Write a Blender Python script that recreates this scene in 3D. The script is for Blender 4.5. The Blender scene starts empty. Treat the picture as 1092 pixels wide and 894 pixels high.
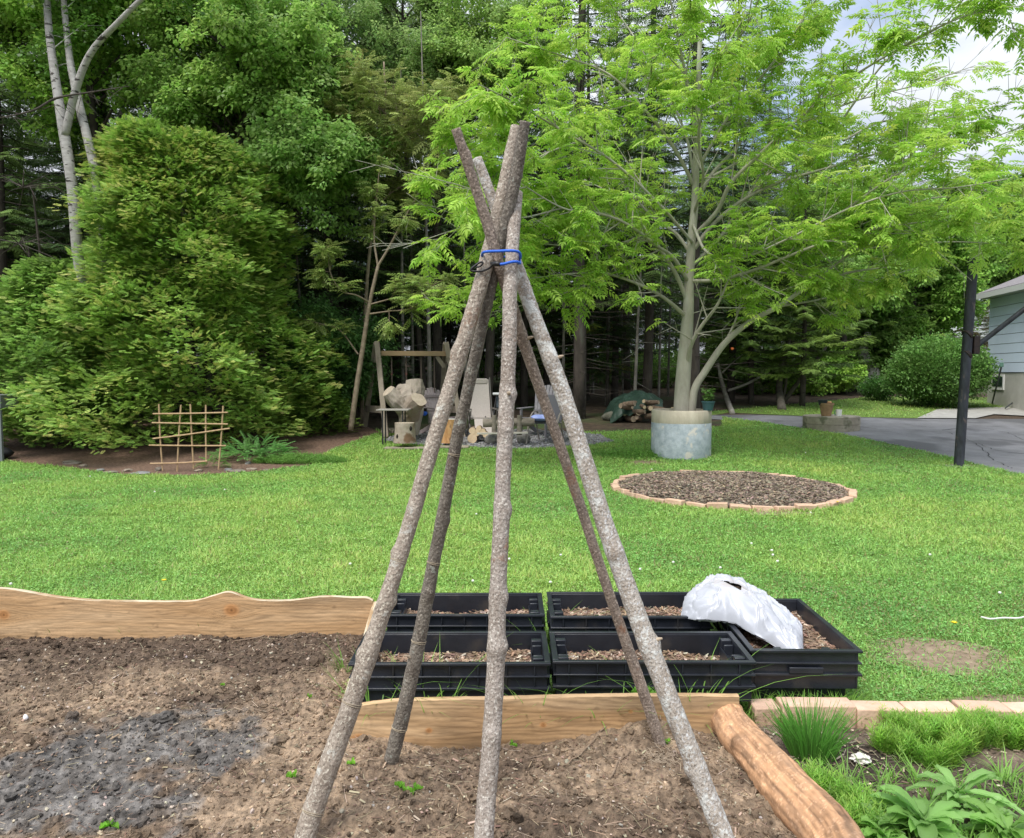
import bpy, math, random
import numpy as np
from mathutils import Vector
R = math.radians
rng = np.random.default_rng(7)
random.seed(7)
sc = bpy.context.scene
COL = sc.collection

# ---------------------------------------------------------------- camera, sky, sun
CAMZ = 1.6; FPX = 800.0; PITCH = math.atan(50/800)
cam = bpy.data.cameras.new('camera'); camo = bpy.data.objects.new('camera', cam); COL.objects.link(camo)
cam.sensor_width = 36; cam.lens = 36*FPX/1092; cam.clip_end = 2000; cam.clip_start = 0.05
camo.location = (0, 0, CAMZ); camo.rotation_euler = (R(90)-PITCH, 0, 0)
sc.camera = camo
SUN_EL, SUN_AZ = R(58), R(215)          # azimuth measured clockwise from +Y: behind the camera, to the left
w = bpy.data.worlds.new('World'); sc.world = w; w.use_nodes = True
nt = w.node_tree; nt.nodes.clear()
def N(nt, t, **k):
    n = nt.nodes.new(t)
    for a, b in k.items(): setattr(n, a, b)
    return n
sky = N(nt, 'ShaderNodeTexSky', sky_type='NISHITA', sun_disc=False, sun_elevation=SUN_EL, sun_rotation=SUN_AZ)
tc = N(nt, 'ShaderNodeTexCoord')
mp = N(nt, 'ShaderNodeMapping'); mp.inputs['Scale'].default_value = (1, 1, 2.2); mp.inputs['Location'].default_value = (0.3, 0.1, 0)
nz = N(nt, 'ShaderNodeTexNoise'); nz.inputs['Scale'].default_value = 2.3; nz.inputs['Detail'].default_value = 6
rp = N(nt, 'ShaderNodeValToRGB'); rp.color_ramp.elements[0].position = .34; rp.color_ramp.elements[1].position = .50
mx = N(nt, 'ShaderNodeMix', data_type='RGBA'); mx.inputs['B'].default_value = (5.5, 5.75, 6.3, 1)
nz2 = N(nt, 'ShaderNodeTexNoise'); nz2.inputs['Scale'].default_value = 4; nz2.inputs['Detail'].default_value = 5
mr2 = N(nt, 'ShaderNodeMapRange'); mr2.inputs['To Min'].default_value = .75; mr2.inputs['To Max'].default_value = 1.2
cm = N(nt, 'ShaderNodeMix', data_type='RGBA', blend_type='MULTIPLY'); cm.inputs['Factor'].default_value = 1
bg = N(nt, 'ShaderNodeBackground'); bg.inputs['Strength'].default_value = .12
ow = N(nt, 'ShaderNodeOutputWorld')
L = nt.links.new
L(tc.outputs['Generated'], mp.inputs['Vector']); L(mp.outputs[0], nz.inputs['Vector']); L(mp.outputs[0], nz2.inputs['Vector'])
L(nz.outputs['Fac'], rp.inputs[0]); L(rp.outputs[0], mx.inputs['Factor']); L(sky.outputs[0], mx.inputs['A'])
L(nz2.outputs['Fac'], mr2.inputs['Value']); L(mx.outputs['Result'], cm.inputs['A']); L(mr2.outputs[0], cm.inputs['B'])
# an overcast sky is about three times brighter overhead than at the horizon
sx = N(nt, 'ShaderNodeSeparateXYZ'); L(tc.outputs['Generated'], sx.inputs[0]); ml = N(nt, 'ShaderNodeMapRange'); ml.inputs['To Min'].default_value = .66; ml.inputs['To Max'].default_value = 2.1
L(sx.outputs['Z'], ml.inputs['Value']); cz = N(nt, 'ShaderNodeMix', data_type='RGBA', blend_type='MULTIPLY'); cz.inputs['Factor'].default_value = 1; L(cm.outputs['Result'], cz.inputs['A']); L(ml.outputs[0], cz.inputs['B'])
L(cz.outputs['Result'], bg.inputs['Color']); L(bg.outputs[0], ow.inputs['Surface'])
sun = bpy.data.lights.new('sun', 'SUN'); suno = bpy.data.objects.new('sun', sun); COL.objects.link(suno)
sun.energy = 2.6; sun.angle = R(24); sun.color = (1, .96, .9)
sd = Vector((math.sin(SUN_AZ)*math.cos(SUN_EL), math.cos(SUN_AZ)*math.cos(SUN_EL), math.sin(SUN_EL)))
suno.rotation_euler = sd.to_track_quat('Z', 'Y').to_euler(); suno.location = (0, 0, 30)
sc.view_settings.view_transform = 'Standard'; sc.view_settings.look = 'None'
sc.view_settings.exposure = 0.50; sc.view_settings.gamma = 1
sc.cycles.max_bounces = 6; sc.cycles.diffuse_bounces = 3; sc.cycles.transparent_max_bounces = 6; sc.cycles.transmission_bounces = 3
sc.cycles.use_fast_gi = False

# ---------------------------------------------------------------- pixel <-> place
CP, SP = math.cos(PITCH), math.sin(PITCH)
def ray(px, py):
    u = (px-546)/FPX; v = (447-py)/FPX
    return np.array([u, CP+v*SP, -SP+v*CP])
def at(px, py, Y):
    d = ray(px, py); t = Y/d[1]
    return np.array([d[0]*t, Y, CAMZ+d[2]*t])
def tz(y, x=0):
    y = np.asarray(y, float)
    return np.where(y < 13, 0.0, np.where(y < 60, (y-13)*.06, 47*.06))
def gp(px, py):
    d = ray(px, py)
    t = CAMZ/-d[2] if d[2] < 0 else 1e9
    y = d[1]*t
    if y > 13:
        t = (CAMZ+.78)/(.06*d[1]-d[2]); y = d[1]*t
    return np.array([d[0]*t, y, CAMZ+d[2]*t])
def wpx(px, Y): return px*Y/FPX*1.0

# ---------------------------------------------------------------- noise
def _h(i, j, k, s):
    n = (i*374761393 + j*668265263 + k*2147483647 + s*974711) & 0xffffffff
    n = ((n ^ (n >> 13))*1274126177) & 0xffffffff
    n = ((n ^ (n >> 16))*2246822519) & 0xffffffff
    return ((n >> 8) & 0xffff)/65535.0
def vn(x, y, z=0.0, s=0):
    x, y, z = np.broadcast_arrays(np.asarray(x, float), np.asarray(y, float), np.asarray(z, float))
    i = np.floor(x).astype(np.int64); j = np.floor(y).astype(np.int64); k = np.floor(z).astype(np.int64)
    fx, fy, fz = x-i, y-j, z-k
    fx = fx*fx*(3-2*fx); fy = fy*fy*(3-2*fy); fz = fz*fz*(3-2*fz)
    r = 0
    for a in (0, 1):
        for b in (0, 1):
            for c in (0, 1):
                r = r + _h(i+a, j+b, k+c, s)*(fx if a else 1-fx)*(fy if b else 1-fy)*(fz if c else 1-fz)
    return r
def fbm(x, y, z=0.0, s=0, o=4, g=.5):
    r = 0; a = 1; t = 0
    for q in range(o):
        r = r + a*vn(x*2**q, y*2**q, z*2**q, s+q*17); t += a; a *= g
    return r/t*2-1

# ---------------------------------------------------------------- materials
MATS = {}
def newmat(name):
    m = bpy.data.materials.new(name); m.use_nodes = True; m.node_tree.nodes.clear(); return m
def pbr(name, c1, c2=None, scale=8, rough=.7, bump=0.0, bscale=None, stretch=(1, 1, 1), spec=.4, metal=0, use_col=False, ramp=(.35, .65), var=0.0, detail=6, c3=None, s3=1.5, ramp3=(.5, .62)):
    """base colour = noise mix of c1,c2 (or the Col attribute times that), optional third patchy colour, bump"""
    if name in MATS: return MATS[name]
    m = newmat(name); nt = m.node_tree; L = nt.links.new
    out = N(nt, 'ShaderNodeOutputMaterial'); b = N(nt, 'ShaderNodeBsdfPrincipled')
    b.inputs['Roughness'].default_value = rough; b.inputs['Metallic'].default_value = metal
    b.inputs['Specular IOR Level'].default_value = spec
    tc = N(nt, 'ShaderNodeTexCoord'); mp = N(nt, 'ShaderNodeMapping'); mp.inputs['Scale'].default_value = stretch
    L(tc.outputs['Object'], mp.inputs['Vector'])
    n1 = N(nt, 'ShaderNodeTexNoise'); n1.inputs['Scale'].default_value = scale; n1.inputs['Detail'].default_value = detail
    n1.inputs['Roughness'].default_value = .65
    L(mp.outputs[0], n1.inputs['Vector'])
    r = N(nt, 'ShaderNodeValToRGB'); r.color_ramp.elements[0].position = ramp[0]; r.color_ramp.elements[1].position = ramp[1]
    c2 = c2 or c1
    r.color_ramp.elements[0].color = (*c1, 1); r.color_ramp.elements[1].color = (*c2, 1)
    L(n1.outputs['Fac'], r.inputs[0]); cur = r.outputs[0]
    if c3 is not None:
        n3 = N(nt, 'ShaderNodeTexNoise'); n3.inputs['Scale'].default_value = s3; n3.inputs['Detail'].default_value = 5
        L(mp.outputs[0], n3.inputs['Vector'])
        r3 = N(nt, 'ShaderNodeValToRGB'); r3.color_ramp.elements[0].position = ramp3[0]; r3.color_ramp.elements[1].position = ramp3[1]
        L(n3.outputs['Fac'], r3.inputs[0])
        m3 = N(nt, 'ShaderNodeMix', data_type='RGBA'); L(r3.outputs[0], m3.inputs['Factor']); L(cur, m3.inputs['A']); m3.inputs['B'].default_value = (*c3, 1)
        cur = m3.outputs['Result']
    if use_col:
        a = N(nt, 'ShaderNodeAttribute', attribute_name='Col')
        m4 = N(nt, 'ShaderNodeMix', data_type='RGBA', blend_type='MULTIPLY'); m4.inputs['Factor'].default_value = 1
        L(a.outputs['Color'], m4.inputs['A']); L(cur, m4.inputs['B']); cur = m4.outputs['Result']
    if var:
        oi = N(nt, 'ShaderNodeObjectInfo'); mr = N(nt, 'ShaderNodeMapRange'); mr.inputs['To Min'].default_value = 1-var; mr.inputs['To Max'].default_value = 1+var
        L(oi.outputs['Random'], mr.inputs['Value'])
        m5 = N(nt, 'ShaderNodeMix', data_type='RGBA', blend_type='MULTIPLY'); m5.inputs['Factor'].default_value = 1
        L(cur, m5.inputs['A']); L(mr.outputs[0], m5.inputs['B']); cur = m5.outputs['Result']
    L(cur, b.inputs['Base Color'])
    if bump:
        nb = N(nt, 'ShaderNodeTexNoise'); nb.inputs['Scale'].default_value = bscale or scale*3; nb.inputs['Detail'].default_value = 6
        L(mp.outputs[0], nb.inputs['Vector'])
        bp = N(nt, 'ShaderNodeBump'); bp.inputs['Strength'].default_value = 1; bp.inputs['Distance'].default_value = bump
        L(nb.outputs['Fac'], bp.inputs['Height']); L(bp.outputs[0], b.inputs['Normal'])
    L(b.outputs[0], out.inputs['Surface'])
    MATS[name] = m; return m
def leafmat(name, transl=.4, rough=.45, tint=(1, 1, 1), var=.18):
    if name in MATS: return MATS[name]
    m = newmat(name); nt = m.node_tree; L = nt.links.new
    out = N(nt, 'ShaderNodeOutputMaterial'); b = N(nt, 'ShaderNodeBsdfPrincipled'); b.inputs['Roughness'].default_value = rough
    b.inputs['Specular IOR Level'].default_value = .35
    a = N(nt, 'ShaderNodeAttribute', attribute_name='Col')
    oi = N(nt, 'ShaderNodeObjectInfo'); mr = N(nt, 'ShaderNodeMapRange'); mr.inputs['To Min'].default_value = 1-var; mr.inputs['To Max'].default_value = 1+var
    L(oi.outputs['Random'], mr.inputs['Value'])
    m5 = N(nt, 'ShaderNodeMix', data_type='RGBA', blend_type='MULTIPLY'); m5.inputs['Factor'].default_value = 1
    L(a.outputs['Color'], m5.inputs['A']); L(mr.outputs[0], m5.inputs['B'])
    m6 = N(nt, 'ShaderNodeMix', data_type='RGBA', blend_type='MULTIPLY'); m6.inputs['Factor'].default_value = 1
    L(m5.outputs['Result'], m6.inputs['A']); m6.inputs['B'].default_value = (*tint, 1)
    L(m6.outputs['Result'], b.inputs['Base Color'])
    t = N(nt, 'ShaderNodeBsdfTranslucent'); L(m6.outputs['Result'], t.inputs['Color'])
    ms = N(nt, 'ShaderNodeMixShader'); ms.inputs[0].default_value = transl
    L(b.outputs[0], ms.inputs[1]); L(t.outputs[0], ms.inputs[2]); L(ms.outputs[0], out.inputs['Surface'])
    MATS[name] = m; return m

# ---------------------------------------------------------------- mesh building
def mesh(name, V, F, mats, col=None, smooth=None, mi=None):
    """F: list of (n,k) int arrays"""
    if isinstance(F, np.ndarray): F = [F]
    V = np.asarray(V, np.float32)
    me = bpy.data.meshes.new(name)
    F = [f for f in F if len(f)]
    nl = sum(f.size for f in F); npoly = sum(len(f) for f in F)
    me.vertices.add(len(V)); me.vertices.foreach_set('co', V.ravel())
    me.loops.add(nl); me.loops.foreach_set('vertex_index', np.concatenate([f.ravel() for f in F]).astype(np.int32))
    tot = np.concatenate([np.full(len(f), f.shape[1]) for f in F]).astype(np.int32)
    st = np.concatenate([[0], np.cumsum(tot)[:-1]]).astype(np.int32)
    me.polygons.add(npoly); me.polygons.foreach_set('loop_start', st); me.polygons.foreach_set('loop_total', tot)
    auto = smooth is None and npoly < 30000
    if name in ('trunk', 'trellis') : smooth, auto = True, False
    me.polygons.foreach_set('use_smooth', np.full(npoly, bool(smooth or auto)))
    if mi is not None: me.polygons.foreach_set('material_index', np.asarray(mi, np.int32))
    if col is not None:
        a = me.color_attributes.new('Col', 'FLOAT_COLOR', 'POINT')
        c = np.ones((len(V), 4), np.float32); c[:, :3] = col; a.data.foreach_set('color', c.ravel())
    for m in (mats if isinstance(mats, (list, tuple)) else [mats]): me.materials.append(m)
    me.update(calc_edges=True); me.validate()
    if auto: me.set_sharp_from_angle(angle=R(38))
    return me
def tag(o, label=None, cat=None, group=None, kind=None):
    if label: o['label'] = label
    if cat: o['category'] = cat
    if group: o['group'] = group
    if kind: o['kind'] = kind
    return o
def thing(name, label, cat, loc, group=None, rz=0):
    o = bpy.data.objects.new(name, None); COL.objects.link(o); o.location = tuple(float(v) for v in loc); o.rotation_euler = (0, 0, rz)
    o.empty_display_size = .1
    return tag(o, label, cat, group)
def link(me, parent=None, name=None):
    o = bpy.data.objects.new(name or me.name, me); COL.objects.link(o)
    if parent is not None: o.parent = parent
    return o
def wpart(name, V, F, mats, parent, **k):
    """part given in world coordinates, parented to an unrotated thing"""
    V = np.asarray(V, float) - np.array(parent.matrix_basis.translation if parent.parent is None else 0)
    return link(mesh(name, V, F, mats, **k), parent)
def wobj(name, V, F, mats, label=None, cat=None, group=None, kind=None, **k):
    V = np.asarray(V, float); o0 = np.array([(V[:, 0].min()+V[:, 0].max())/2, (V[:, 1].min()+V[:, 1].max())/2, V[:, 2].min()])
    o = link(mesh(name, V-o0, F, mats, **k)); o.location = tuple(o0); return tag(o, label, cat, group, kind)
class G:
    """collects geometry"""
    def __init__(s): s.V = []; s.F = {}; s.C = []; s.n = 0; s.hascol = False
    def add(s, V, F, col=None):
        V = np.asarray(V, float)
        if isinstance(F, np.ndarray): F = [F]
        for f in F:
            if len(f): s.F.setdefault(f.shape[1], []).append(np.asarray(f)+s.n)
        s.V.append(V); s.n += len(V)
        if col is None: s.C.append(np.ones((len(V), 3)))
        else: s.C.append(np.broadcast_to(np.asarray(col, float), (len(V), 3))); s.hascol = True
        return s
    def box(s, c, d, rz=0, M=None, col=None, taper=0):
        x, y, z = np.array(d)/2
        v = np.array([[-x, -y, -z], [x, -y, -z], [x, y, -z], [-x, y, -z], [-x, -y, z], [x, -y, z], [x, y, z], [-x, y, z]])
        if taper: v[:4, :2] *= 1-taper
        if rz: cz, sz = math.cos(rz), math.sin(rz); v = v @ np.array([[cz, -sz, 0], [sz, cz, 0], [0, 0, 1]]).T
        if M is not None: v = v @ np.asarray(M).T
        f = np.array([[0, 3, 2, 1], [4, 5, 6, 7], [0, 1, 5, 4], [1, 2, 6, 5], [2, 3, 7, 6], [3, 0, 4, 7]])
        return s.add(v+np.array(c), f, col)
    def bar(s, a, b, wd, th, up=(0, 0, 1), col=None):
        a = np.array(a, float); b = np.array(b, float); x = b-a; l = np.linalg.norm(x); x /= l
        u = np.array(up, float); y = np.cross(u, x)
        if np.linalg.norm(y) < 1e-4: y = np.cross([1, 0, 0], x)
        y /= np.linalg.norm(y); z = np.cross(x, y)
        return s.box((a+b)/2, (l, wd, th), M=np.stack([x, y, z], 1), col=col)
    def tube(s, P, rad, n=8, col=None, cap=True):
        V, F = tube(P, rad, n, cap); return s.add(V, F, col)
    def lathe(s, prof, c=(0, 0, 0), n=32, col=None):
        prof = np.array(prof, float); a = np.linspace(0, 2*math.pi, n, endpoint=False)
        V = np.stack([prof[:, None, 0]*np.cos(a), prof[:, None, 0]*np.sin(a), np.repeat(prof[:, 1:2], n, 1)], -1).reshape(-1, 3)
        i = np.arange(len(prof)-1)[:, None]*n; j = np.arange(n)[None]
        F = np.stack([i+j, i+(j+1) % n, i+n+(j+1) % n, i+n+j], -1).reshape(-1, 4)
        return s.add(V+np.array(c), F, col)
    def arr(s):
        V = np.concatenate(s.V); F = [np.concatenate(f) for f in s.F.values()]
        return V, F, (np.concatenate(s.C) if s.hascol else None)
    def part(s, name, mat, parent, local=False, bevel=0, **k):
        V, F, C = s.arr()
        o = link(mesh(name, V, F, mat, col=C, **k), parent) if local else wpart(name, V, F, mat, parent, col=C, **k)
        if bevel: bv(o, bevel)
        return o
    def obj(s, name, mat, label=None, cat=None, group=None, kind=None, bevel=0, **k):
        V, F, C = s.arr(); o = wobj(name, V, F, mat, label, cat, group, kind, col=C, **k)
        if bevel: bv(o, bevel)
        return o
def bv(o, wd, seg=2):
    m = o.modifiers.new('bevel', 'BEVEL'); m.width = wd; m.segments = seg; m.limit_method = 'ANGLE'; m.angle_limit = R(40)
def tube(P, rad, n=8, cap=True):
    P = np.asarray(P, float); m = len(P); rad = np.broadcast_to(np.asarray(rad, float), (m,))
    T = np.gradient(P, axis=0); T /= np.linalg.norm(T, axis=1)[:, None]+1e-12
    u = np.array([0.3, .2, 1.0]) if abs(T[0, 2]) < .9 else np.array([1.0, .1, 0])
    V = []
    for i in range(m):
        x = u-np.dot(u, T[i])*T[i]; x /= np.linalg.norm(x)+1e-12; u = x; y = np.cross(T[i], x)
        a = np.linspace(0, 2*math.pi, n, endpoint=False)
        V.append(P[i]+rad[i]*(np.cos(a)[:, None]*x+np.sin(a)[:, None]*y))
    V = np.concatenate(V)
    i = np.arange(m-1)[:, None]*n; j = np.arange(n)[None]
    F = [np.stack([i+j, i+(j+1) % n, i+n+(j+1) % n, i+n+j], -1).reshape(-1, 4)]
    if cap:
        V = np.concatenate([V, P[:1], P[-1:]]); a = m*n
        jj = np.arange(n)
        F.append(np.concatenate([np.stack([np.full(n, a), (jj+1) % n, jj], 1), np.stack([np.full(n, a+1), (m-1)*n+jj, (m-1)*n+(jj+1) % n], 1)]))
    return V, F
def spline(P, k=8):
    P = np.asarray(P, float)
    if len(P) < 3: return np.array([P[0]+(P[-1]-P[0])*t for t in np.linspace(0, 1, k+1)])
    Q = np.concatenate([[2*P[0]-P[1]], P, [2*P[-1]-P[-2]]]); out = []
    for i in range(len(P)-1):
        p0, p1, p2, p3 = Q[i:i+4]
        for t in np.arange(k)/k:
            out.append(.5*((2*p1)+(-p0+p2)*t+(2*p0-5*p1+4*p2-p3)*t*t+(-p0+3*p1-3*p2+p3)*t**3))
    out.append(P[-1]); return np.array(out)
def interp(vals, n): return np.interp(np.linspace(0, 1, n), np.linspace(0, 1, len(vals)), vals)
def frames(D, U, roll=None):
    D = D/np.linalg.norm(D, axis=1)[:, None]
    U = U-(U*D).sum(1)[:, None]*D; nn = np.linalg.norm(U, axis=1)[:, None]; U = np.where(nn < 1e-5, np.array([[0, 1., 0]]), U/np.maximum(nn, 1e-5))
    Y = np.cross(U, D)
    return np.stack([D, Y, U], 2)
def scatter(T, F, M, P, S):
    """instances of template T,F with frames M, at P, scaled S"""
    n = len(P); S = np.asarray(S, float).reshape(n, -1)
    V = np.einsum('nij,nkj->nki', M, T[None]*S[:, None, :])+P[:, None, :]
    k = len(T); FF = (F[None]+(np.arange(n)*k)[:, None, None]).reshape(-1, F.shape[1])
    return V.reshape(-1, 3), FF
def rep(c, k): return np.repeat(c, k, axis=0)
def jit(base, n, v=.25, h=.08):
    """n jittered copies of a colour"""
    b = np.asarray(base, float)*(1+rng.uniform(-v, v, (n, 1)))
    return np.clip(b*(1+rng.uniform(-h, h, (n, 3))), 0.003, 1)
def rdir(n):
    v = rng.normal(size=(n, 3)); return v/np.linalg.norm(v, axis=1)[:, None]
def ico(sub=1):
    import bmesh
    bm = bmesh.new(); bmesh.ops.create_icosphere(bm, subdivisions=sub, radius=1)
    V = np.array([v.co[:] for v in bm.verts]); F = np.array([[v.index for v in f.verts] for f in bm.faces]); bm.free(); return V, F
ICO1, ICO2, ICO3 = ico(1), ico(2), ico(3)
def blob(c, r, seed=0, amp=.3, fr=1.2, I=None, M=None):
    V, F = I or ICO3; d = 1+amp*fbm(V[:, 0]*fr+seed*3.1, V[:, 1]*fr, V[:, 2]*fr+seed, seed, 4)
    V = V*d[:, None]*np.array(r)
    if M is not None: V = V @ np.asarray(M).T
    return V+np.array(c), F
def rotz(a): c, s = math.cos(a), math.sin(a); return np.array([[c, -s, 0], [s, c, 0], [0, 0, 1]])
def roty(a): c, s = math.cos(a), math.sin(a); return np.array([[c, 0, s], [0, 1, 0], [-s, 0, c]])
def rotx(a): c, s = math.cos(a), math.sin(a); return np.array([[1, 0, 0], [0, c, -s], [0, s, c]])
def inpoly(x, y, poly):
    r = np.zeros(x.shape, bool); p = np.asarray(poly)[:, :2]; j = len(p)-1
    for i in range(len(p)):
        xi, yi = p[i]; xj, yj = p[j]
        c = ((yi > y) != (yj > y)) & (x < (xj-xi)*(y-yi)/(yj-yi+1e-12)+xi); r ^= c; j = i
    return r
# ---------------------------------------------------------------- terrain
def zt(V): V = np.asarray(V, float); V[:, 2] += tz(V[:, 1]); return V
M_ground = pbr('forest_soil', (.035, .024, .016), (.10, .068, .042), scale=5, rough=.95, bump=.03, bscale=18, c3=(.045, .07, .02), s3=.35, ramp3=(.5, .6))
xs = np.concatenate([[-400, -60], np.arange(-30, 31, 1.0), [60, 400]]); ys = np.concatenate([[-60, -10], np.arange(0, 61, 1.0), [80, 150, 500]])
X, Y = np.meshgrid(xs, ys); Z = tz(Y)-.012
nx = len(xs); i, j = np.meshgrid(np.arange(len(ys)-1), np.arange(nx-1), indexing='ij')
GF = np.stack([i*nx+j, i*nx+j+1, (i+1)*nx+j+1, (i+1)*nx+j], -1).reshape(-1, 4)
o = link(mesh('terrain', np.stack([X, Y, Z], -1).reshape(-1, 3), GF, M_ground)); tag(o, kind='structure')

def sheet(name, poly, dz, mat, kind='structure'):
    """flat polygon in plan laid on the terrain (folded where the slope begins)"""
    import bmesh
    bm = bmesh.new(); vs = [bm.verts.new((p[0], p[1], 0)) for p in poly]; bm.faces.new(vs)
    bmesh.ops.triangulate(bm, faces=bm.faces[:])
    for yy in (13.0,):
        bmesh.ops.bisect_plane(bm, geom=bm.verts[:]+bm.edges[:]+bm.faces[:], plane_co=(0, yy, 0), plane_no=(0, 1, 0))
    for v in bm.verts: v.co.z = float(tz(v.co.y))+dz
    bmesh.ops.recalc_face_normals(bm, faces=bm.faces[:])
    for f in bm.faces:
        if f.normal.z < 0: f.normal_flip()
    me = bpy.data.meshes.new(name); bm.to_mesh(me); bm.free(); me.materials.append(mat)
    o = link(me); tag(o, kind=kind); return o

# lawn outline (plan), from the picture's edges
lawn_px = [(-120, 488), (0, 491), (60, 498), (130, 507), (200, 508), (270, 504), (330, 497), (352, 480), (345, 468), (372, 460), (410, 458), (470, 462), (520, 466), (560, 466), (600, 462), (640, 461), (700, 459), (770, 455)]
drive_near = [(770, 445), (800, 449), (850, 456), (900, 464), (960, 476), (1030, 492), (1092, 507), (1200, 535)]
lawn_poly = [tuple(gp(*p)[:2]) for p in lawn_px]+[tuple(gp(*p)[:2]) for p in drive_near]
lawn_poly += [(16.0, 3.0), (16, 2.0), (-8, 2.0), (-14, 6.0)]
lawn_poly = [(p[0], p[1]) for p in lawn_poly]
ground_poly = lawn_poly[:-4]+[(16, 3.36), (.985, 3.36), (.985, 3.14), (-.72, 3.14), (-.80, 4.42), (-14, 4.42), (-14, 6)]
M_turf = pbr('turf', (.11, .18, .035), (.17, .26, .05), scale=3, rough=.95, bump=.02, bscale=60, c3=(.16, .12, .06), s3=.9, ramp3=(.62, .72))
sheet('lawn_ground', ground_poly, -.004, M_turf)
back_px = [(776, 440), (870, 444), (985, 446), (1000, 438), (1092, 436), (1180, 436), (1180, 424), (1000, 424), (930, 423), (860, 430), (800, 435), (740, 440), (745, 446)]
back_poly = [tuple(gp(*p)[:2]) for p in back_px]
sheet('back_lawn_ground', back_poly, -.004, M_turf)
M_asph = pbr('asphalt', (.14, .14, .145), (.21, .21, .22), scale=1.3, rough=.85, bump=.004, bscale=150, c3=(.10, .10, .105), s3=.5, ramp3=(.5, .56))
drive = [gp(*p)[:2] for p in [(700, 446), (745, 443), (800, 442.5), (870, 444.5), (990, 447), (1092, 447), (1300, 447)]]+[np.array([17.5, 10.5]), np.array([11.5, 9.0])]+[gp(*p)[:2] for p in [(1200, 535), (1092, 507), (1030, 492), (960, 476), (900, 464), (850, 456), (800, 449), (740, 446.5)]]
sheet('driveway', [tuple(p) for p in drive], .004, M_asph)
# cracks in the asphalt
g = G()
for pts in ([(960, 452), (1000, 458), (1035, 470), (1060, 480), (1092, 484)], [(1005, 459), (1040, 456), (1075, 462), (1092, 470)], [(1040, 473), (1060, 490), (1082, 500)], [(880, 452), (930, 457), (975, 467)]):
    P = spline([gp(*p) for p in pts], 10); P = P+np.stack([fbm(P[:, 0]*5, P[:, 1]*5, 0, 3)*.09, fbm(P[:, 0]*5, P[:, 1]*5, 9, 5)*.12, 0*P[:, 0]], 1)
    Wd = .012; V = np.concatenate([P+[0, -Wd*1.6, 0], P+[0, Wd*1.6, 0]]); V[:, 2] = tz(V[:, 1])+.008
    n = len(P); k = np.arange(n-1); g.add(V, np.stack([k, k+1, n+k+1, n+k], 1))
V, F, _ = g.arr(); tag(link(mesh('asphalt_cracks', V, F, pbr('tar', (.03, .03, .032), rough=.9))), kind='structure')
M_conc = pbr('concrete', (.30, .29, .27), (.40, .39, .36), scale=4, rough=.9, bump=.006, bscale=60)
path = [gp(*p)[:2] for p in [(978, 446.6), (1000, 437), (1092, 434), (1160, 433), (1160, 444), (1092, 444.2), (1060, 442.5), (1040, 446.8)]]
sheet('concrete_path', [tuple(p) for p in path], .02, M_conc)
# mulch and gravel ground
M_mulch = pbr('mulch', (.07, .04, .028), (.24, .15, .10), scale=22, rough=.95, bump=.03, bscale=40)
mulch_poly = [tuple(gp(*p)[:2]) for p in [(-120, 486), (0, 490), (60, 497), (130, 506), (200, 507), (270, 503), (330, 496), (352, 480)]]+[(-3, 17), (-4, 19), (-15, 19)]
sheet('mulch_bed', mulch_poly, .0, M_mulch)
M_gravel = pbr('gravel', (.13, .13, .13), (.28, .275, .27), scale=45, rough=.95, bump=.02, bscale=70)
grav_poly = [tuple(gp(*p)[:2]) for p in [(408, 470), (440, 474), (500, 477), (560, 479), (620, 476), (655, 471), (640, 464), (600, 460), (540, 458), (480, 458), (430, 460)]]
sheet('gravel_patch', grav_poly, .004, M_gravel)
V, F = ICO1
n = 3000; px = rng.uniform(405, 660, n); py = rng.uniform(457, 480, n); P = np.array([gp(a, b) for a, b in zip(px, py)])
ok = inpoly(P[:, 0], P[:, 1], grav_poly); P = P[ok]; n = len(P)
VV, FF = scatter(V, F, frames(rdir(n), rdir(n)), P+[0, 0, .01], rng.uniform(.012, .035, (n, 1))*rng.uniform(.6, 1.2, (n, 3)))
wobj('gravel_stones', VV, FF, pbr('stone_col', (1, 1, 1), use_col=True, rough=.9), 'loose grey gravel around the fire pit seats', 'gravel', kind='stuff', col=rep(jit((.22, .22, .22), n, .4, .05), len(V)))

# ---------------------------------------------------------------- grass
M_grass = leafmat('grass_blades', .35, .5, var=0)
circ_c = np.array([gp(777, 523)[0], gp(777, 523)[1]]); CR = 1.52
bare = [(*gp(1010, 700)[:2], .42, .30), (*gp(1085, 752)[:2], .5, .10), (*gp(690, 494)[:2], .35, .3), (*gp(700, 528)[:2], .3, .3), (*gp(1022, 497)[:2], .32, .28), (*gp(830, 548)[:2], .5, .12), (*gp(90, 533)[:2], .6, .15), (*gp(30, 513)[:2], .6, .12), (*gp(105, 552)[:2], .7, .1)]
M_dirt = pbr('bare_soil', (.16, .115, .075), (.30, .23, .155), scale=14, rough=.95, bump=.01, bscale=60)
for k_, (bx_, by_, rx_, ry_) in enumerate(bare[:6]):
    th_ = np.linspace(0, 2*math.pi, 49)[:-1]; q_ = 1+.28*fbm(np.cos(th_)*1.7+k_*5, np.sin(th_)*1.7, 0, 8, 3)
    sheet('bare_soil', [(bx_+rx_*a*math.cos(t), by_+ry_*a*math.sin(t)) for t, a in zip(th_, q_)], .002, M_dirt)
def grass_pts(poly, n, y0, y1, dens):
    y = rng.uniform(y0, y1, n); x = rng.uniform(-1, 1, n)*(.72*y+1.3)
    keep = rng.uniform(size=n) < dens(y)*(.72*y+1.3)/dens(np.array([y0]))[0]/(.72*y1+1.3)*1.0
    return x, y, keep
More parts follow.
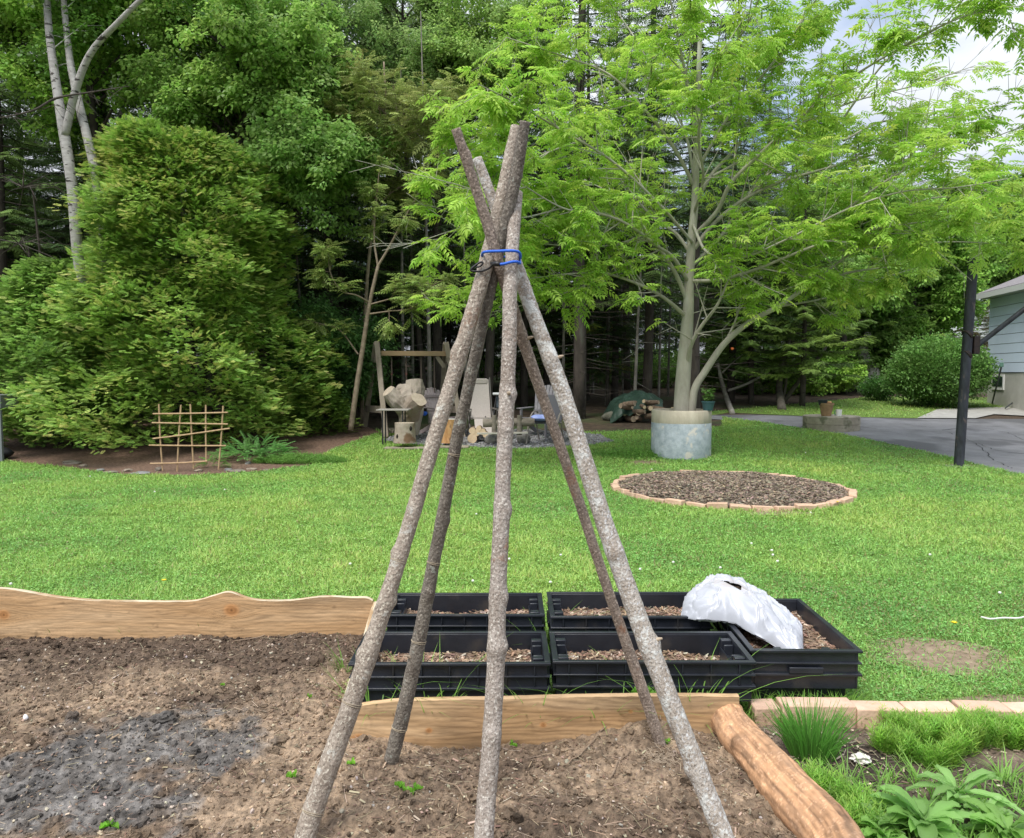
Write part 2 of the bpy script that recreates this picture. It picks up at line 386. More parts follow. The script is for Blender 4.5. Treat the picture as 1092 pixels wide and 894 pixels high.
def lawn(nm, poly, cnt, y0, y1, label, pw, extra=None):
    # sample y with probability ~ width(y) * y^-pw
    yy = np.linspace(y0, y1, 2000); pdf = (.72*yy+1.3)*yy**-pw; cdf = np.cumsum(pdf); cdf /= cdf[-1]
    y = np.interp(rng.uniform(size=cnt), cdf, yy); x = rng.uniform(-1, 1, cnt)*(.72*y+1.3)
    ok = inpoly(x, y, poly)
    if extra is not None: ok &= extra(x, y)
    d = np.ones(cnt)
    for bx, by, rx, ry in bare:
        q = ((x-bx)/rx)**2+((y-by)/ry)**2; d = np.minimum(d, np.clip(q*.9-.1+.5*fbm(x*3, y*3, 0, 5), .06, 1))
    patch = fbm(x*.8, y*.8, 0, 11, 4); fine = fbm(x*5, y*5, 0, 21, 3)
    d = np.minimum(d, np.clip(1.15+.8*fine, .35, 1))
    ok &= rng.uniform(size=cnt) < d
    x, y, patch, fine = x[ok], y[ok], patch[ok], fine[ok]; n = len(x)
    T = np.array([[0, 0, 0], [.42, .5, .03], [1, 0, .22], [.42, -.5, .03]])   # length along x, width y
    F = np.array([[0, 3, 2, 1]])
    sc_ = (y/4.2)**.85
    broad = rng.uniform(size=n) < .26
    Lb = np.where(broad, rng.uniform(.009, .019, n)*(y/4.2)**.6, rng.uniform(.03, .068, n)*(1+.5*fine)*(1+.3*patch)*np.minimum((y/4.2)**.12, 1.2)); Wb = np.where(broad, Lb*.9, .0048*sc_*rng.uniform(.7, 1.3, n))
    az = rng.uniform(0, 2*math.pi, n); el = np.where(broad, rng.uniform(-.2, .5, n), rng.uniform(.35, 1.35, n))
    D = np.stack([np.cos(az)*np.cos(el), np.sin(az)*np.cos(el), np.sin(el)], 1)
    M = frames(D, np.tile([0, 0, -1.0], (n, 1))+rng.normal(size=(n, 3))*.2)
    M[:, :, 2] *= np.where(broad, 0, 1)[:, None]
    P = np.stack([x, y, tz(y)-.004+np.where(broad, rng.uniform(.01, .04, n), 0)], 1)
    S = np.stack([Lb, Wb, Lb], 1)
    VV, FF = scatter(T, F, M, P, S)
    base = np.array([[.325, .545, .12]])*(1+patch[:, None]*np.array([.45, .26, .2]))
    c = base*rng.uniform(.6, 1.3, (n, 1))*(1+.22*fine[:, None]); dry = rng.uniform(size=n) < .06+.22*np.clip(-patch-.1, 0, 1); c[dry] = np.array([.36, .32, .13])*rng.uniform(.7, 1.2, (dry.sum(), 1))
    c[broad] *= np.array([.85, .97, 1.1])
    return wobj(nm, VV, FF, M_grass, label, 'grass', kind='stuff', col=rep(np.clip(c, .01, .6), 4))
def notbed(x, y):
    q = ((x-circ_c[0])**2+(y-circ_c[1])**2) > (CR+.02)**2
    q &= ~((x < -.84) & (y < 4.43)); q &= ~((x < .98) & (y < 3.17)); q &= ~((x > .9) & (y < 3.30+.0))
    ring = gp(733, 487); q &= ((x-ring[0])**2+(y-ring[1]-.45)**2) > .5**2
    q &= ~inpoly(x, y, mulch_poly) & ~inpoly(x, y, grav_poly)
    # under the trays
    q &= ~((x > -.62) & (x < 1.52) & (y > 3.42) & (y < 4.3) & ~((abs(x-.18) < .03)))
    return q
lawn('lawn_grass', lawn_poly, 1150000, 3.2, 20, 'bright green mown lawn with clover', 1.7, notbed)
lawn('back_lawn_grass', back_poly, 90000, 18, 30, 'bright strip of lawn beyond the driveway in front of the woods', .5)

def tuft(g, c, n, rad, h, wd, colr, spread=.5, curl=.35, seg=4):
    """long curved blades"""
    c = np.array(c); t = np.linspace(0, 1, seg+1)
    for k in range(n):
        a = rng.uniform(0, 6.283); q = rad*math.sqrt(rng.uniform()); hh = h*rng.uniform(.5, 1.15); lean = rng.uniform(.05, spread); cu = rng.uniform(.1, 1)*curl
        b = c+[q*math.cos(a), q*math.sin(a), 0]; a2 = a+rng.uniform(-1, 1)
        out = hh*(lean*t+cu*t**2.5*1.6); up = hh*(t-cu*.6*t**3)
        P = b+np.stack([out*math.cos(a2), out*math.sin(a2), up], 1)
        s = np.array([-math.sin(a2), math.cos(a2), 0]); ww = wd*(1-t**2*.95)[:, None]/2
        V = np.concatenate([P-s*ww, P+s*ww]); m = seg+1; i = np.arange(seg)
        g.add(V, np.stack([i, i+1, m+i+1, m+i], 1), np.array(colr)*rng.uniform(.7, 1.25))

# ---------------------------------------------------------------- garden soil
def soil_h(x, y):
    h = .035*fbm(x*1.6, y*1.6, 0, 1, 4)+.022*fbm(x*5.5, y*5.5, 0, 2, 4)+.020*np.abs(fbm(x*14, y*14, 0, 3, 4))+.014*fbm(x*34, y*34, 0, 4, 3)+.006*fbm(x*80, y*80, 0, 44, 2)
    bx, by = gp(700, 790)[:2]; h = h+.085*np.exp(-((x-bx)/.42)**2-((y-by-.1)/.26)**2)
    bx, by = gp(170, 790)[:2]; h = h+.03*np.exp(-((x-bx)/.5)**2-((y-by)/.3)**2)
    bx, by = gp(640, 855)[:2]; h = h-.03*np.exp(-((x-bx)/.10)**2-((y-by)/.06)**2)
    bx, by = gp(530, 800)[:2]; h = h-.02*np.exp(-((x-bx)/.3)**2-((y-by)/.1)**2)
    return h+.035
ash_c = [(gp(150, 815), .50, .30), (gp(60, 870), .5, .24), (gp(215, 775), .18, .12)]
def soil_c(x, y):
    f = fbm(x*2.2, y*3.2, 0, 31, 5)+.7*fbm(x*9, y*9, 0, 32, 4); t = np.clip(.5+f*.9, 0, 1)[..., None]
    tan = np.array([.29, .215, .15]); dk = np.array([.10, .072, .052])
    yy = np.clip((y-3.55)/.6, 0, 1)*np.clip((-.3-x)/.5, 0, 1)
    t = np.clip(t-.55*yy[..., None], 0, 1)
    c = dk+(tan-dk)*t
    a = np.full(x.shape, 9.0)
    for (p, rx, ry) in ash_c: a = np.minimum(a, ((x-p[0])/rx)**2+((y-p[1])/ry)**2)
    a = np.clip((1.0-a+1.6*fbm(x*7, y*7, 0, 41, 6))*1.3, 0, .88)[..., None]
    g = np.array([.125, .121, .118])*(1+.9*fbm(x*16, y*16, 0, 42, 4))[..., None]
    c = c*(1-a)+g*a
    c = c*(1+.75*fbm(x*45, y*45, 0, 43, 3))[..., None]
    return np.clip(c, .012, .6)
def grid_mesh(x0, x1, y0, y1, st):
    xs = np.arange(x0, x1+st, st); ys = np.arange(y0, y1+st, st); X, Y = np.meshgrid(xs, ys); nx = len(xs)
    i, j = np.meshgrid(np.arange(len(ys)-1), np.arange(nx-1), indexing='ij')
    return X.ravel(), Y.ravel(), np.stack([i*nx+j, i*nx+j+1, (i+1)*nx+j+1, (i+1)*nx+j], -1).reshape(-1, 4)
def compact(V, F, C=None):
    u, inv = np.unique(F, return_inverse=True); return V[u], inv.reshape(F.shape), (C[u] if C is not None else None)
M_soil = pbr('garden_soil', (.7, .7, .7), (1.25, 1.22, 1.15), scale=90, rough=.95, bump=.006, bscale=160, use_col=True, spec=.2)
x, y, F = grid_mesh(-3.3, 1.05, 1.55, 4.42, .0075)
V = np.stack([x, y, soil_h(x, y)], 1); cx = V[F].mean(1)
inb = ((cx[:, 0] < -.72) | (cx[:, 1] < 3.145))
xl = .955+np.clip(3.12-cx[:, 1], 0, 2)*.12   # right limit along the log
inb &= cx[:, 0] < xl+.03
F = F[inb]; V, F, C = compact(V, F, soil_c(x, y))
o = link(mesh('garden_soil', V, F, M_soil, col=C, smooth=True)); tag(o, kind='structure')
def in_soil(x, y): return (((x < -.74) & (y < 4.37)) | (y < 3.08)) & (x < .93+np.clip(3.12-y, 0, 2)*.12)
def crumbs(nm, n, r0, r1, I, label, cf, sx=(1, 1, .7), region=None, pw=1.0, zoff=.3, colf=None):
    y = 2.0+2.4*rng.uniform(size=n)**pw; x = rng.uniform(-3.2, 1.2, n); ok = in_soil(x, y) if region is None else region(x, y); x, y = x[ok], y[ok]; n = len(x)
    r = r0*(r1/r0)**(rng.uniform(size=n)**1.8)
    V, F = I; V = V*(1+.75*fbm(V[:, 0]*1.9+3, V[:, 1]*1.9, V[:, 2]*1.9, 5, 4))[:, None]
    P = np.stack([x, y, soil_h(x, y)+r*zoff], 1)
    VV, FF = scatter(V, F, frames(rdir(n), rdir(n)), P, r[:, None]*rng.uniform(.6, 1.25, (n, 3)))
    c = (soil_c(x, y)*cf if colf is None else colf(n, x, y)); 
    return VV, FF, rep(c, len(V))
def colmix(n, x, y):
    c = soil_c(x, y)*rng.uniform(.6, 1.5, (n, 1)); s = rng.uniform(size=n); c[s < .10] = jit((.42, .36, .28), (s < .10).sum(), .3); c[s < .02] = jit((.40, .37, .33), (s < .02).sum(), .2); return c
a1 = crumbs('', 26000, .003, .011, ICO1, '', 1, colf=colmix); a2 = crumbs('', 1500, .008, .024, ICO2, '', .85, zoff=.1)
big = [(140*1, 0)]
bx = [gp(175, 790), gp(180, 786), gp(205, 817), gp(215, 822), gp(240, 700), gp(215, 705), gp(300, 805), gp(35, 705), gp(60, 700), gp(290, 812), gp(205, 760)]
br = [.038, .032, .026, .024, .028, .024, .028, .03, .025, .02, .025]
V3, F3 = [], []; CC = []; off = 0
for VV, FF, c in (a1, a2):
    V3.append(VV); F3.append(FF+off); CC.append(c); off += len(VV)
for k, (p, r) in enumerate(zip(bx, br)):
    VV, FF = blob((p[0], p[1], soil_h(p[0], p[1])+r*.2), (r*1.2, r*.9, r*.7), k, 1.0, 2.6)
    V3.append(VV); F3.append(FF+off); CC.append(soil_c(VV[:, 0], VV[:, 1])*.7); off += len(VV)
wobj('soil_crumbs', np.concatenate(V3), np.concatenate(F3), M_soil, 'crumbs, clods and pebbles on the bed soil', 'soil crumbs', kind='stuff', col=np.concatenate(CC))
# chips, straw and bark bits on the soil
n = 16000; y = 2.0+2.4*rng.uniform(size=n); x = rng.uniform(-3.2, 1.2, n); ok = in_soil(x, y) & (rng.uniform(size=n) < np.clip(.55+.5*(x > -.9), 0, 1)); x, y = x[ok], y[ok]; n = len(x)
B = np.array([[-.5, -.5, 0], [.5, -.35, 0], [.5, .5, 0], [-.5, .4, 0], [-.5, -.5, .4], [.5, -.4, .4], [.45, .5, .4], [-.5, .5, .4]])
BF = np.array([[0, 3, 2, 1], [4, 5, 6, 7], [0, 1, 5, 4], [1, 2, 6, 5], [2, 3, 7, 6], [3, 0, 4, 7]])
az = rng.uniform(0, 6.28, n); D = np.stack([np.cos(az), np.sin(az), rng.uniform(-.25, .25, n)], 1); U = np.tile([0, 0, 1.0], (n, 1))+rng.normal(size=(n, 3))*.35
straw = rng.uniform(size=n) < .6
S = np.where(straw[:, None], np.stack([rng.uniform(.012, .07, n), rng.uniform(.001, .002, n), np.full(n, .002)], 1), np.stack([.007+.035*rng.uniform(size=n)**3, rng.uniform(.002, .008, n), rng.uniform(.002, .005, n)], 1))
c = jit((.27, .205, .14), n, .5, .1); q = rng.uniform(size=n); c[q > .88] = jit((.42, .33, .23), (q > .88).sum(), .2); c[q < .3] = jit((.16, .10, .07), (q < .3).sum(), .3); c[q > .95] = jit((.5, .42, .31), (q > .95).sum(), .15)
VV, FF = scatter(B, BF, frames(D, U), np.stack([x, y, soil_h(x, y)+.006], 1), S)
wobj('soil_litter', VV, FF, pbr('litter', (1, 1, 1), use_col=True, rough=.9), 'wood chips and straw strewn over the garden soil', 'wood chips', kind='stuff', col=rep(c, 8))
# twigs lying on the soil
g = G()
for pts in ([(250, 690), (330, 676)], [(640, 800), (690, 788)], [(600, 832), (640, 805)], [(690, 770), (704, 800)], [(650, 842), (672, 818)], [(470, 845), (500, 870)], [(235, 742), (262, 735)]):
    P = [gp(*p) for p in pts]; P = spline([P[0], (P[0]+P[1])/2+[.01, .02, .0], P[1]], 5); P[:, 2] = soil_h(P[:, 0], P[:, 1])+.012
    g.tube(P, .0035, 5)
g.obj('fallen_twigs', pbr('twig', (.3, .22, .15), (.2, .14, .09), scale=30), 'thin dry twigs lying on the garden soil', 'twigs', kind='stuff')

# right-hand bed soil
def rb_h(x, y): return .03*fbm(x*2, y*2, 0, 51, 4)+.012*fbm(x*9, y*9, 0, 52, 4)+.006*fbm(x*30, y*30, 0, 53, 3)+.004
def rb_c(x, y):
    t = np.clip(.5+fbm(x*4, y*4, 0, 61, 5)*1.2, 0, 1)[..., None]; return (np.array([.045, .035, .03])+(np.array([.17, .13, .10])-np.array([.045, .035, .03]))*t)*(1+.4*fbm(x*50, y*50, 0, 62, 2))[..., None]
x, y, F = grid_mesh(.9, 3.4, 1.6, 3.3, .009); V = np.stack([x, y, rb_h(x, y)], 1); cx = V[F].mean(1); F = F[(cx[:, 0] > .955+np.clip(3.12-cx[:, 1], 0, 2)*.12+.03) & (cx[:, 1] < 3.29)]
V, F, C = compact(V, F, np.clip(rb_c(x, y), .01, .5)); tag(link(mesh('planted_bed_soil', V, F, M_soil, col=C, smooth=True)), kind='structure')
n = 4000; x = rng.uniform(1.0, 3.2, n); y = rng.uniform(2.0, 3.25, n); az = rng.uniform(0, 6.28, n); D = np.stack([np.cos(az), np.sin(az), rng.uniform(-.3, .3, n)], 1)
S = np.stack([.008+.04*rng.uniform(size=n)**2, rng.uniform(.0015, .008, n), rng.uniform(.002, .005, n)], 1); c = jit((.17, .13, .095), n, .6, .1); q = rng.uniform(size=n); c[q < .25] = jit((.45, .38, .28), (q < .25).sum(), .2)
ok = x > .955+np.clip(3.12-y, 0, 2)*.12+.06; x, y, D, S, c, n = x[ok], y[ok], D[ok], S[ok], c[ok], ok.sum()
VV, FF = scatter(B, BF, frames(D, np.tile([0, 0, 1.0], (n, 1))+rng.normal(size=(n, 3))*.35), np.stack([x, y, rb_h(x, y)+.008], 1), S)
wobj('bark_litter', VV, FF, MATS['litter'], 'bark and straw bits on the dark soil of the planted bed', 'mulch', kind='stuff', col=rep(c, 8))
# ---------------------------------------------------------------- boards of the raised bed
def board(nm, p0, p1, top, bot, th, label, knots, seed, nrm=1, warm=1.0, topc=(.54, .46, .33)):
    """upright plank from p0 to p1 (plan), top: function of t -> z; grain in the vertex colours of the wood itself"""
    p0, p1 = np.array(p0, float), np.array(p1, float); Lg = np.linalg.norm(p1-p0); d = (p1-p0)/Lg; nr = np.array([-d[1], d[0]])
    nu = int(Lg/.004)+2; nv = 62; s = np.linspace(0, Lg, nu); v = np.linspace(0, 1, nv)
    S, Vv = np.meshgrid(s, v, indexing='ij'); T = top(S/Lg); Z = bot+(T-bot)*Vv
    # grain
    gz = Z*1.0+.010*fbm(S*1.1, Z*3, 0, seed, 3); dk = np.zeros_like(S); kn = np.zeros_like(S); kd = np.full(S.shape, 9.0)
    for (ks, kz, kr) in knots:
        dd = np.sqrt(((S-ks)/1.25)**2+(Z-kz)**2); gz = gz+np.sign(Z-kz)*kr*1.3*np.exp(-(dd/(kr*2.6))**2)*-1
        kn = np.maximum(kn, np.exp(-(dd/kr)**4)); kd = np.minimum(kd, dd/kr)
    ringk = .5+.5*np.sin(kd*9)
    g1 = np.abs(np.sin(gz*150+2.5*fbm(S*2.5, gz*18, 0, seed+3, 3)*2))**4
    g2 = fbm(S*6, gz*160, 0, seed+4, 3)
    base = np.array([.50, .31, .155])*np.array([1, 1, 1])*warm; lt = np.array([.60, .41, .235])*warm
    t = np.clip(.5+1.1*fbm(S*1.5, gz*14, 0, seed+7, 4), 0, 1)[..., None]
    c = base+(lt-base)*t; c = c*(1-.28*g1[..., None])*(1+.13*g2[..., None])
    c = c*(1-.55*np.clip(fbm(S*1.6, Z*4, 0, seed+9, 5)*2.4-.1, 0, 1)*.6)[..., None]
    kc = np.array([.50, .24, .09])*(.75+.4*ringk)[..., None]; c = c*(1-kn[..., None])+kc*kn[..., None]
    for (ks, kz, kr) in knots:
        dd = np.sqrt((S-ks)**2+(Z-kz)**2)/kr; c = c*(1-.65*np.exp(-(dd/.28)**2))[..., None]
    dirt = np.clip(1-(Z-bot-.03)/.05+.8*fbm(S*7, Z*12, 0, seed+5, 4), 0, 1)[..., None]; c = c*(1-.55*dirt)+np.array([.12, .08, .055])*.55*dirt
    spl = np.clip((fbm(S*18, Z*40, 0, seed+6, 3)-.5)*4, 0, 1)[..., None]*.3; c = c*(1-spl)
    cut = .003*np.sin(S*260)*(fbm(S*3, Z*8, 0, seed+8, 2) > .1)*.3
    off = -.5*th+.0025*fbm(S*8, Z*30, 0, seed, 3)+cut*.3
    f = np.stack([p0[0]+d[0]*S-nrm*nr[0]*(-off), p0[1]+d[1]*S-nrm*nr[1]*(-off), Z], -1)
    g = G(); nn = nu*nv
    i, j = np.meshgrid(np.arange(nu-1), np.arange(nv-1), indexing='ij'); Fq = np.stack([i*nv+j, (i+1)*nv+j, (i+1)*nv+j+1, i*nv+j+1], -1).reshape(-1, 4)
    bk = f.copy(); bk[..., 0] += nrm*nr[0]*th; bk[..., 1] += nrm*nr[1]*th
    topc = np.array(topc)
    Vs = [f.reshape(-1, 3), bk.reshape(-1, 3)]; Cs = [c.reshape(-1, 3), c.reshape(-1, 3)]; Fs = [Fq, Fq[:, ::-1]+nn]
    # rounded top strip in pale live edge colour, then ends and bottom
    a = np.arange(nu)*nv+nv-1; m = 5; tv = []
    for q in range(m):
        w_ = q/(m-1); P = f[:, -1]*(1-w_)+bk[:, -1]*w_; P = P.copy(); P[:, 2] += .004*math.sin(math.pi*w_)+.0015*fbm(s*30, w_*3, 0, seed+2, 2); tv.append(P)
    tv = np.stack(tv, 1).reshape(-1, 3); tcol = topc*(1+.18*fbm(np.repeat(s, m)*9, np.tile(np.arange(m), nu)*.7, 0, seed+2, 3))[:, None]; bw = np.clip(fbm(np.repeat(s, m)*5, np.tile(np.arange(m), nu)*.5, 3, seed+12, 4)*4, 0, 1)[:, None]; tcol = tcol*(1-bw)+np.array([.36, .24, .13])*bw
    i, j = np.meshgrid(np.arange(nu-1), np.arange(m-1), indexing='ij'); Fs.append(np.stack([i*m+j, (i+1)*m+j, (i+1)*m+j+1, i*m+j+1], -1).reshape(-1, 4)+2*nn); Vs.append(tv); Cs.append(tcol)
    for e in (0, nu-1):
        k = np.arange(nv-1); q = np.stack([e*nv+k, e*nv+k+1, nn+e*nv+k+1, nn+e*nv+k], 1); Fs.append(q if e else q[:, ::-1])
    k = np.arange(nu-1); Fs.append(np.stack([k*nv, nn+k*nv, nn+(k+1)*nv, (k+1)*nv], 1))
    return wobj(nm, np.concatenate(Vs), np.concatenate(Fs), pbr('sawn_wood', (.9, .9, .9), (1.06, 1.05, 1.03), scale=60, rough=.75, bump=.0012, bscale=120, stretch=(.15, .15, 1), use_col=True, spec=.25), label, 'board', 'planks framing the garden bed', col=np.concatenate(Cs), smooth=False)
YL = 4.40
tp = [(-130, 626), (-60, 622), (0, 627), (25, 630), (60, 636), (100, 640), (150, 641), (205, 640.5), (228, 635), (245, 631), (262, 637), (280, 640), (310, 640), (345, 636), (375, 637), (390, 637), (398, 640)]
tw = spline(np.array([at(a, b, YL) for a, b in tp]), 8); xL0, xL1 = tw[0, 0], tw[-1, 0]
ts = np.clip((tw[:, 0]-xL0)/(xL1-xL0), 0, 1)
kz = lambda px, py, Y, x0: (at(px, py, Y)[0]-x0, at(px, py, Y)[2])
k1 = kz(248, 650, YL, xL0); k2 = kz(6, 655, YL, xL0)
board('bed_board', (xL0, YL), (xL1, YL), lambda t: np.interp(t, ts, tw[:, 2]), -.05, .035, 'long honey-coloured plank with wavy top edge along the far side of the left bed', [(k1[0], k1[1], .038), (k2[0], k2[1], .03)], 101)
pa = at(398, 640, YL); pb = at(368, 752, 3.16)
board('bed_board', (pa[0]+.02, YL-.02), (pb[0], pb[1]), lambda t: pa[2]-.006+t*(pb[2]-pa[2])+.008*np.sin(t*9), -.05, .030, 'narrow rough-edged plank seen end-on along the left side of the black trays', [], 131)
YF = 3.12; tp = [(372, 753), (400, 749), (430, 746), (480, 745), (540, 744), (610, 742), (680, 741), (740, 741), (787, 741.5)]
tw2 = np.array([at(a, b, YF) for a, b in tp]); a0, a1_ = tw2[0, 0], tw2[-1, 0]; ts2 = (tw2[:, 0]-a0)/(a1_-a0)
K = [(*kz(384, 787, YF, a0), .028), (*kz(458, 777, YF, a0), .012), (*kz(579, 771, YF, a0), .012), (*kz(672, 757, YF, a0), .008)]
board('bed_board', (a0, YF), (a1_, YF), lambda t: np.interp(t, ts2, tw2[:, 2]), -.05, .035, 'orange-tan plank in front of the black trays, behind the pole tripod', K, 151, warm=1.02, topc=(.50, .34, .19))
# peeled log edging
P = spline([at(772, 766, 3.135), at(786, 790, 3.02), at(815, 828, 2.82), at(843, 870, 2.62), at(885, 930, 2.38), at(905, 975, 2.2)], 60)
P[:, 2] = np.interp(np.linspace(0, 1, len(P)), [0, .15, .4, 1], [.135, .115, .085, .07])
nr = 90; rad = interp([.064, .068, .070, .075, .078, .080, .082], len(P)); V, F = tube(P, rad, nr)
m = len(P); ang = np.tile(np.arange(nr), m); li = np.repeat(np.linspace(0, 1, m), nr); cen = np.repeat(P, nr, 0); q = V[:m*nr]-cen
dsp = 1+.06*fbm(li*9, np.cos(ang/nr*6.283)*5, np.sin(ang/nr*6.283)*5, 33, 4)+.16*fbm(li*5, np.cos(ang/nr*6.283)*.8, np.sin(ang/nr*6.283)*.8, 3, 3)+.05*fbm(li*30, np.cos(ang/nr*6.283)*3, np.sin(ang/nr*6.283)*3, 4, 3)
kn = np.exp(-((li-.30)/.025)**2-((ang-20)/7.)**2)*.45+np.exp(-((li-.60)/.02)**2-((ang-54)/7.)**2)*.5
q = q*(1+.16*np.cos(2*(ang/nr*6.283+.6)))[:, None]; V[:m*nr] = cen+q*(dsp+kn)[:, None]
ca, sa = np.cos(ang/nr*6.283), np.sin(ang/nr*6.283)
c = np.array([.43, .25, .14])*(1+.9*fbm(li*5, ca*7, sa*7, 5, 5)+.35*fbm(li*40, ca*5, sa*5, 15, 3))[:, None]; st_ = np.clip(fbm(li*4, ca*2, sa*2, 19, 4)*2.2, 0, 1)[:, None]; c = c*(1-.5*st_)+np.array([.22, .15, .10])*.5*st_
gr = (np.abs(fbm(li*24, ca*5+3, sa*5, 9, 3)) < .035)[:, None]; c = np.where(gr, c*1.3+.03, c); c = c*(1-.5*np.clip(kn*2.5, 0, 1))[:, None]
c = np.concatenate([np.clip(c, .05, .8), [[.5, .32, .18]]*2])
wobj('edging_log', V, F, pbr('peeled_log', (.85, .85, .85), (1.08, 1.05, 1.0), scale=25, rough=.75, bump=.003, bscale=50, use_col=True, spec=.25), 'thick peeled orange-brown log bordering the right end of the dug bed', 'log', col=c, smooth=True)

# edging bricks of the right bed
M_brick = pbr('tan_brick', (.52, .34, .24), (.64, .45, .33), scale=9, rough=.85, bump=.003, bscale=60, c3=(.40, .27, .2), s3=4, ramp3=(.55, .68), var=.1)
xsb = [806, 836, 917, 972, 1029, 1083, 1140, 1200]; lab = ['short dark-faced tan brick touching the end of the black trays', 'long split tan edging block right of the black trays', 'tan edging brick behind the feathery green seedlings', 'pale tan edging brick in the middle of the row at lower right', 'tan edging brick near the right edge of the picture', 'tan edging brick cut off by the right edge of the picture', None]
for k in range(len(xsb)-1):
    Yb = [3.33, 3.32, 3.30, 3.31, 3.30, 3.31, 3.3][k]; x0 = at(xsb[k], 770, Yb-.05)[0]; x1 = at(xsb[k+1], 770, Yb-.05)[0]-.011
    if lab[k] is None: break
    hz = [.100, .112, .104, .098, .106, .094, .1][k]
    g = G(); nx_, ny_ = 3, 3
    X_, Y_ = np.meshgrid(np.linspace(-.5, .5, nx_), np.linspace(-.5, .5, ny_), indexing='ij')
    g.box((0, 0, hz/2-.01), (x1-x0, .105, hz+.02)); o = g.obj('edging_brick', M_brick, lab[k], 'brick', 'tan edging bricks along the right bed', bevel=.006)
    o.location = ((x0+x1)/2, Yb+.01, -.03); o.rotation_euler = (R(random.uniform(-2, 4)), R(random.uniform(-1.5, 1.5)), R(random.uniform(-3, 3)))

# ---------------------------------------------------------------- black trays
M_blk = pbr('black_plastic', (.012, .014, .019), (.022, .025, .033), scale=5, rough=.33, bump=.0006, bscale=60, spec=.5, c3=(.05, .045, .04), s3=7, ramp3=(.58, .75))
def tray_parts(Lx, Wy, H=.29):
    out = {}
    g = G(); t = .012
    def ringbox(g, lx, wy, z0, z1, th):
        g.box((0, -wy/2+th/2, (z0+z1)/2), (lx, th, z1-z0)); g.box((0, wy/2-th/2, (z0+z1)/2), (lx, th, z1-z0))
        g.box((-lx/2+th/2, 0, (z0+z1)/2), (th, wy-2*th, z1-z0)); g.box((lx/2-th/2, 0, (z0+z1)/2), (th, wy-2*th, z1-z0))
    ringbox(g, Lx-.03, Wy-.03, .10, H-.008, t)
    out['wall'] = g
    g = G(); ringbox(g, Lx, Wy, H-.012, H, .026); out['rim'] = g
    g = G(); ringbox(g, Lx-.004, Wy-.004, H-.068, H-.060, .014); ringbox(g, Lx, Wy, H-.125, H-.113, .018)
    for sx in np.linspace(-.42, .42, 7)*Lx:
        for sy in (-1, 1): g.box((sx, sy*(Wy/2-.009), H-.062), (.006, .010, .10))
    out['rib'] = g
    g = G(); v0 = (Lx-.10, Wy-.10); g.box((0, 0, (H-.125)/2), (v0[0], v0[1], H-.125-.002), taper=.03); out['base'] = g
    hs = []
    for sx in (-1, 1):
        g = G()
        for k, yy in enumerate((-.115, .115)):
            g.box((sx*(Lx/2-.052), yy, H-.035), (.050, .035, .05)); g.box((sx*(Lx/2-.052), yy*.55, H-.055), (.045, .012, .07))
        g.box((sx*(Lx/2-.055), 0, H-.075), (.050, .20, .012)); g.box((sx*(Lx/2-.078), 0, H-.085), (.006, .23, .075)); g.box((sx*(Lx/2+.001), 0, H-.095), (.012, .16, .03))
        hs.append(g)
    out['handle'] = hs
    return out
tmats = {}
def make_tray(loc, rz, Lx, Wy, label, tilt=(0, 0)):
    root = thing('plastic_tray', label, 'tray', loc, 'black plastic planting trays', rz); root.rotation_euler = (tilt[0], tilt[1], rz)
    ps = tray_parts(Lx, Wy)
    for nme in ('wall', 'rim', 'rib', 'base'): ps[nme].part(nme, M_blk, root, local=True, bevel=.002)
    for h in ps['handle']: h.part('handle', M_blk, root, local=True, bevel=.003)
    return root
def rimpt(px, py, z=.29): d = ray(px, py); t = (z-CAMZ)/d[2]; return np.array([d[0]*t, d[1]*t])
def tray_px(fl, fr, yf, yb, label, rz=0, tilt=(0, 0), H=.29):
    Yf = rimpt(500, yf, H)[1]; Yb = rimpt(500, yb, H)[1]; x0 = (fl-546)/FPX*Yf*1.0; x1 = (fr-546)/FPX*Yf
    d = ray(fl, yf); x0 = d[0]/d[1]*Yf; d = ray(fr, yf); x1 = d[0]/d[1]*Yf
    c = ((x0+x1)/2, (Yf+Yb)/2); return c, x1-x0, Yb-Yf
trays = []
for (fl, fr, yf, yb, lb, tilt) in [
    (409, 581, 656, 632, 'black plastic tray of mulch in the back row, left, seen through the poles', (0, 0)),
    (587, 762, 658, 631, 'black plastic tray in the back row with the white bag draped over its right end', (0, 0)),
    (371, 587, 708, 673, 'black plastic tray of mulch in the front row, left, with grass blades in front', (0, 0)),
    (590, 807, 706, 673, 'black plastic tray of mulch in the front row, right, behind the two right poles', (0, 0))]:
    c, Lx, Wy = tray_px(fl, fr, yf, yb, lb); trays.append((c, Lx, Wy, 0)); make_tray((c[0], c[1], 0), random.uniform(-.008, .008), Lx, Wy, lb)
    print('tray', c, Lx, Wy)
yf = rimpt(860, 694)[1]; yb = rimpt(815, 638)[1]; xr = rimpt(918, 690)[0]; xl_ = xr-.53
make_tray(((xr+xl_)/2-.005, (yf+yb)/2, 0), R(90)-.02, yb-yf, .53, 'deep black plastic tray standing crossways at the right end of the row'); trays.append((((xr+xl_)/2, (yf+yb)/2), .53, yb-yf, 1))
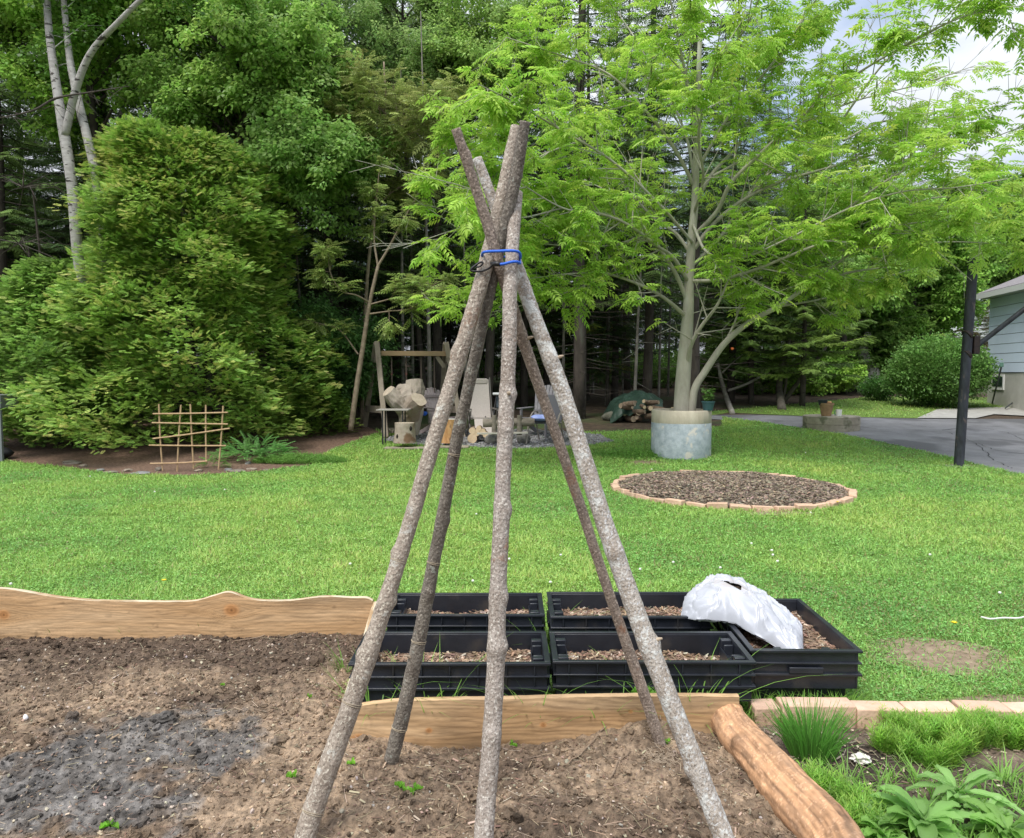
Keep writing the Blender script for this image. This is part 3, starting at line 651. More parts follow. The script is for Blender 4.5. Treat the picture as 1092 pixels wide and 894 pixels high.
# mulch in each tray
M_mix = pbr('potting_mix', (.7, .7, .7), (1.2, 1.2, 1.2), scale=80, rough=.95, bump=.005, bscale=120, use_col=True)
for k, (c, lx, wy, rot) in enumerate(trays):
    lx_, wy_ = lx-.055, wy-.055
    x, y, F = grid_mesh(-lx_/2, lx_/2, -wy_/2, wy_/2, .01); X_ = x+c[0]; Y_ = y+c[1]
    z = (.185 if not rot else .20)+.03*fbm(X_*3, Y_*3, 0, 71, 3)+.018*fbm(X_*14, Y_*14, 0, 72, 4)
    if rot: z = z+.05*np.clip((c[1]-Y_)/.4, -1, 1)*-.3
    cc = (np.array([.12, .08, .055])+(np.array([.27, .19, .13])-np.array([.12, .08, .055]))*np.clip(.5+fbm(X_*18, Y_*18, 0, 73, 4)*1.6, 0, 1)[:, None])
    n = 1500; qx = rng.uniform(-lx_/2, lx_/2, n)+c[0]; qy = rng.uniform(-wy_/2, wy_/2, n)+c[1]
    az = rng.uniform(0, 6.28, n); D = np.stack([np.cos(az), np.sin(az), rng.uniform(-.5, .5, n)], 1)
    zz = (.185 if not rot else .20)+.03*fbm(qx*3, qy*3, 0, 71, 3)+.018*fbm(qx*14, qy*14, 0, 72, 4)+.006
    if rot: zz = zz+.05*np.clip((c[1]-qy)/.4, -1, 1)*-.3
    Sx = np.stack([rng.uniform(.012, .05, n), rng.uniform(.003, .014, n), rng.uniform(.003, .006, n)], 1); ch = jit((.27, .18, .12), n, .5, .1); w_ = rng.uniform(size=n) < .12; ch[w_] = jit((.5, .42, .32), w_.sum(), .2)
    VV, FF = scatter(B, BF, frames(D, np.tile([0, 0, 1.0], (n, 1))+rng.normal(size=(n, 3))*.4), np.stack([qx, qy, zz], 1), Sx)
    ok = (np.abs(VV[:, 0]-c[0]) < lx_/2+.005) & (np.abs(VV[:, 1]-c[1]) < wy_/2+.005); fo = ok[FF].all(1)
    V0 = np.stack([X_, Y_, z], 1); Vt, Ft, Ct = compact(np.concatenate([V0, VV]), np.concatenate([F, FF[fo]+len(V0)]), np.concatenate([cc, rep(ch, 8)]))
    lbl = ['bark mulch filling the back left black tray', 'bark mulch filling the back tray under the white bag', 'bark mulch filling the front left black tray', 'bark mulch filling the front right black tray', 'dark mulch filling the deep crossways tray beside the white bag'][k]
    wobj('mulch_fill', Vt, Ft, M_mix, lbl, 'mulch', kind='stuff', col=Ct)

# ---------------------------------------------------------------- white soil bag
def soil_bag():
    nu, nv = 150, 100
    u, v = np.meshgrid(np.linspace(-1, 1, nu), np.linspace(-1, 1, nv), indexing='ij')
    Lh, Wh = .36, .235
    # centre line runs from the left tray over the rims into the right tray
    px_ = [at(735, 655, 4.10), at(762, 640, 4.06), at(795, 650, 3.97), at(818, 668, 3.84), at(836, 684, 3.70)]
    zc = np.interp(u, [-1, -.5, 0, .45, 1], [.305, .335, .335, .295, .225]); xc = np.interp(u, [-1, -.4, .2, 1], [.965, 1.13, 1.29, 1.475]); yc = np.interp(u, [-1, 0, 1], [4.13, 4.02, 3.72])
    nb = np.array([.35, .93, 0]); nb /= np.linalg.norm(nb)
    corner = 1-.18*np.abs(u)**3*(1-np.abs(v)**4)*0
    wid = Wh*(1-.30*np.clip((-u-.35)/.65, 0, 1)**1.3-.10*np.abs(u)**6)*(1+.05*np.sin(u*7))
    th = (.115+.03*np.exp(-((u+.3)/.4)**2))*np.clip(1-np.abs(u)**3.2, 0, 1)**.55*np.clip(1-np.abs(v)**2.6, 0, 1)**.6
    def side(sg):
        xx = xc+nb[0]*v*wid; yy = yc+nb[1]*v*wid
        ed = np.minimum(1-np.abs(u), 1-np.abs(v))
        rad = np.exp(-ed/.25)
        wr = .028*fbm(u*2.4+v*1.0, v*1.8, sg, 81, 2)+.011*np.sin(12*v+5*fbm(u*2, v*2, 0, 82, 3)*3)*rad*(np.abs(u) > np.abs(v))+.010*np.sin(16*u+6*fbm(u*2, v*3, 0, 83, 3)*2)*rad*(np.abs(v) > np.abs(u))
        wr = wr+.020*(1-np.abs(fbm(u*1.8+v*1.5, v*3.4-u*1.2, 0, 84, 2))*1.3).clip(0, 1)**14-.014*(1-np.abs(fbm(u*2.6-v, v*2.4+u*1.6, 0, 88, 2))*1.3).clip(0, 1)**12
        wr = wr-.018*np.exp(-((u*.7+v+.35)/.07)**2)*np.exp(-((u-.1)/.5)**2)-.015*np.exp(-((u-.45+.5*v)/.08)**2)
        z = zc+sg*th*(.95 if sg > 0 else .42)+wr*(ed > .01)*(1 if sg > 0 else .6)-.06*np.clip(np.abs(v)-.4, 0, 1)**1.5*(.6+.5*(v < 0))
        return np.stack([xx, yy, z], -1).reshape(-1, 3)
    T, Bm = side(1), side(-1)
    ed_ = (np.abs(u) > .999) | (np.abs(v) > .999); e = ed_.ravel(); mid = (T[e]+Bm[e])/2; T[e] = mid+[0, 0, .002]; Bm[e] = mid-[0, 0, .002]
    i, j = np.meshgrid(np.arange(nu-1), np.arange(nv-1), indexing='ij'); F = np.stack([i*nv+j, (i+1)*nv+j, (i+1)*nv+j+1, i*nv+j+1], -1).reshape(-1, 4)
    uc = u.ravel()[F].mean(1); vc = v.ravel()[F].mean(1)
    hole = (((uc+.12)/.24)**2+((vc+.2+.5*(uc+.12))/.17)**2 + .8*fbm(uc*9, vc*9, 0, 85, 3)) < .42
    root = thing('soil_bag', 'torn white plastic soil bag slumped over the rims of two black trays', 'bag', (1.2, 3.95, .25))
    Fb = F[:, ::-1]+nu*nv
    stain = np.ones((2*nu*nv, 3))*np.array([.42, .435, .47]); d = np.sqrt(((u+.12)/.34)**2+((v+.16)/.3)**2).ravel(); s = np.clip(1.25-d+.9*fbm(u.ravel()*7, v.ravel()*7, 0, 86, 4), 0, 1)[:, None]*.6; stain[:nu*nv] = stain[:nu*nv]*(1-s)+np.array([.32, .25, .19])*s
    gc = np.clip(fbm(u.ravel()*2.2, v.ravel()*2.2, 0, 87, 4)*1.3, 0, .3)[:, None]; stain[:nu*nv] *= 1-.5*gc
    V = np.concatenate([T, Bm]); Ff = np.concatenate([F[~hole], Fb]); V, Ff, C = compact(V, Ff, stain)
    wpart('bag_skin', V, Ff, pbr('bag_plastic', (1, 1, 1), use_col=True, rough=.30, bump=.0, spec=.5), root, col=C, smooth=True)
    inner = T-[0, 0, .016]; ii = (np.abs(u.ravel()+.12) < .36) & (np.abs(v.ravel()+.16) < .34); fi = ii[F].all(1); Vi, Fi, _ = compact(inner+rng.normal(size=inner.shape)*.003, F[fi]); wpart('bag_contents', Vi, Fi, pbr('peat', (.025, .017, .012), (.09, .06, .04), scale=60, rough=.95, bump=.004), root)
    # trampled dark soil edge under the front flap
    return root
soil_bag()
# ---------------------------------------------------------------- pole tripod
def barkmat(name, base, dark, lichen, amt, fl=.5):
    m = newmat(name); nt = m.node_tree; L = nt.links.new
    out = N(nt, 'ShaderNodeOutputMaterial'); b = N(nt, 'ShaderNodeBsdfPrincipled'); b.inputs['Roughness'].default_value = .85; b.inputs['Specular IOR Level'].default_value = .25
    tc = N(nt, 'ShaderNodeTexCoord'); mp = N(nt, 'ShaderNodeMapping'); mp.inputs['Scale'].default_value = (1.25, 1.25, 1.0); L(tc.outputs['Object'], mp.inputs['Vector'])
    def noise(s, d=5, v=None):
        n = N(nt, 'ShaderNodeTexNoise'); n.inputs['Scale'].default_value = s; n.inputs['Detail'].default_value = d; n.inputs['Roughness'].default_value = .7; L((v or mp.outputs[0]), n.inputs['Vector']); return n.outputs['Fac']
    def ramp(f, a, b_):
        r = N(nt, 'ShaderNodeMapRange'); r.inputs['From Min'].default_value = a; r.inputs['From Max'].default_value = b_; L(f, r.inputs['Value']); return r.outputs[0]
    def mix(f, a, c, blend='MIX'):
        x = N(nt, 'ShaderNodeMix', data_type='RGBA', blend_type=blend); L(f, x.inputs['Factor'])
        if isinstance(a, tuple): x.inputs['A'].default_value = (*a, 1)
        else: L(a, x.inputs['A'])
        if isinstance(c, tuple): x.inputs['B'].default_value = (*c, 1)
        else: L(c, x.inputs['B'])
        return x.outputs['Result']
    c = mix(ramp(noise(14), .35, .65), tuple(dark), tuple(base))
    c = mix(ramp(noise(120, 4), .54, .66), c, tuple(np.array(dark)*.5))
    c = mix(ramp(noise(85, 5), .54, .62), c, tuple(np.minimum(np.array(base)*1.55, .6)))
    c = mix(ramp(noise(20, 6, tc.outputs['Object']), amt, amt+.05), c, tuple(lichen))
    c = mix(ramp(noise(4.5, 5, tc.outputs['Object']), .62, .70), c, (.30, .17, .11))
    L(c, b.inputs['Base Color'])
    vo = N(nt, 'ShaderNodeTexVoronoi'); vo.inputs['Scale'].default_value = 85; L(mp.outputs[0], vo.inputs['Vector'])
    bp = N(nt, 'ShaderNodeBump'); bp.inputs['Distance'].default_value = .006; L(noise(95, 6), bp.inputs['Height'])
    bp2 = N(nt, 'ShaderNodeBump'); bp2.inputs['Distance'].default_value = .003; L(vo.outputs['Distance'], bp2.inputs['Height']); L(bp.outputs[0], bp2.inputs['Normal'])
    L(bp2.outputs[0], b.inputs['Normal']); L(b.outputs[0], out.inputs['Surface']); return m
M_cut = pbr('cut_wood', (.33, .26, .19), (.48, .39, .28), scale=40, rough=.9, bump=.002)
def pole(pts, Ys, wpxs, label, mat, seed, knots=(), stubs=(), strings=()):
    W = [at(p[0], p[1], y) for p, y in zip(pts, Ys)]
    P = spline(W, 110//(len(W)-1)*3); n = len(P)
    cum = np.linspace(0, 1, n); wob = .004
    P = P+np.stack([wob*fbm(cum*9, 0*cum, 0, seed, 3), wob*fbm(cum*9, 0*cum, 5, seed, 3), 0*cum], 1)
    kp = [p[1] for p in pts]; pyk = np.interp(cum, np.linspace(0, 1, len(pts)), kp)
    rad = np.interp(cum, np.linspace(0, 1, len(pts)), [w_*y/FPX/2 for w_, y in zip(wpxs, Ys)])
    nr = 30; V, F = tube(P, rad, nr, cap=True)
    m = n; a = np.tile(np.arange(nr)/nr*6.283, m); tt = np.repeat(cum, nr); rr = np.repeat(rad, nr)
    cen = np.repeat(P, nr, 0); q = V[:m*nr]-cen
    d = 1+.05*fbm(tt*45, np.cos(a)*1.2, np.sin(a)*1.2, seed, 3)+.055*fbm(tt*200, np.cos(a)*4, np.sin(a)*4, seed+1, 3)
    q1 = q/rr[:, None]; pr = np.interp(tt, cum, pyk)
    for (ky, kx) in knots:   # pixel row of the knot, side (-1 left, 0 facing, 1 right)
        side = {-1: np.array([-1, 0, 0]), 1: np.array([1, 0, 0]), 0: np.array([.15, -1, 0])}[kx]
        s = np.clip(q1 @ side, -1, 1); d = d+.24*np.exp(-((pr-ky)/6.5)**2)*np.exp(-((1-s)/.35)**2)+.06*np.exp(-((pr-ky)/11)**2)
    V[:m*nr] = cen+q*d[:, None]
    root = thing('wooden_pole', label, 'pole', P[0])
    mi = np.zeros(len(F[0])+len(F[1]), int); mi[len(F[0]):] = 1
    wpart('shaft', V, F, [mat, M_cut], root, smooth=True, mi=mi)
    order = np.argsort(pyk)
    for (ky, dx, dy) in stubs:
        i = int(np.argmin(np.abs(pyk-ky))); b = P[i]; g = G(); dv = np.array([dx, -.5, dy]); dv /= np.linalg.norm(dv)
        g.tube([b, b+dv*(rad[i]+.012), b+dv*(rad[i]+.024)], [.008, .006, .003], 7); g.part('branch_stub', M_cut, root)
    for ky in strings:
        i = int(np.argmin(np.abs(pyk-ky))); T = P[min(i+1, n-1)]-P[i-1]; T /= np.linalg.norm(T); x = np.cross(T, [0, 1, 0]); x /= np.linalg.norm(x); y = np.cross(T, x)
        g = G(); th = np.linspace(0, 4*math.pi, 60); C = P[i]+(rad[i]*1.06)*(np.cos(th)[:, None]*x+np.sin(th)[:, None]*y)+T*(.004*np.sin(th*.5)+.004*np.sin(th))[:, None]
        g.tube(C, .0012, 5); e = C[-1]; g.tube([e, e+[.01, -.01, -.008], e+[.004, -.012, -.02]], .0014, 5); g.part('twine_loop', pbr('twine', (.33, .27, .19), (.42, .35, .25), scale=80, rough=.9), root)
    return root
mA = barkmat('bark_tan', (.42, .355, .29), (.27, .22, .175), (.52, .50, .44), .60)
mB = barkmat('bark_dark', (.23, .205, .17), (.13, .108, .088), (.34, .35, .30), .60)
mC = barkmat('bark_grey', (.41, .36, .315), (.27, .22, .18), (.44, .41, .37), .63)
mD = barkmat('bark_brown', (.36, .29, .235), (.23, .18, .145), (.32, .28, .23), .66)
mE = barkmat('bark_pale', (.48, .435, .38), (.31, .26, .21), (.58, .58, .54), .54)
pole([(311, 945), (339, 850), (392, 702), (425, 598), (463, 470), (517, 285), (536, 205), (550, 136)], [2.36, 2.43, 2.50, 2.55, 2.60, 2.655, 2.71, 2.76], [25, 23.5, 20, 17, 16.5, 16, 13, 11.5], 'long tan pole leaning from lower left, its top ending right of the others', mA, 1, [(640, 1), (590, -1), (700, -1), (380, -1)], [], [862, 752, 598])
pole([(409, 842), (432, 750), (463, 600), (489, 460), (527, 290), (547, 205), (560, 130)], [2.91, 2.87, 2.83, 2.77, 2.69, 2.645, 2.60], [16, 16.5, 14, 13, 12.5, 12, 11], 'dark lichen-spotted pole standing behind the long tan pole, second from the left', mB, 2, [(632, 0), (455, 0), (555, 1)], [(700, -.5, .5)], [772, 681, 600, 483])
pole([(513, 985), (516, 890), (526, 760), (534, 560), (541, 400), (545, 280), (551, 206)], [2.12, 2.22, 2.32, 2.43, 2.52, 2.605, 2.70], [24, 22, 20, 17.5, 16, 14.5, 11.5], 'nearly upright grey-brown pole in the middle of the tripod', mC, 3, [(780, 0), (686, 1), (637, 1), (545, 1), (688, 0), (423, 1), (462, 0)], [(424, .1, .1)], [])
pole([(713, 822), (690, 750), (652, 640), (612, 520), (566, 385), (533, 285), (515, 225), (486, 137)], [3.02, 2.99, 2.94, 2.88, 2.80, 2.67, 2.62, 2.55], [13, 12.5, 11, 11, 12, 12, 11.5, 10], 'thin reddish-brown pole leaning to the upper left, the slimmest of the five', mD, 4, [(270, -1), (362, -1), (165, 1)], [(365, .8, .2)], [])
pole([(793, 945), (759, 860), (701, 712), (651, 575), (600, 420), (560, 310), (535, 240), (509, 169)], [2.28, 2.37, 2.48, 2.58, 2.66, 2.70, 2.71, 2.71], [23, 22, 21.5, 19.5, 17.5, 15, 12.5, 10.5], 'thick pale grey pole blotched with lichen, leaning from lower right', mE, 5, [(688, 1), (815, -1), (588, 0), (388, 0)], [(685, .9, .4), (388, .9, .3)], [])
# blue bungee cord around the knot
root = thing('bungee_cord', 'blue bungee cord with black hooks lashed round the poles', 'cord', at(535, 275, 2.65))
M_blue = pbr('blue_cord', (.02, .10, .55), (.03, .16, .70), scale=200, rough=.55, bump=.001)
def loop(pxs, rad):
    g = G(); g.tube(spline([at(*p) for p in pxs], 12), rad, 9); return g
Y1, Y2 = 2.54, 2.66
g = loop([(514, 275, 2.66), (515, 270, 2.62), (520, 268.5, 2.585), (532, 268, 2.565), (545, 267.5, 2.55), (553, 269, 2.565), (555, 273, 2.60), (554, 276, 2.68), (548, 275, 2.745), (535, 274, 2.76), (521, 274, 2.745), (514, 276, 2.70), (514, 275, 2.66)], .0048)
g.part('cord_loop', M_blue, root, smooth=True)
g = loop([(533, 282, 2.565), (538, 281.5, 2.56), (546, 279.5, 2.555), (552, 279.5, 2.565), (554.5, 281, 2.60), (554, 277, 2.64), (554.5, 273, 2.62)], .0048); g.part('cord_loop', M_blue, root, smooth=True)
g = G(); g.tube([at(524, 281, 2.60), at(529, 281.5, 2.575), at(534, 282, 2.565)], [.006, .009, .007], 10); g.tube(spline([at(527, 281, 2.575), at(522, 286, 2.60), at(515, 289, 2.62), at(506, 289.5, 2.62), at(502, 288, 2.62), at(506, 284, 2.62), at(512, 280, 2.62), at(515, 280.5, 2.62), at(512, 284, 2.62), at(508, 285, 2.62)], 8), .0036, 7); g.part('hook', pbr('black_hook', (.015, .015, .016), rough=.4), root, smooth=True)

# ---------------------------------------------------------------- round brick bed
x, y, F = grid_mesh(-CR, CR, -CR, CR, .022); ok = (x**2+y**2)[F].max(1) < (CR-.03)**2; X_, Y_ = x+circ_c[0], y+circ_c[1]
z = .035+.085*np.clip(1-(x**2+y**2)/CR**2, 0, 1)+.03*fbm(X_*3, Y_*3, 0, 91, 3)+.02*fbm(X_*14, Y_*14, 0, 92, 3)
cc = np.array([.10, .08, .06])+(np.array([.27, .215, .155])-np.array([.10, .08, .06]))*np.clip(.5+fbm(X_*9, Y_*9, 0, 93, 5)*1.8, 0, 1)[:, None]
n = 9000; r = CR*np.sqrt(rng.uniform(size=n))*.97; a = rng.uniform(0, 6.283, n); qx, qy = r*np.cos(a), r*np.sin(a)
zz = .04+.085*(1-r*r/CR**2)+.03*fbm((qx+circ_c[0])*3, (qy+circ_c[1])*3, 0, 91, 3)+.01
az = rng.uniform(0, 6.28, n); D = np.stack([np.cos(az), np.sin(az), rng.uniform(-.6, .6, n)], 1); Sx = np.stack([rng.uniform(.02, .07, n), rng.uniform(.01, .03, n), rng.uniform(.006, .015, n)], 1)
VV, FF = scatter(B, BF, frames(D, np.tile([0, 0, 1.0], (n, 1))+rng.normal(size=(n, 3))*.4), np.stack([qx+circ_c[0], qy+circ_c[1], zz], 1), Sx)
Vm, Fm, Cm = compact(np.concatenate([np.stack([X_, Y_, z], 1), VV]), np.concatenate([F[ok], FF+len(x)]), np.concatenate([cc, rep(jit((.21, .165, .12), n, .75, .12), 8)]))
wobj('bark_mulch', Vm, Fm, M_mix, 'low mound of brown bark mulch inside the ring of tan bricks', 'mulch', kind='stuff', col=Cm)
nb = 38; bverts = None
M_brick2 = pbr('ring_brick', (.48, .31, .21), (.62, .44, .31), scale=9, rough=.85, bump=.003, bscale=40, var=.16)
g = G(); g.box((0, 0, .04), (.235, .095, .10)); Vb, Fb, _ = g.arr(); mb = mesh('edging_brick', Vb, Fb, M_brick2)
def sector(a):
    d = math.degrees(a) % 360
    return 'far' if 35 < d < 145 else 'left' if d <= 215 and d >= 145 else 'near' if d < 325 and d > 215 else 'right'
for k in range(nb):
    a = k/nb*2*math.pi+.05; rr_ = CR+random.uniform(-.02, .03)
    o = link(mb, None, 'edging_brick'); s = sector(a); bv(o, .008)
    o.location = (circ_c[0]+rr_*math.cos(a), circ_c[1]+rr_*math.sin(a), random.uniform(-.045, -.012)); o.rotation_euler = (R(random.uniform(-9, 9)), R(random.uniform(-5, 5)), a+math.pi/2+R(random.uniform(-9, 9)))
    tag(o, f'tan brick set in the {s} rim of the round mulch bed', 'brick', f'bricks in the {s} rim of the round bed')

# ---------------------------------------------------------------- concrete ring planter with the tree
rg = gp(733, 490.5); RC = np.array([rg[0], rg[1]+.53, float(tz(rg[1]+.3))-.02]); RR = .545; RH = .88
root = thing('concrete_ring', 'tall concrete ring planter with blue-grey painted sides around the leaning tree', 'planter', RC)
g = G(); g.lathe([(RR, 0), (RR+.004, .02), (RR+.004, .64), (RR, .645)], n=64); g.part('painted_wall', pbr('blue_paint', (.27, .32, .345), (.42, .47, .50), scale=9, rough=.75, bump=.008, bscale=18, c3=(.55, .52, .46), s3=6, ramp3=(.58, .66)), root, local=True, smooth=True)
g = G(); g.lathe([(RR, .645), (RR+.002, .65), (RR+.002, RH-.01), (RR-.006, RH), (RR-.09, RH), (RR-.095, RH-.12)], n=64); g.part('concrete_rim', pbr('pale_concrete', (.46, .40, .31), (.60, .54, .43), scale=6, rough=.9, bump=.005, bscale=40, stretch=(1, 1, .3), c3=(.33, .30, .24), s3=3, ramp3=(.58, .7)), root, local=True, smooth=True)
g = G(); th = np.linspace(0, 6.283, 33)[:-1]; Vd = np.concatenate([[[0, 0, RH-.05]], np.stack([(RR-.09)*np.cos(th), (RR-.09)*np.sin(th), np.full(32, RH-.05)], 1)]); Fd = np.stack([np.zeros(32, int), 1+np.arange(32), 1+(np.arange(32)+1) % 32], 1); g.add(Vd, Fd); g.part('soil_fill', M_mulch, root, local=True)
# low weeds and dark patch at its foot come later
def pot(nm, label, cat, loc, r0, r1, h, mat, parts=()):
    root = thing(nm, label, cat, loc); g = G(); g.lathe([(.001, 0), (r0, 0), (r1, h*.86), (r1*1.08, h*.86), (r1*1.08, h), (r1*.97, h), (r1*.93, h*.75), (.001, h*.75)], n=28); g.part('pot_body', mat, root, local=True, smooth=False); return root
pr = at(755, 440.5, RC[1]-.30); pt = pot('potted_plant', 'small dark teal pot with a leafy green plant on the concrete rim', 'potted plant', (pr[0], RC[1]-.30, RC[2]+RH), .085, .115, .17, pbr('teal_pot', (.03, .08, .09), (.04, .10, .11), rough=.5))
def leafy(parent, c, n, rx, h, ll, colr, mat, shape='kite', world=False, up=.5):
    T = np.array([[0, 0, 0], [.3, .28, .06], [.65, .22, .07], [1, 0, -.05], [.65, -.22, .07], [.3, -.28, .06]]); F = np.array([[0, 5, 2, 1], [5, 4, 3, 2]])
    F = np.array([[0, 5, 4, 1], [1, 4, 2, 2], [4, 3, 2, 2]]); F = np.array([[0, 5, 1], [1, 5, 4], [1, 4, 2], [2, 4, 3]])
    u = rng.uniform(size=n)**.7; a = rng.uniform(0, 6.283, n); zz = rng.uniform(.1, 1, n); P = np.stack([rx*u*np.cos(a)*(.4+.6*zz), rx*u*np.sin(a)*(.4+.6*zz), h*zz], 1)+np.array(c)
    D = np.stack([np.cos(a), np.sin(a), rng.uniform(-.3, 1, n)*up*2], 1)+rng.normal(size=(n, 3))*.3
    VV, FF = scatter(T, F, frames(D, np.tile([0, 0, 1.0], (n, 1))+rng.normal(size=(n, 3))*.3), P, ll*rng.uniform(.6, 1.2, (n, 1))*np.ones((1, 3)))
    return VV, FF, rep(jit(colr, n, .3, .1), len(T))
M_leaf = leafmat('leaf', .4)
VV, FF, cc = leafy(pt, (0, 0, .13), 130, .12, .26, .075, (.16, .30, .07), M_leaf); link(mesh('foliage', VV, FF, M_leaf, col=cc), pt)

# second low ring
r2 = gp(897, 460.5); r2c = (r2[0], r2[1]+.55, float(tz(r2[1]+.1))-.03); R2 = .62
H2 = (at(897, 443, r2[1])[2]-r2[2])+.03
g = G(); H2 = .36; g.lathe([(R2, 0), (R2+.01, H2*.45), (R2-.006, H2*.47), (R2+.008, H2*.5), (R2+.008, H2*.97), (R2-.01, H2), (.001, H2+.004)], n=56)
V, F, _ = g.arr(); o = link(mesh('concrete_ring', V, F, pbr('grey_concrete', (.25, .22, .17), (.36, .33, .26), scale=5, rough=.95, bump=.01, bscale=25, c3=(.15, .15, .1), s3=4, ramp3=(.55, .65)))); o.location = r2c; tag(o, 'low weathered grey concrete ring standing on the edge of the driveway', 'planter')
b1 = at(881, 444, r2c[1]-.2)
rt = pot('clay_pot', 'brown tapered clay pot with a dark pot nested in it, on the low concrete ring', 'pot', (b1[0], r2c[1]-.2, r2c[2]+H2+.004), .105, .155, .30, pbr('brown_clay', (.24, .15, .08), (.34, .22, .12), scale=8, rough=.8))
g = G(); g.lathe([(.001, 0), (.08, 0), (.11, .12), (.001, .12)], c=(-.09, 0, .25), n=18); g.part('nested_pot', pbr('dark_pot', (.02, .03, .03), rough=.6), rt, local=True)
g = G(); V, F = blob((.05, -.03, .31), (.06, .05, .03), 4, .3); g.add(V, F); g.part('bark_piece', pbr('orange_bark', (.45, .25, .12), rough=.9), rt, local=True)
b2 = at(892, 443, r2c[1]-.2)
mg = thing('white_mug', 'small white mug beside the brown clay pot', 'mug', (b2[0]+.03, r2c[1]-.25, r2c[2]+H2+.004)); g = G(); g.lathe([(.001, 0), (.06, 0), (.07, .15), (.063, .15), (.055, .02), (.001, .02)], n=20); g.part('cup_body', pbr('white_glaze', (.8, .8, .78), rough=.3), mg, local=True, smooth=False)
g = G(); th = np.linspace(-1.7, 1.7, 12); g.tube(np.stack([-.062-.04*np.cos(th), 0*th, .075+.05*np.sin(th)], 1), .009, 6); g.part('handle', pbr('teal_glaze', (.05, .2, .16), rough=.3), mg, local=True)

# ---------------------------------------------------------------- basketball pole
bp_ = gp(1022, 497.5); bt = at(1038, 276, bp_[1])
root = thing('basketball_pole', 'black chipped steel pole leaning at the edge of the driveway with a bracket and arm', 'pole', bp_)
M_steel = pbr('black_steel', (.018, .019, .024), (.05, .055, .07), scale=9, rough=.5, bump=.002, bscale=30, c3=(.13, .10, .09), s3=12, ramp3=(.60, .68), stretch=(1, 1, .35))
g = G(); g.tube([bp_-[0, 0, .2], (bp_+bt)/2, bt], .078, 28); g.part('post', M_steel, root, smooth=False)
bb = bp_+(bt-bp_)*((497-367)/221.); g = G()
for dz in (-.16, .17): g.tube([bb+[-.02, 0, dz-.012], bb+[.02, 0, dz+.02]], .10, 20)
g.box(bb+[.13, 0, 0], (.10, .14, .30)); g.part('bracket', pbr('rusty_black', (.02, .015, .015), (.05, .03, .025), scale=20, rough=.6), root, bevel=.006)
aa = bb+[.17, -.02, .0]; ab = at(1118, 310, bp_[1]-.35); g = G(); g.tube([aa, ab], .042, 14); g.part('support_arm', M_steel, root)
V, F = blob(bp_+[0, 0, -.02], (.34, .26, .03), 6, .25, 1.5); wobj('concrete_footing', V, F, M_conc, 'thin broken concrete footing around the foot of the black steel pole', 'footing')

# ---------------------------------------------------------------- house
C0 = np.array([14.95, 23.6]); dd = np.array([-.186, -.983]); dd /= np.linalg.norm(dd); pp = np.array([-dd[1], dd[0]]); pp = pp*(1 if pp[0] > 0 else -1)
HL, HW = 11.0, 7.5; zb = .4
def HP(s, t, z): return np.array([C0[0]+dd[0]*s+pp[0]*t, C0[1]+dd[1]*s+pp[1]*t, z])
root = thing('house', 'pale blue-sided single-storey house on a grey block foundation at the right', 'house', HP(0, 0, 0))
HM = np.array([[dd[0], pp[0], 0], [dd[1], pp[1], 0], [0, 0, 1]])
def hbox(g, s0, s1, t0, t1, z0, z1): g.box(HP((s0+s1)/2, (t0+t1)/2, (z0+z1)/2), (abs(s1-s0), abs(t1-t0), z1-z0), M=HM)
g = G(); hbox(g, 0, HL, 0, HW, -.6, 1.58); g.part('foundation', pbr('block_paint', (.44, .43, .38), (.52, .51, .46), scale=3, rough=.9, bump=.004, bscale=30), root)
g = G(); lap = .285; zz = 1.6; M_side = pbr('blue_siding', (.60, .69, .82), (.64, .73, .86), scale=2, rough=.6, stretch=(1, 1, 1))
while zz < 3.95:
    z1 = min(zz+lap, 4.0)
    prof = [(-.024, zz), (-.018, z1-.014), (.02, z1-.014), (.02, zz)]
    V = np.array([HP(s, t, z) for s in (-.02, HL) for t, z in prof]); V2 = np.array([HP(s, 0, z) for s in (0,) for t, z in prof])
    g.add(V, np.array([[0, 1, 5, 4], [1, 2, 6, 5], [2, 3, 7, 6], [3, 0, 4, 7], [0, 3, 2, 1], [4, 5, 6, 7]]))
    V = np.array([HP(-s, t, z) for t in (-.01, HW) for s, z in [(.030, zz), (.012, z1), (-.02, z1), (-.02, zz)]]); g.add(V, np.array([[0, 1, 5, 4], [1, 2, 6, 5], [2, 3, 7, 6], [3, 0, 4, 7], [0, 3, 2, 1], [4, 5, 6, 7]]))
    zz += lap
g.part('siding', M_side, root)
g = G(); hbox(g, .0, HL, .021, HW-.02, 1.581, 4.0); g.part('sheathing', pbr('dark_sheath', (.05, .06, .06), rough=.9), root)
# roof
M_roof = pbr('shingles', (.17, .155, .16), (.26, .24, .25), scale=30, rough=.95, bump=.01, bscale=60)
g = G(); ez = 3.98; ov = .38
Vr = np.array([HP(-.1, -ov, ez-.02), HP(HL+.3, -ov, ez-.02), HP(HL+.3, HW/2, ez+1.75), HP(-.1, HW/2, ez+1.75), HP(-.1, HW+ov, ez-.02), HP(HL+.3, HW+ov, ez-.02)])
Vr2 = Vr+[0, 0, .09]; g.add(np.concatenate([Vr, Vr2]), np.array([[6, 7, 8, 9], [9, 8, 11, 10], [0, 3, 2, 1], [3, 4, 5, 2], [0, 1, 7, 6], [4, 10, 11, 5], [0, 6, 9, 3], [3, 9, 10, 4], [1, 2, 8, 7], [2, 5, 11, 8]])); g.part('roof', M_roof, root)
g = G(); hbox(g, -.08, HL+.3, -ov-.012, -ov+.02, ez-.11, ez+.05); g.part('fascia', pbr('white_trim', (.62, .63, .6), rough=.5), root)
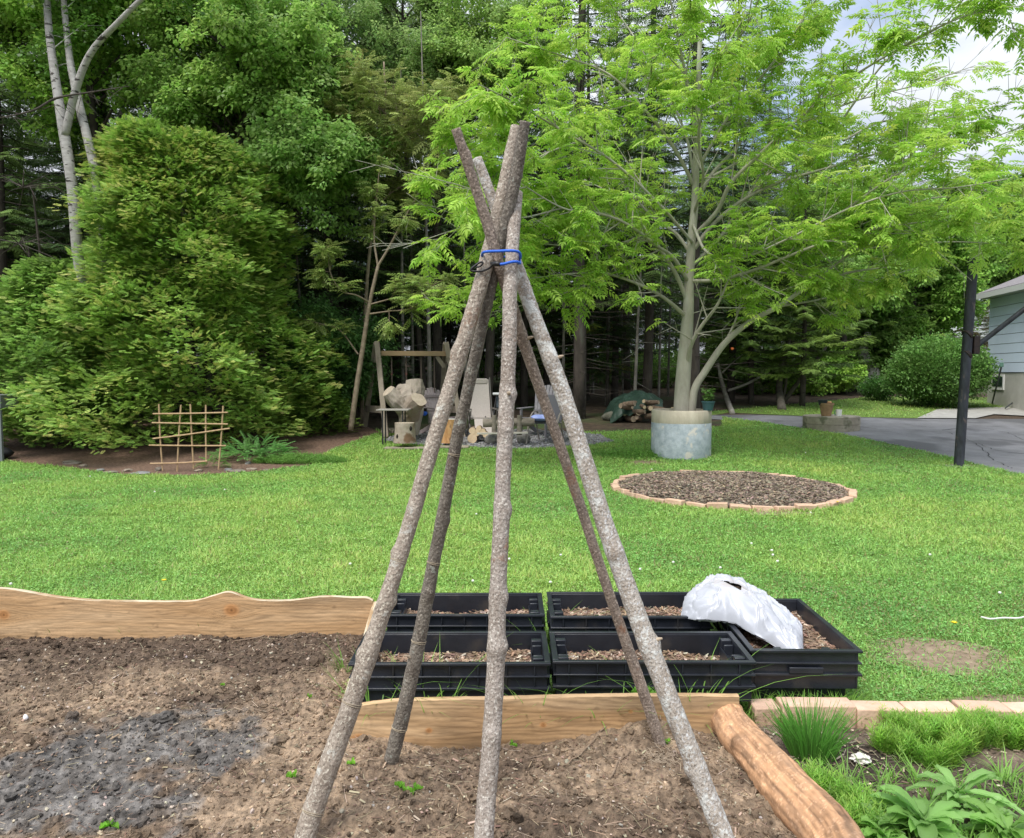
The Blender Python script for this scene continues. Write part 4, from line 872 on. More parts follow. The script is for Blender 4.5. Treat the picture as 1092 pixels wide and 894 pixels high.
g = G(); hbox(g, -.07, HL+.3, -ov+.021, -.03, ez-.10, ez-.07); g.part('soffit', pbr('soffit', (.33, .37, .33), rough=.7), root)
g = G(); g.add(np.array([HP(-.01, 0, 4.0), HP(-.01, HW, 4.0), HP(-.01, HW/2, 5.6)]), np.array([[0, 2, 1]])); g.part('gable', M_side, root)
# basement window
wr = thing_w = None
g = G(); hbox(g, .35, 1.15, -.03, .02, 1.06, 1.52); wf = g.part('window', pbr('window_white', (.75, .75, .72), rough=.5), root, bevel=.004)
g = G(); hbox(g, .42, 1.08, -.040, -.032, 1.17, 1.46); V, F, _ = g.arr(); V = V-np.array(root.location); og = link(mesh('pane', V, F, pbr('dark_glass', (.03, .05, .04), rough=.08)), wf)
g = G(); hbox(g, .2, .32, -.05, -.03, 1.78, 1.92); g.part('vent', pbr('vent_white', (.7, .72, .72), rough=.4), root)
# pole tool leaning on wall, and another lying on the path
t0 = gp(1058, 431); t1 = at(1068, 391, 20.9); g = G(); g.tube([t0+[0, 0, .02], t1], .022, 7); rt = thing('garden_tool', 'long dark-handled tool leaning against the house foundation', 'tool', t0); g.part('handle', pbr('dark_handle', (.04, .05, .05), rough=.6), rt)
g = G(); g.box(t1+[0, 0, .05], (.09, .05, .12)); g.part('tool_head', pbr('tool_green', (.10, .2, .15), rough=.6), rt, bevel=.005)
t0 = gp(1072, 438)+[0, 0, .07]; g = G(); g.tube([t0, gp(1092, 432)+[0, 0, .35], gp(1130, 424)+[0, 0, .6]], .02, 7); g.obj('bent_branch', pbr('dark_handle', (.04, .05, .05)), 'thin dark stick propped across the concrete path', 'stick')

# ---------------------------------------------------------------- swing frame
M_grey = pbr('weathered_wood', (.20, .165, .125), (.32, .275, .215), scale=6, rough=.9, bump=.003, bscale=40, stretch=(1, 1, .2))
M_orw = pbr('weathered_beam', (.26, .20, .13), (.42, .28, .15), scale=3, rough=.9, bump=.003, stretch=(.3, 1, 1))
YS = 17.0; gz = float(tz(YS))
root = thing('swing_frame', 'weathered wooden swing frame with short hanging chains behind the log seat', 'swing frame', (at(435, 450, YS)[0], YS, gz))
def wp(px, py, Y): return at(px, py, Y)
g = G(); g.bar(wp(404, 377, YS), wp(482, 377.5, YS), .14, .11); g.part('top_beam', M_orw, root, bevel=.008)
for (a, b) in [((402, 365, YS-.08), (412, 457, YS-.9)), ((401, 366, YS+.06), (389, 452, YS+.9)), ((476, 366, YS-.08), (494, 456, YS-.9)), ((475, 366, YS+.06), (470, 450, YS+.9))]:
    p, q = at(*a), at(*b); q[2] = float(tz(q[1])); g = G(); g.bar(p, q, .13, .11, up=(1, 0, 0)); g.part('leg', M_grey, root, bevel=.008)
p, q = at(391, 436, YS+.6), at(409, 437, YS-.6); g = G(); g.bar(p, q, .05, .15); g.part('cross_brace', M_grey, root); g = G(); g.bar(at(396, 384, YS+.25), at(404, 384, YS-.3), .04, .12); g.part('cross_brace', M_grey, root)
p, q = at(471, 436, YS+.6), at(490, 437, YS-.6); g = G(); g.bar(p, q, .05, .15); g.part('cross_brace', M_grey, root); g = G(); g.bar(at(474, 384, YS+.25), at(479, 384, YS-.3), .04, .12); g.part('cross_brace', M_grey, root); g = G(); g.bar(at(466, 380, YS), at(474, 392, YS), .05, .09); g.part('cross_brace', M_grey, root)
for x_, y1_ in ((417.5, 414), (433, 414), (449, 424), (463, 424)):
    g = G(); a = at(x_, 381, YS); b = at(x_+.6, y1_, YS); g.tube([a, a+(b-a)*.5, b], [.012, .02, .012], 6); ch = g.part('swing_rope', pbr('rope_brown', (.11, .085, .07), rough=.9), root)
    if x_ < 440: g = G(); g.box(a+(b-a)*.54, (.03, .03, .05)); V, F, _ = g.arr(); link(mesh('red_clip', V-np.array(root.location), F, pbr('red_plastic', (.4, .06, .04), rough=.5)), ch)
# ---------------------------------------------------------------- burl log seat
def stumpcol(h=(.26, .215, .175), l=(.40, .35, .29), nm='peeled_burl', c3=(.24, .15, .09)): return pbr(nm, h, l, scale=3.5, rough=.8, bump=.006, bscale=14, stretch=(1, 1, .4), c3=c3, s3=2.0, ramp3=(.58, .70))
YB = 15.9
root = thing('burl_stool', 'pale peeled tree stump with several thick sawn-off limbs, carved as a seat', 'stump seat', (at(432, 450, YB)[0], YB, float(tz(YB))))
def limb(root, pts, rads, nm, mat, cutm, n=22, Y=YB, sd=1):
    P = spline([at(*p) for p in pts], 8); rr = interp(rads, len(P)); V, F = tube(P, rr, n); m = len(P)*n; cen = np.repeat(P, n, 0); q = V[:m]-cen
    V[:m] = cen+q*(1+.30*fbm(cen[:, 0]*4+q[:, 0]*9, cen[:, 2]*3+q[:, 1]*9, q[:, 2]*9, sd, 4))[:, None]
    mi = np.zeros(len(F[0])+len(F[1]), int); mi[len(F[0]):] = 1; return wpart(nm, V, F, [mat, cutm], root, mi=mi, smooth=False)
mb_ = stumpcol(); mc_ = pbr('sawn_face', (.34, .28, .21), (.45, .38, .29), scale=12, rough=.8)
limb(root, [(437, 463, YB), (438, 440, YB), (434, 425, YB), (433, 415, YB+.1)], [.20, .27, .33, .24], 'trunk_base', mb_, mc_, sd=2)
limb(root, [(436, 432, YB), (442, 418, YB), (441, 406, YB+.05)], [.24, .20, .175], 'sawn_limb', mb_, mc_, sd=3)
limb(root, [(432, 434, YB-.1), (422, 426, YB-.2), (414, 417, YB-.3)], [.22, .19, .15], 'sawn_limb', mb_, mc_, sd=4)
limb(root, [(437, 444, YB-.15), (441, 434, YB-.3), (447, 426, YB-.45)], [.19, .18, .165], 'sawn_limb', stumpcol((.22, .17, .13), (.33, .275, .22), 'peeled_burl_b'), mc_, sd=5)
limb(root, [(430, 425, YB), (428, 415, YB+.05), (429, 410, YB+.05)], [.16, .12, .05], 'knob', mb_, mc_, sd=6)
# side table
YT = 15.2
ta = at(403, 437, YT); tb = at(437, 436, YT); root = thing('side_table', 'small low table with thin grey top in front of the burl stump', 'table', ((ta[0]+tb[0])/2, YT, float(tz(YT))))
g = G(); g.box((0, 0, ta[2]-root.location[2]), (tb[0]-ta[0], .45, .025)); g.part('tabletop', pbr('grey_top', (.30, .28, .25), rough=.6), root, local=True, bevel=.006)
hh = ta[2]-root.location[2]-.012; wt = (tb[0]-ta[0])/2-.12
for sx in (-1, 1):
    for sy in (-1, 1): g = G(); g.box((sx*wt, sy*.17, hh/2), (.028, .028, hh)); g.part('leg', pbr('black_leg', (.02, .02, .02), rough=.5), root, local=True)
# stump seats
def stump(px0, px1, top, bot, Y, label, m1, m2, rx=1.0, sd=1):
    b = at((px0+px1)/2, bot, Y); t = at((px0+px1)/2, top, Y); r = (px1-px0)*Y/FPX/2; root = thing('stump', label, 'stump', (b[0], Y, b[2]))
    h = t[2]-b[2]; P = np.array([[0, 0, -.03], [0, 0, h*.3], [0, 0, h*.7], [0, 0, h]]); P = spline(P, 4); V, F = tube(P, interp([r*1.08, r, r*.96, r*.97], len(P)), 26); m = len(P)*26; q = V[:m].copy(); q[:, 2] = 0
    V[:m] += q*(.10*fbm(q[:, 0]*5, q[:, 1]*5, V[:m, 2]*3, sd, 3))[:, None]; mi = np.zeros(len(F[0])+len(F[1]), int); mi[len(F[0]):] = 1
    link(mesh('bark_side', V, F, [m1, m2], mi=mi), root); return root, r, h
m_st = pbr('scarred_bark', (.27, .22, .17), (.40, .34, .28), scale=6, rough=.85, bump=.01, bscale=14, c3=(.16, .095, .055), s3=3.5, ramp3=(.52, .60))
s1, r, h = stump(421, 443, 451, 470.5, 14.75, 'grey-brown stump with dark knot holes in front of the small table', m_st, mc_, sd=7)
for (dx, dz) in ((-.12, .10), (.13, .26)):
    g = G(); V, F = blob((dx, -math.sqrt(max(r*r-dx*dx, 0))+.01, dz), (.035, .02, .05), 3, .2); g.add(V, F); g.part('knot_hole', pbr('knot_black', (.02, .015, .012), rough=.95), s1, local=True)
m_or = pbr('orange_wood', (.30, .14, .045), (.55, .33, .15), scale=6, rough=.7, bump=.006, stretch=(1, 1, .5), c3=(.08, .045, .03), s3=5, ramp3=(.55, .63))
s2, r, h = stump(470, 489, 447, 470.5, 15.0, 'varnished orange stump seat between the two left poles', m_or, pbr('stump_top', (.42, .40, .36), (.5, .48, .44), scale=8), sd=9)
# flat stepping boards under the stumps
for (x0_, x1_, py, Y, lb) in ((410, 458, 471.5, 14.6, 'thin weathered board lying in the grass under the knotty stump'), (466, 500, 472, 14.75, 'thin grey board lying under the orange stump')):
    a, b = at(x0_, py, Y), at(x1_, py-1, Y); g = G(); g.box(((a[0]+b[0])/2, Y, float(tz(Y))+.025), (b[0]-a[0], .3, .03)); g.obj('loose_board', M_grey, lb, 'board', bevel=.004)
for k, (x0_, x1_, py, Y) in enumerate(((407, 420, 459, 15.4), (408, 421, 462, 15.3), (407, 420, 464.5, 15.2))):
    a, b = gp(x0_, py), gp(x1_, py+.4); g = G(); g.bar(a+[0, 0, .03+.03*k], b+[0, 0, .03+.03*k], .10, .06); g.obj('wood_offcut', M_grey, ['topmost grey offcut in the small heap beside the table legs', 'middle grey offcut in the small heap beside the table legs', 'lowest grey offcut in the small heap beside the table legs'][k], 'offcut', bevel=.005)

# ---------------------------------------------------------------- chairs
def adirondack(px, Y, rz, label, c1, c2, nm, bl=.80):
    b = at(px, 470, Y); root = thing('garden_chair', label, 'garden chair', (b[0], Y, float(tz(Y))), None, rz); m = pbr(nm, c1, c2, scale=9, rough=.6)
    # local: chair faces -y
    lean = .42
    for k in range(7):
        a = (k-3)*.075; z0, zt_ = .32, .32+bl*math.cos((k-3)*.26)**.6
        g = G(); y0 = .22; p = np.array([(k-3)*.062, y0, z0]); q = np.array([(k-3)*.062+math.sin(a*1.1)*bl*.40, y0+lean*(zt_-z0), zt_]); g.bar(p, q, .074, .018, up=(0, 1, 0)); g.part('back_slat', m, root, local=True, bevel=.005)
    g = G(); g.bar((-.26, .30, .52), (.26, .30, .52), .03, .06); g.part('back_rail', m, root, local=True); g = G(); g.bar((-.24, .40, .85), (.24, .40, .85), .02, .05); g.part('back_rail', m, root, local=True)
    g = G()
    for k in range(6): g.box((0, -.32+k*.095, .40-.022*k), (.54, .083, .02))
    g.part('seat', m, root, local=True, bevel=.004)
    for s in (-1, 1):
        g = G(); g.box((s*.33, -.02, .60), (.12, .72, .025)); g.part('armrest', m, root, local=True, bevel=.01)
        g = G(); g.box((s*.29, -.32, .29), (.03, .09, .59)); g.part('leg', m, root, local=True, bevel=.004)
        g = G(); g.bar((s*.27, -.30, .36), (s*.27, .55, .03), .03, .09, up=(0, 0, 1)); g.part('leg', m, root, local=True, bevel=.004)
    return root
adirondack(474, 16.6, R(40), 'mauve-grey slatted garden chair facing right, seen behind the leftmost pole', (.30, .25, .25), (.38, .32, .32), 'mauve_plastic', .72)
adirondack(575, 16.5, R(-25), 'dark grey slatted garden chair with fan back, seen between the middle and right poles', (.15, .145, .16), (.22, .21, .22), 'grey_plastic', .78)
# tall sling recliner
YR = 16.0; b = at(514, 470, YR); root = thing('sling_chair', 'tall beige sling recliner chair left of the middle pole', 'chair', (b[0], YR, float(tz(YR))), None, R(12))
m_sl = pbr('sling_fabric', (.42, .37, .34), (.48, .43, .39), scale=40, rough=.8); m_fr = pbr('chair_frame', (.12, .11, .10), rough=.5)
g = G(); g.bar((0, .22, .42), (0, .50, 1.24), .012, .44, up=(0, 1, 0)); V, F, _ = g.arr()
g = G()
def panel(g, p0, p1, wd, th=.02, sag=.012, ns=3):
    p0, p1 = np.array(p0, float), np.array(p1, float); d = p1-p0; nrm = np.cross([1, 0, 0], d); nrm /= np.linalg.norm(nrm); P = [p0+d*t-nrm*sag*math.sin(math.pi*t) for t in np.linspace(0, 1, ns+1)]
    for a, b in zip(P[:-1], P[1:]): g.bar(a, b, wd, th, up=nrm)
panel(g, (0, .20, .44), (0, .50, 1.26), .46); g.part('backrest', m_sl, root, local=True)
g = G(); panel(g, (0, -.32, .46), (0, .20, .42), .46); panel(g, (0, -.55, .12), (0, -.34, .44), .44); g.part('seat', m_sl, root, local=True)
g = G(); g.box((0, .48, 1.22), (.40, .07, .12)); g.part('headrest', m_sl, root, local=True, bevel=.02)
for s in (-1, 1):
    g = G(); g.tube([(s*.26, .18, .40), (s*.26, .52, 1.30)], .014, 7); g.tube([(s*.26, -.36, .46), (s*.26, .20, .42)], .014, 7); g.part('frame_rail', m_fr, root, local=True)
    g = G(); g.tube([(s*.27, -.35, 0), (s*.27, .30, .62)], .014, 7); g.part('leg', m_fr, root, local=True)
    g = G(); g.tube([(s*.28, .35, 0), (s*.28, -.30, .62)], .014, 7); g.part('leg', m_fr, root, local=True)
    g = G(); g.box((s*.28, 0, .64), (.05, .50, .025)); g.part('armrest', m_fr, root, local=True)
# folded dark chair behind middle pole
YK = 15.8; b = at(531, 470, YK); root = thing('folding_chair', 'dark folding chair with black metal frame just left of the middle pole', 'chair', (b[0], YK, float(tz(YK))), None, R(-30))
m_k = pbr('black_leg', (.02, .02, .02), rough=.5)
for s in (-1, 1):
    g = G(); g.tube([(s*.2, -.2, 0), (s*.2, .15, .5), (s*.2, .28, .95)], .014, 6); g.part('leg', m_k, root, local=True)
    g = G(); g.tube([(s*.22, .22, 0), (s*.22, -.15, .5)], .014, 6); g.part('leg', m_k, root, local=True)
g = G(); g.box((0, 0, .45), (.4, .38, .03)); g.part('seat', m_k, root, local=True, bevel=.01)
g = G(); g.box((0, .26, .80), (.4, .03, .26)); g.part('backrest', pbr('dark_blue_grey', (.05, .07, .09), (.12, .14, .16), scale=8), root, local=True, bevel=.01)
g = G(); g.box((0, .20, .97), (.42, .16, .05)); g.part('white_cap', pbr('white_cloth', (.6, .62, .62), rough=.8), root, local=True, bevel=.015)
# tubular armchair with towel
YA = 15.4; b = at(583, 470, YA); root = thing('tubular_armchair', 'metal armchair with curved tubular arms right of the middle pole, under a blue towel', 'chair', (b[0], YA, float(tz(YA))), None, R(-20)); m_tb = pbr('bronze_tube', (.26, .23, .20), rough=.4)
for s in (-1, 1):
    g = G(); g.tube(spline([(s*.30, -.42, 0), (s*.30, -.30, .35), (s*.30, -.10, .58), (s*.30, .15, .64), (s*.30, .34, .60)], 6), .018, 8); g.part('arm_tube', m_tb, root, local=True)
    g = G(); g.tube([(s*.27, .35, 0), (s*.27, .12, .42)], .015, 7); g.part('leg', m_tb, root, local=True)
g = G(); g.box((0, 0, .42), (.52, .48, .03)); g.part('seat', pbr('dark_mesh', (.10, .10, .11), rough=.7), root, local=True, bevel=.01)
g = G(); g.bar((0, .24, .44), (0, .42, .98), .50, .02, up=(0, 1, 0)); g.part('backrest', pbr('dark_mesh', (.10, .10, .11)), root, local=True, bevel=.008)
V, F = blob((b[0]-.12, YA-.08, float(tz(YA))+.52), (.22, .24, .07), 8, .35, 1.6); wobj('towel', V, F, pbr('blue_towel', (.20, .28, .62), (.42, .48, .78), scale=7, rough=.95, bump=.01), 'crumpled pale blue towel draped over the tubular armchair seat', 'towel', smooth=True)
p_ = at(601, 436, YA+.4); V, F = blob(p_, (.10, .10, .22), 9, .3, 1.6); wobj('cloth', V, F, pbr('blue_cloth', (.25, .36, .66), (.42, .5, .75), scale=7, rough=.95), 'light blue cloth hanging between the two right poles', 'cloth', smooth=True)
p_ = at(452, 441, 16.2); V, F = blob(p_, (.07, .07, .05), 10, .3, 1.6); wobj('blue_toy', V, F, pbr('bright_blue', (.02, .12, .6), rough=.5), 'small bright blue scoop lying on the arm of the mauve chair', 'scoop', smooth=True)
# log bench
YG = 15.0; root = thing('log_bench', 'rustic log bench rail on short posts in front of the chairs', 'log bench', (at(545, 470, YG)[0], YG, float(tz(YG))))
m_lg = pbr('old_log', (.11, .095, .075), (.22, .19, .155), scale=7, rough=.95, bump=.01, stretch=(.4, 1, 1))
g = G(); P = spline([at(515, 451.5, YG), at(540, 450.5, YG), at(570, 450.5, YG)], 6); V, F = tube(P, .085, 16); g.add(V, F); g.part('seat_log', m_lg, root)
for x_ in (527, 554): g = G(); a = at(x_, 443, YG-.05); b = at(x_, 464, YG-.05); g.tube([b, a], .05, 12); g.part('post', m_lg, root)
g = G(); a, b = at(509, 462.5, YG-.1), at(563, 461.5, YG-.1); g.bar(a, b, .12, .03); g.part('lower_plank', pbr('pale_plank', (.36, .34, .29), (.46, .43, .37), scale=7), root)
for k, (x_, y_, rx, rz_) in enumerate(((524, 471, .14, .12), (558, 470, .14, .12))):
    p = gp(x_, y_+3); V, F = blob(p+[0, .05, .10], (rx, .14, rz_), 20+k, .25, 1.3); wobj('boulder', V, F, pbr('dark_rock', (.11, .11, .10), (.22, .21, .19), scale=9, rough=.95, bump=.01), ['round dark rock under the left end of the log bench', 'round brownish rock under the right end of the log bench'][k], 'rock', 'rocks under the log bench', smooth=True)
for k, (x_, y_, s) in enumerate(((504, 459, .07), (508.5, 461, .07), (515, 460, .065), (504, 467, .10), (518, 463, .06), (511, 456.5, .055))):
    p = at(x_, y_, 15.5); V, F = tube([p-[.0, .16, 0], p+[.02, .16, 0]], s, 12); V[:, 2] += .01*fbm(V[:, 0]*20, V[:, 1]*9, V[:, 2]*20, k, 2)
    mi = np.zeros(len(F[0])+len(F[1]), int); mi[len(F[0]):] = 1
    wobj('firewood_log', V, F, [pbr('fire_bark', (.17, .12, .08), (.26, .19, .13), scale=15, rough=.9), pbr('fresh_cut', (.58, .43, .27), (.68, .54, .36), scale=20)], 'split firewood log in the small heap left of the log bench', 'firewood', 'firewood heap left of the log bench', mi=mi)

# ---------------------------------------------------------------- tarped woodpile
Yw = 19.2
def wl(px, py, Y=Yw): return at(px, py, Y)
nu, nv = 60, 34; u, v = np.meshgrid(np.linspace(0, 1, nu), np.linspace(0, 1, nv), indexing='ij')
xw0, xw1 = wl(647, 440)[0], wl(706, 440)[0]; zw = float(tz(Yw))
X_ = xw0+(xw1-xw0)*u+.10*fbm(u*3, v*3, 0, 3, 3); Yy = Yw-.55+1.3*v+.08*fbm(u*5, v*5, 2, 3, 3)
topz = np.interp(u, [0, .12, .35, .6, .85, 1], [.10, .42, .62, .74, .66, .50]); Zz = zw+topz*(.55+.45*np.sin(np.clip(v*1.5, 0, 1)*math.pi/2))-.10*(v < .08)*1+.07*fbm(u*9, v*6, 0, 5, 3)-.05*np.abs(np.sin(u*14+v*3))*(1-v)
Vt = np.stack([X_, Yy, Zz], -1).reshape(-1, 3); i, j = np.meshgrid(np.arange(nu-1), np.arange(nv-1), indexing='ij'); Ft = np.stack([i*nv+j, (i+1)*nv+j, (i+1)*nv+j+1, i*nv+j+1], -1).reshape(-1, 4)
wobj('tarp', Vt, Ft, pbr('green_tarp', (.018, .04, .028), (.035, .07, .05), scale=3, rough=.45, bump=.01, bscale=9), 'dark green crumpled tarp over the woodpile at the edge of the woods', 'tarp', smooth=True)
for k in range(22):
    t = k/21; px_ = 662+60*random.random(); yb_ = random.uniform(.06, .50) if px_ < 700 else random.uniform(.05, .36)
    c = wl(px_, 440); c[2] = zw+yb_; Yo = Yw-.55+random.uniform(-.05, .15); c[1] = Yo; a = random.uniform(-.9, .9); ln = random.uniform(.16, .30); r_ = random.uniform(.045, .085); d = np.array([math.sin(a)*.9, -math.cos(a)*.6, random.uniform(-.2, .2)]); V, F = tube([c-d*ln, c, c+d*ln], [r_, r_*1.05, r_*.95], 9); mi = np.zeros(len(F[0])+len(F[1]), int); mi[len(F[0]):] = 1
    wobj('firewood_log', V, F, [pbr('pile_bark', (.13, .09, .06), (.24, .17, .12), scale=15, rough=.9), MATS['fresh_cut'] if k % 3 == 0 else pbr('old_cut', (.30, .22, .15), (.40, .31, .22), scale=20)], 'old firewood log in the woodpile under and beside the green tarp', 'firewood', 'firewood in the tarped woodpile', mi=mi)
for k, (x_, rx, rz_, lb) in enumerate(((655, .28, .14, 'low rounded grey boulder at the left end of the woodpile'), (683, .30, .30, 'upright lichen-grey slab rock in front of the woodpile'))):
    p = gp(x_, 448.5); V, F = blob(p+[0, .1, rz_*.6], (rx, .25, rz_), 40+k, .3, 1.2); wobj('boulder', V, F, pbr('moss_rock', (.08, .08, .06), (.15, .15, .115), scale=7, rough=.95, bump=.01), lb, 'rock', smooth=True)

# ---------------------------------------------------------------- trellis, edging stones
tr = gp(203, 503); Yt = tr[1]; root = thing('twig_trellis', 'lopsided grid trellis of thin sticks in front of the cedar', 'trellis', tr); m_tw = pbr('trellis_stick', (.34, .22, .12), (.48, .34, .2), scale=20, rough=.9)
for (a, b) in [((169.5, 431), (173.5, 502)), ((193, 432), (189, 503)), ((203, 431), (206.5, 500)), ((219.5, 432), (220, 494)), ((238, 433), (233, 501))]:
    g = G(); P = spline([at(*a, Yt), (at(*a, Yt)+at(*b, Yt))/2+[.012*random.uniform(-1, 1), 0, 0], at(*b, Yt)], 4); g.tube(P, .0135, 6); g.part('upright_stick', m_tw, root)
for (a, b) in [((163, 441.5), (243, 440)), ((162, 451), (243, 452.5)), ((163, 468), (245, 457)), ((159, 475), (241, 475.5)), ((160, 494.5), (221, 492))]:
    g = G(); g.tube(spline([at(*a, Yt-.02), (at(*a, Yt-.02)+at(*b, Yt-.02))/2+[0, 0, .01*random.uniform(-1, 1)], at(*b, Yt-.02)], 4), .0125, 6); g.part('cross_stick', m_tw, root)
st = [(75, 494.5, 11, 4, 'grey-brown slab'), (88, 498, 6, 4, 'small round brown stone'), (107, 502.5, 5, 3, 'flat dark stone'), (118, 504.5, 10, 2.6, 'long flat grey stone'), (135, 503, 6, 3.4, 'tan rounded stone'), (150, 505.5, 12, 3, 'wide pale slate'), (169, 502, 5, 4.5, 'upright light stone by the trellis foot'), (211, 503, 5, 3, 'small pale stone at the trellis'), (243, 502, 5, 3, 'little tan stone right of the trellis'), (252, 503, 11, 2.5, 'flat wide brown slate'), (268, 501, 7, 2.5, 'flat stone'), (264, 495, 4, 3.5, 'round orange-tan pebble'), (283, 502, 5, 2, 'thin pale stone at the right end')]
for k, (x_, y_, w_, h_, lb) in enumerate(st):
    p = gp(x_, y_); s = p[1]/FPX; V, F = blob(p+[0, .02, h_*s*.25], (w_*s*.85, w_*s*.5+.03, h_*s*.6), 60+k, .55, 1.6, I=ICO2); c = random.uniform(.16, .34)
    wobj('edging_stone', V, F, pbr('stone%d' % (k % 3), *( [((.12, .10, .08), (.22, .19, .15)), ((.16, .125, .09), (.30, .25, .19)), ((.13, .13, .125), (.25, .25, .235))][k % 3]), scale=12, rough=.9, bump=.006), lb+' edging the mulch bed in front of the cedar' if 'trellis' not in lb else lb+', edging the mulch bed', 'stone', 'stones edging the cedar bed')
# grey panelled thing at the left edge
a = at(-30, 424, 13.4); b = at(11, 436, 13.4); root = thing('metal_cart', 'grey metal cart corner cut off by the left edge beside the cedar', 'cart', (a[0], 13.4, float(tz(13.4)))); m_g = pbr('grey_metal', (.14, .15, .165), (.18, .19, .205), scale=3, rough=.6)
z0 = float(tz(13.4)); g = G(); g.box(((b[0]-a[0])/2, 0, at(0, 428, 13.4)[2]-z0), (b[0]-a[0], .5, .24)); g.part('panel', m_g, root, local=True, bevel=.01)
g = G(); g.box((b[0]-a[0]-.04, -.22, (at(0, 434, 13.4)[2]-z0)/2), (.05, .05, at(0, 434, 13.4)[2]-z0)); g.part('leg', m_g, root, local=True)
g = G(); V, F = blob(((b[0]-a[0])/2-.1, .1, .12), (.38, .2, .14), 3, .15); g.add(V, F); g.part('wheel_cover', pbr('black_rubber', (.01, .01, .012), rough=.7), root, local=True)
# ================================================================ trees and plants
K4 = np.array([[0, 3, 2, 1]])
def kites(items):
    """items: list of (origin, direction, up, length, width, droop) -> template V,F"""
    V = []; F = []
    for (o, d, u, l, w, dr) in items:
        o = np.array(o, float); d = np.array(d, float); d /= np.linalg.norm(d); u = np.array(u, float); s = np.cross(u, d); s /= np.linalg.norm(s)
        n = len(V); V += [o, o+d*l*.45+s*w/2, o+d*l-np.array([0, 0, dr*l]), o+d*l*.45-s*w/2]; F.append([n, n+3, n+2, n+1])
    return np.array(V), np.array(F)
def pinnate(pairs=6, L=.34, l=.10, w=.036, droop=.35):
    it = []
    for k in range(pairs):
        t = .22+.72*k/(pairs-1); o = (L*t, 0, -droop*L*t*t); ll = l*(1-.35*abs(t-.55)/.5)
        for s in (-1, 1): it.append((o, (.55, s*.85, -.10-droop*.5*t), (0, 0, 1), ll, w, .28))
    it.append(((L*.94, 0, -droop*L*.9), (1, 0, -droop*1.4), (0, 0, 1), l, w, .2)); return kites(it)
def fan(st=4, L=.22, l=.11, w=.028, dz=.0):
    it = []
    for k in range(st):
        t = .1+.7*k/(st-1)
        for s in (-1, 1): it.append(((L*t, 0, dz*t), (.8, s*.62, .05), (0, 0, 1), l*(1-.4*t), w, .15))
    it.append(((L*.7, 0, 0), (1, 0, 0), (0, 0, 1), l*.8, w, .2)); return kites(it)
def needle(st=7, L=.5, l=.17, w=.036):
    it = []
    for k in range(st):
        t = .05+.85*k/(st-1)
        for s in (-1, 1): it.append(((L*t, 0, -.06*t*t), (.75, s*.75, -.15), (0, 0, 1), l*(1-.6*t), w, .15))
    it.append(((L*.75, 0, -.03), (1, 0, -.1), (0, 0, 1), l*.6, w, .2)); return kites(it)
def leafball(n=9, R_=.22, l=.12, w=.085, seed=3, flat=.6):
    r = np.random.default_rng(seed); it = []
    for k in range(n):
        a = r.uniform(0, 6.283); rr = R_*math.sqrt(r.uniform(.05, 1)); o = (rr*math.cos(a), rr*math.sin(a), r.uniform(-.5, .5)*R_*flat); it.append((o, (math.cos(a)+r.normal()*.4, math.sin(a)+r.normal()*.4, r.uniform(-.9, .2)), (r.normal()*.4, r.normal()*.4, 1), l*r.uniform(.7, 1.2), w*r.uniform(.7, 1.2), .2))
    return kites(it)
M_bark_s = pbr('spruce_bark', (.04, .033, .028), (.085, .07, .058), scale=9, rough=.95, bump=.012, bscale=20, stretch=(1, 1, .3), c3=(.10, .11, .085), s3=4, ramp3=(.6, .7))
M_bark_l = pbr('smooth_bark', (.33, .31, .25), (.46, .44, .36), scale=5, rough=.85, bump=.004, bscale=30, stretch=(1, 1, .4), c3=(.42, .42, .36), s3=3, ramp3=(.55, .65))
M_birch = pbr('birch_bark', (.48, .46, .42), (.66, .65, .61), scale=6, rough=.8, bump=.004, stretch=(1, 1, 3), c3=(.08, .07, .06), s3=5, ramp3=(.60, .64))
M_bark_y = pbr('sapling_bark', (.17, .13, .09), (.30, .24, .17), scale=9, rough=.9, bump=.003)
LF = leafmat('foliage', .35, .5, var=.16)
LFB = leafmat('foliage_bright', .55, .42, var=.05)

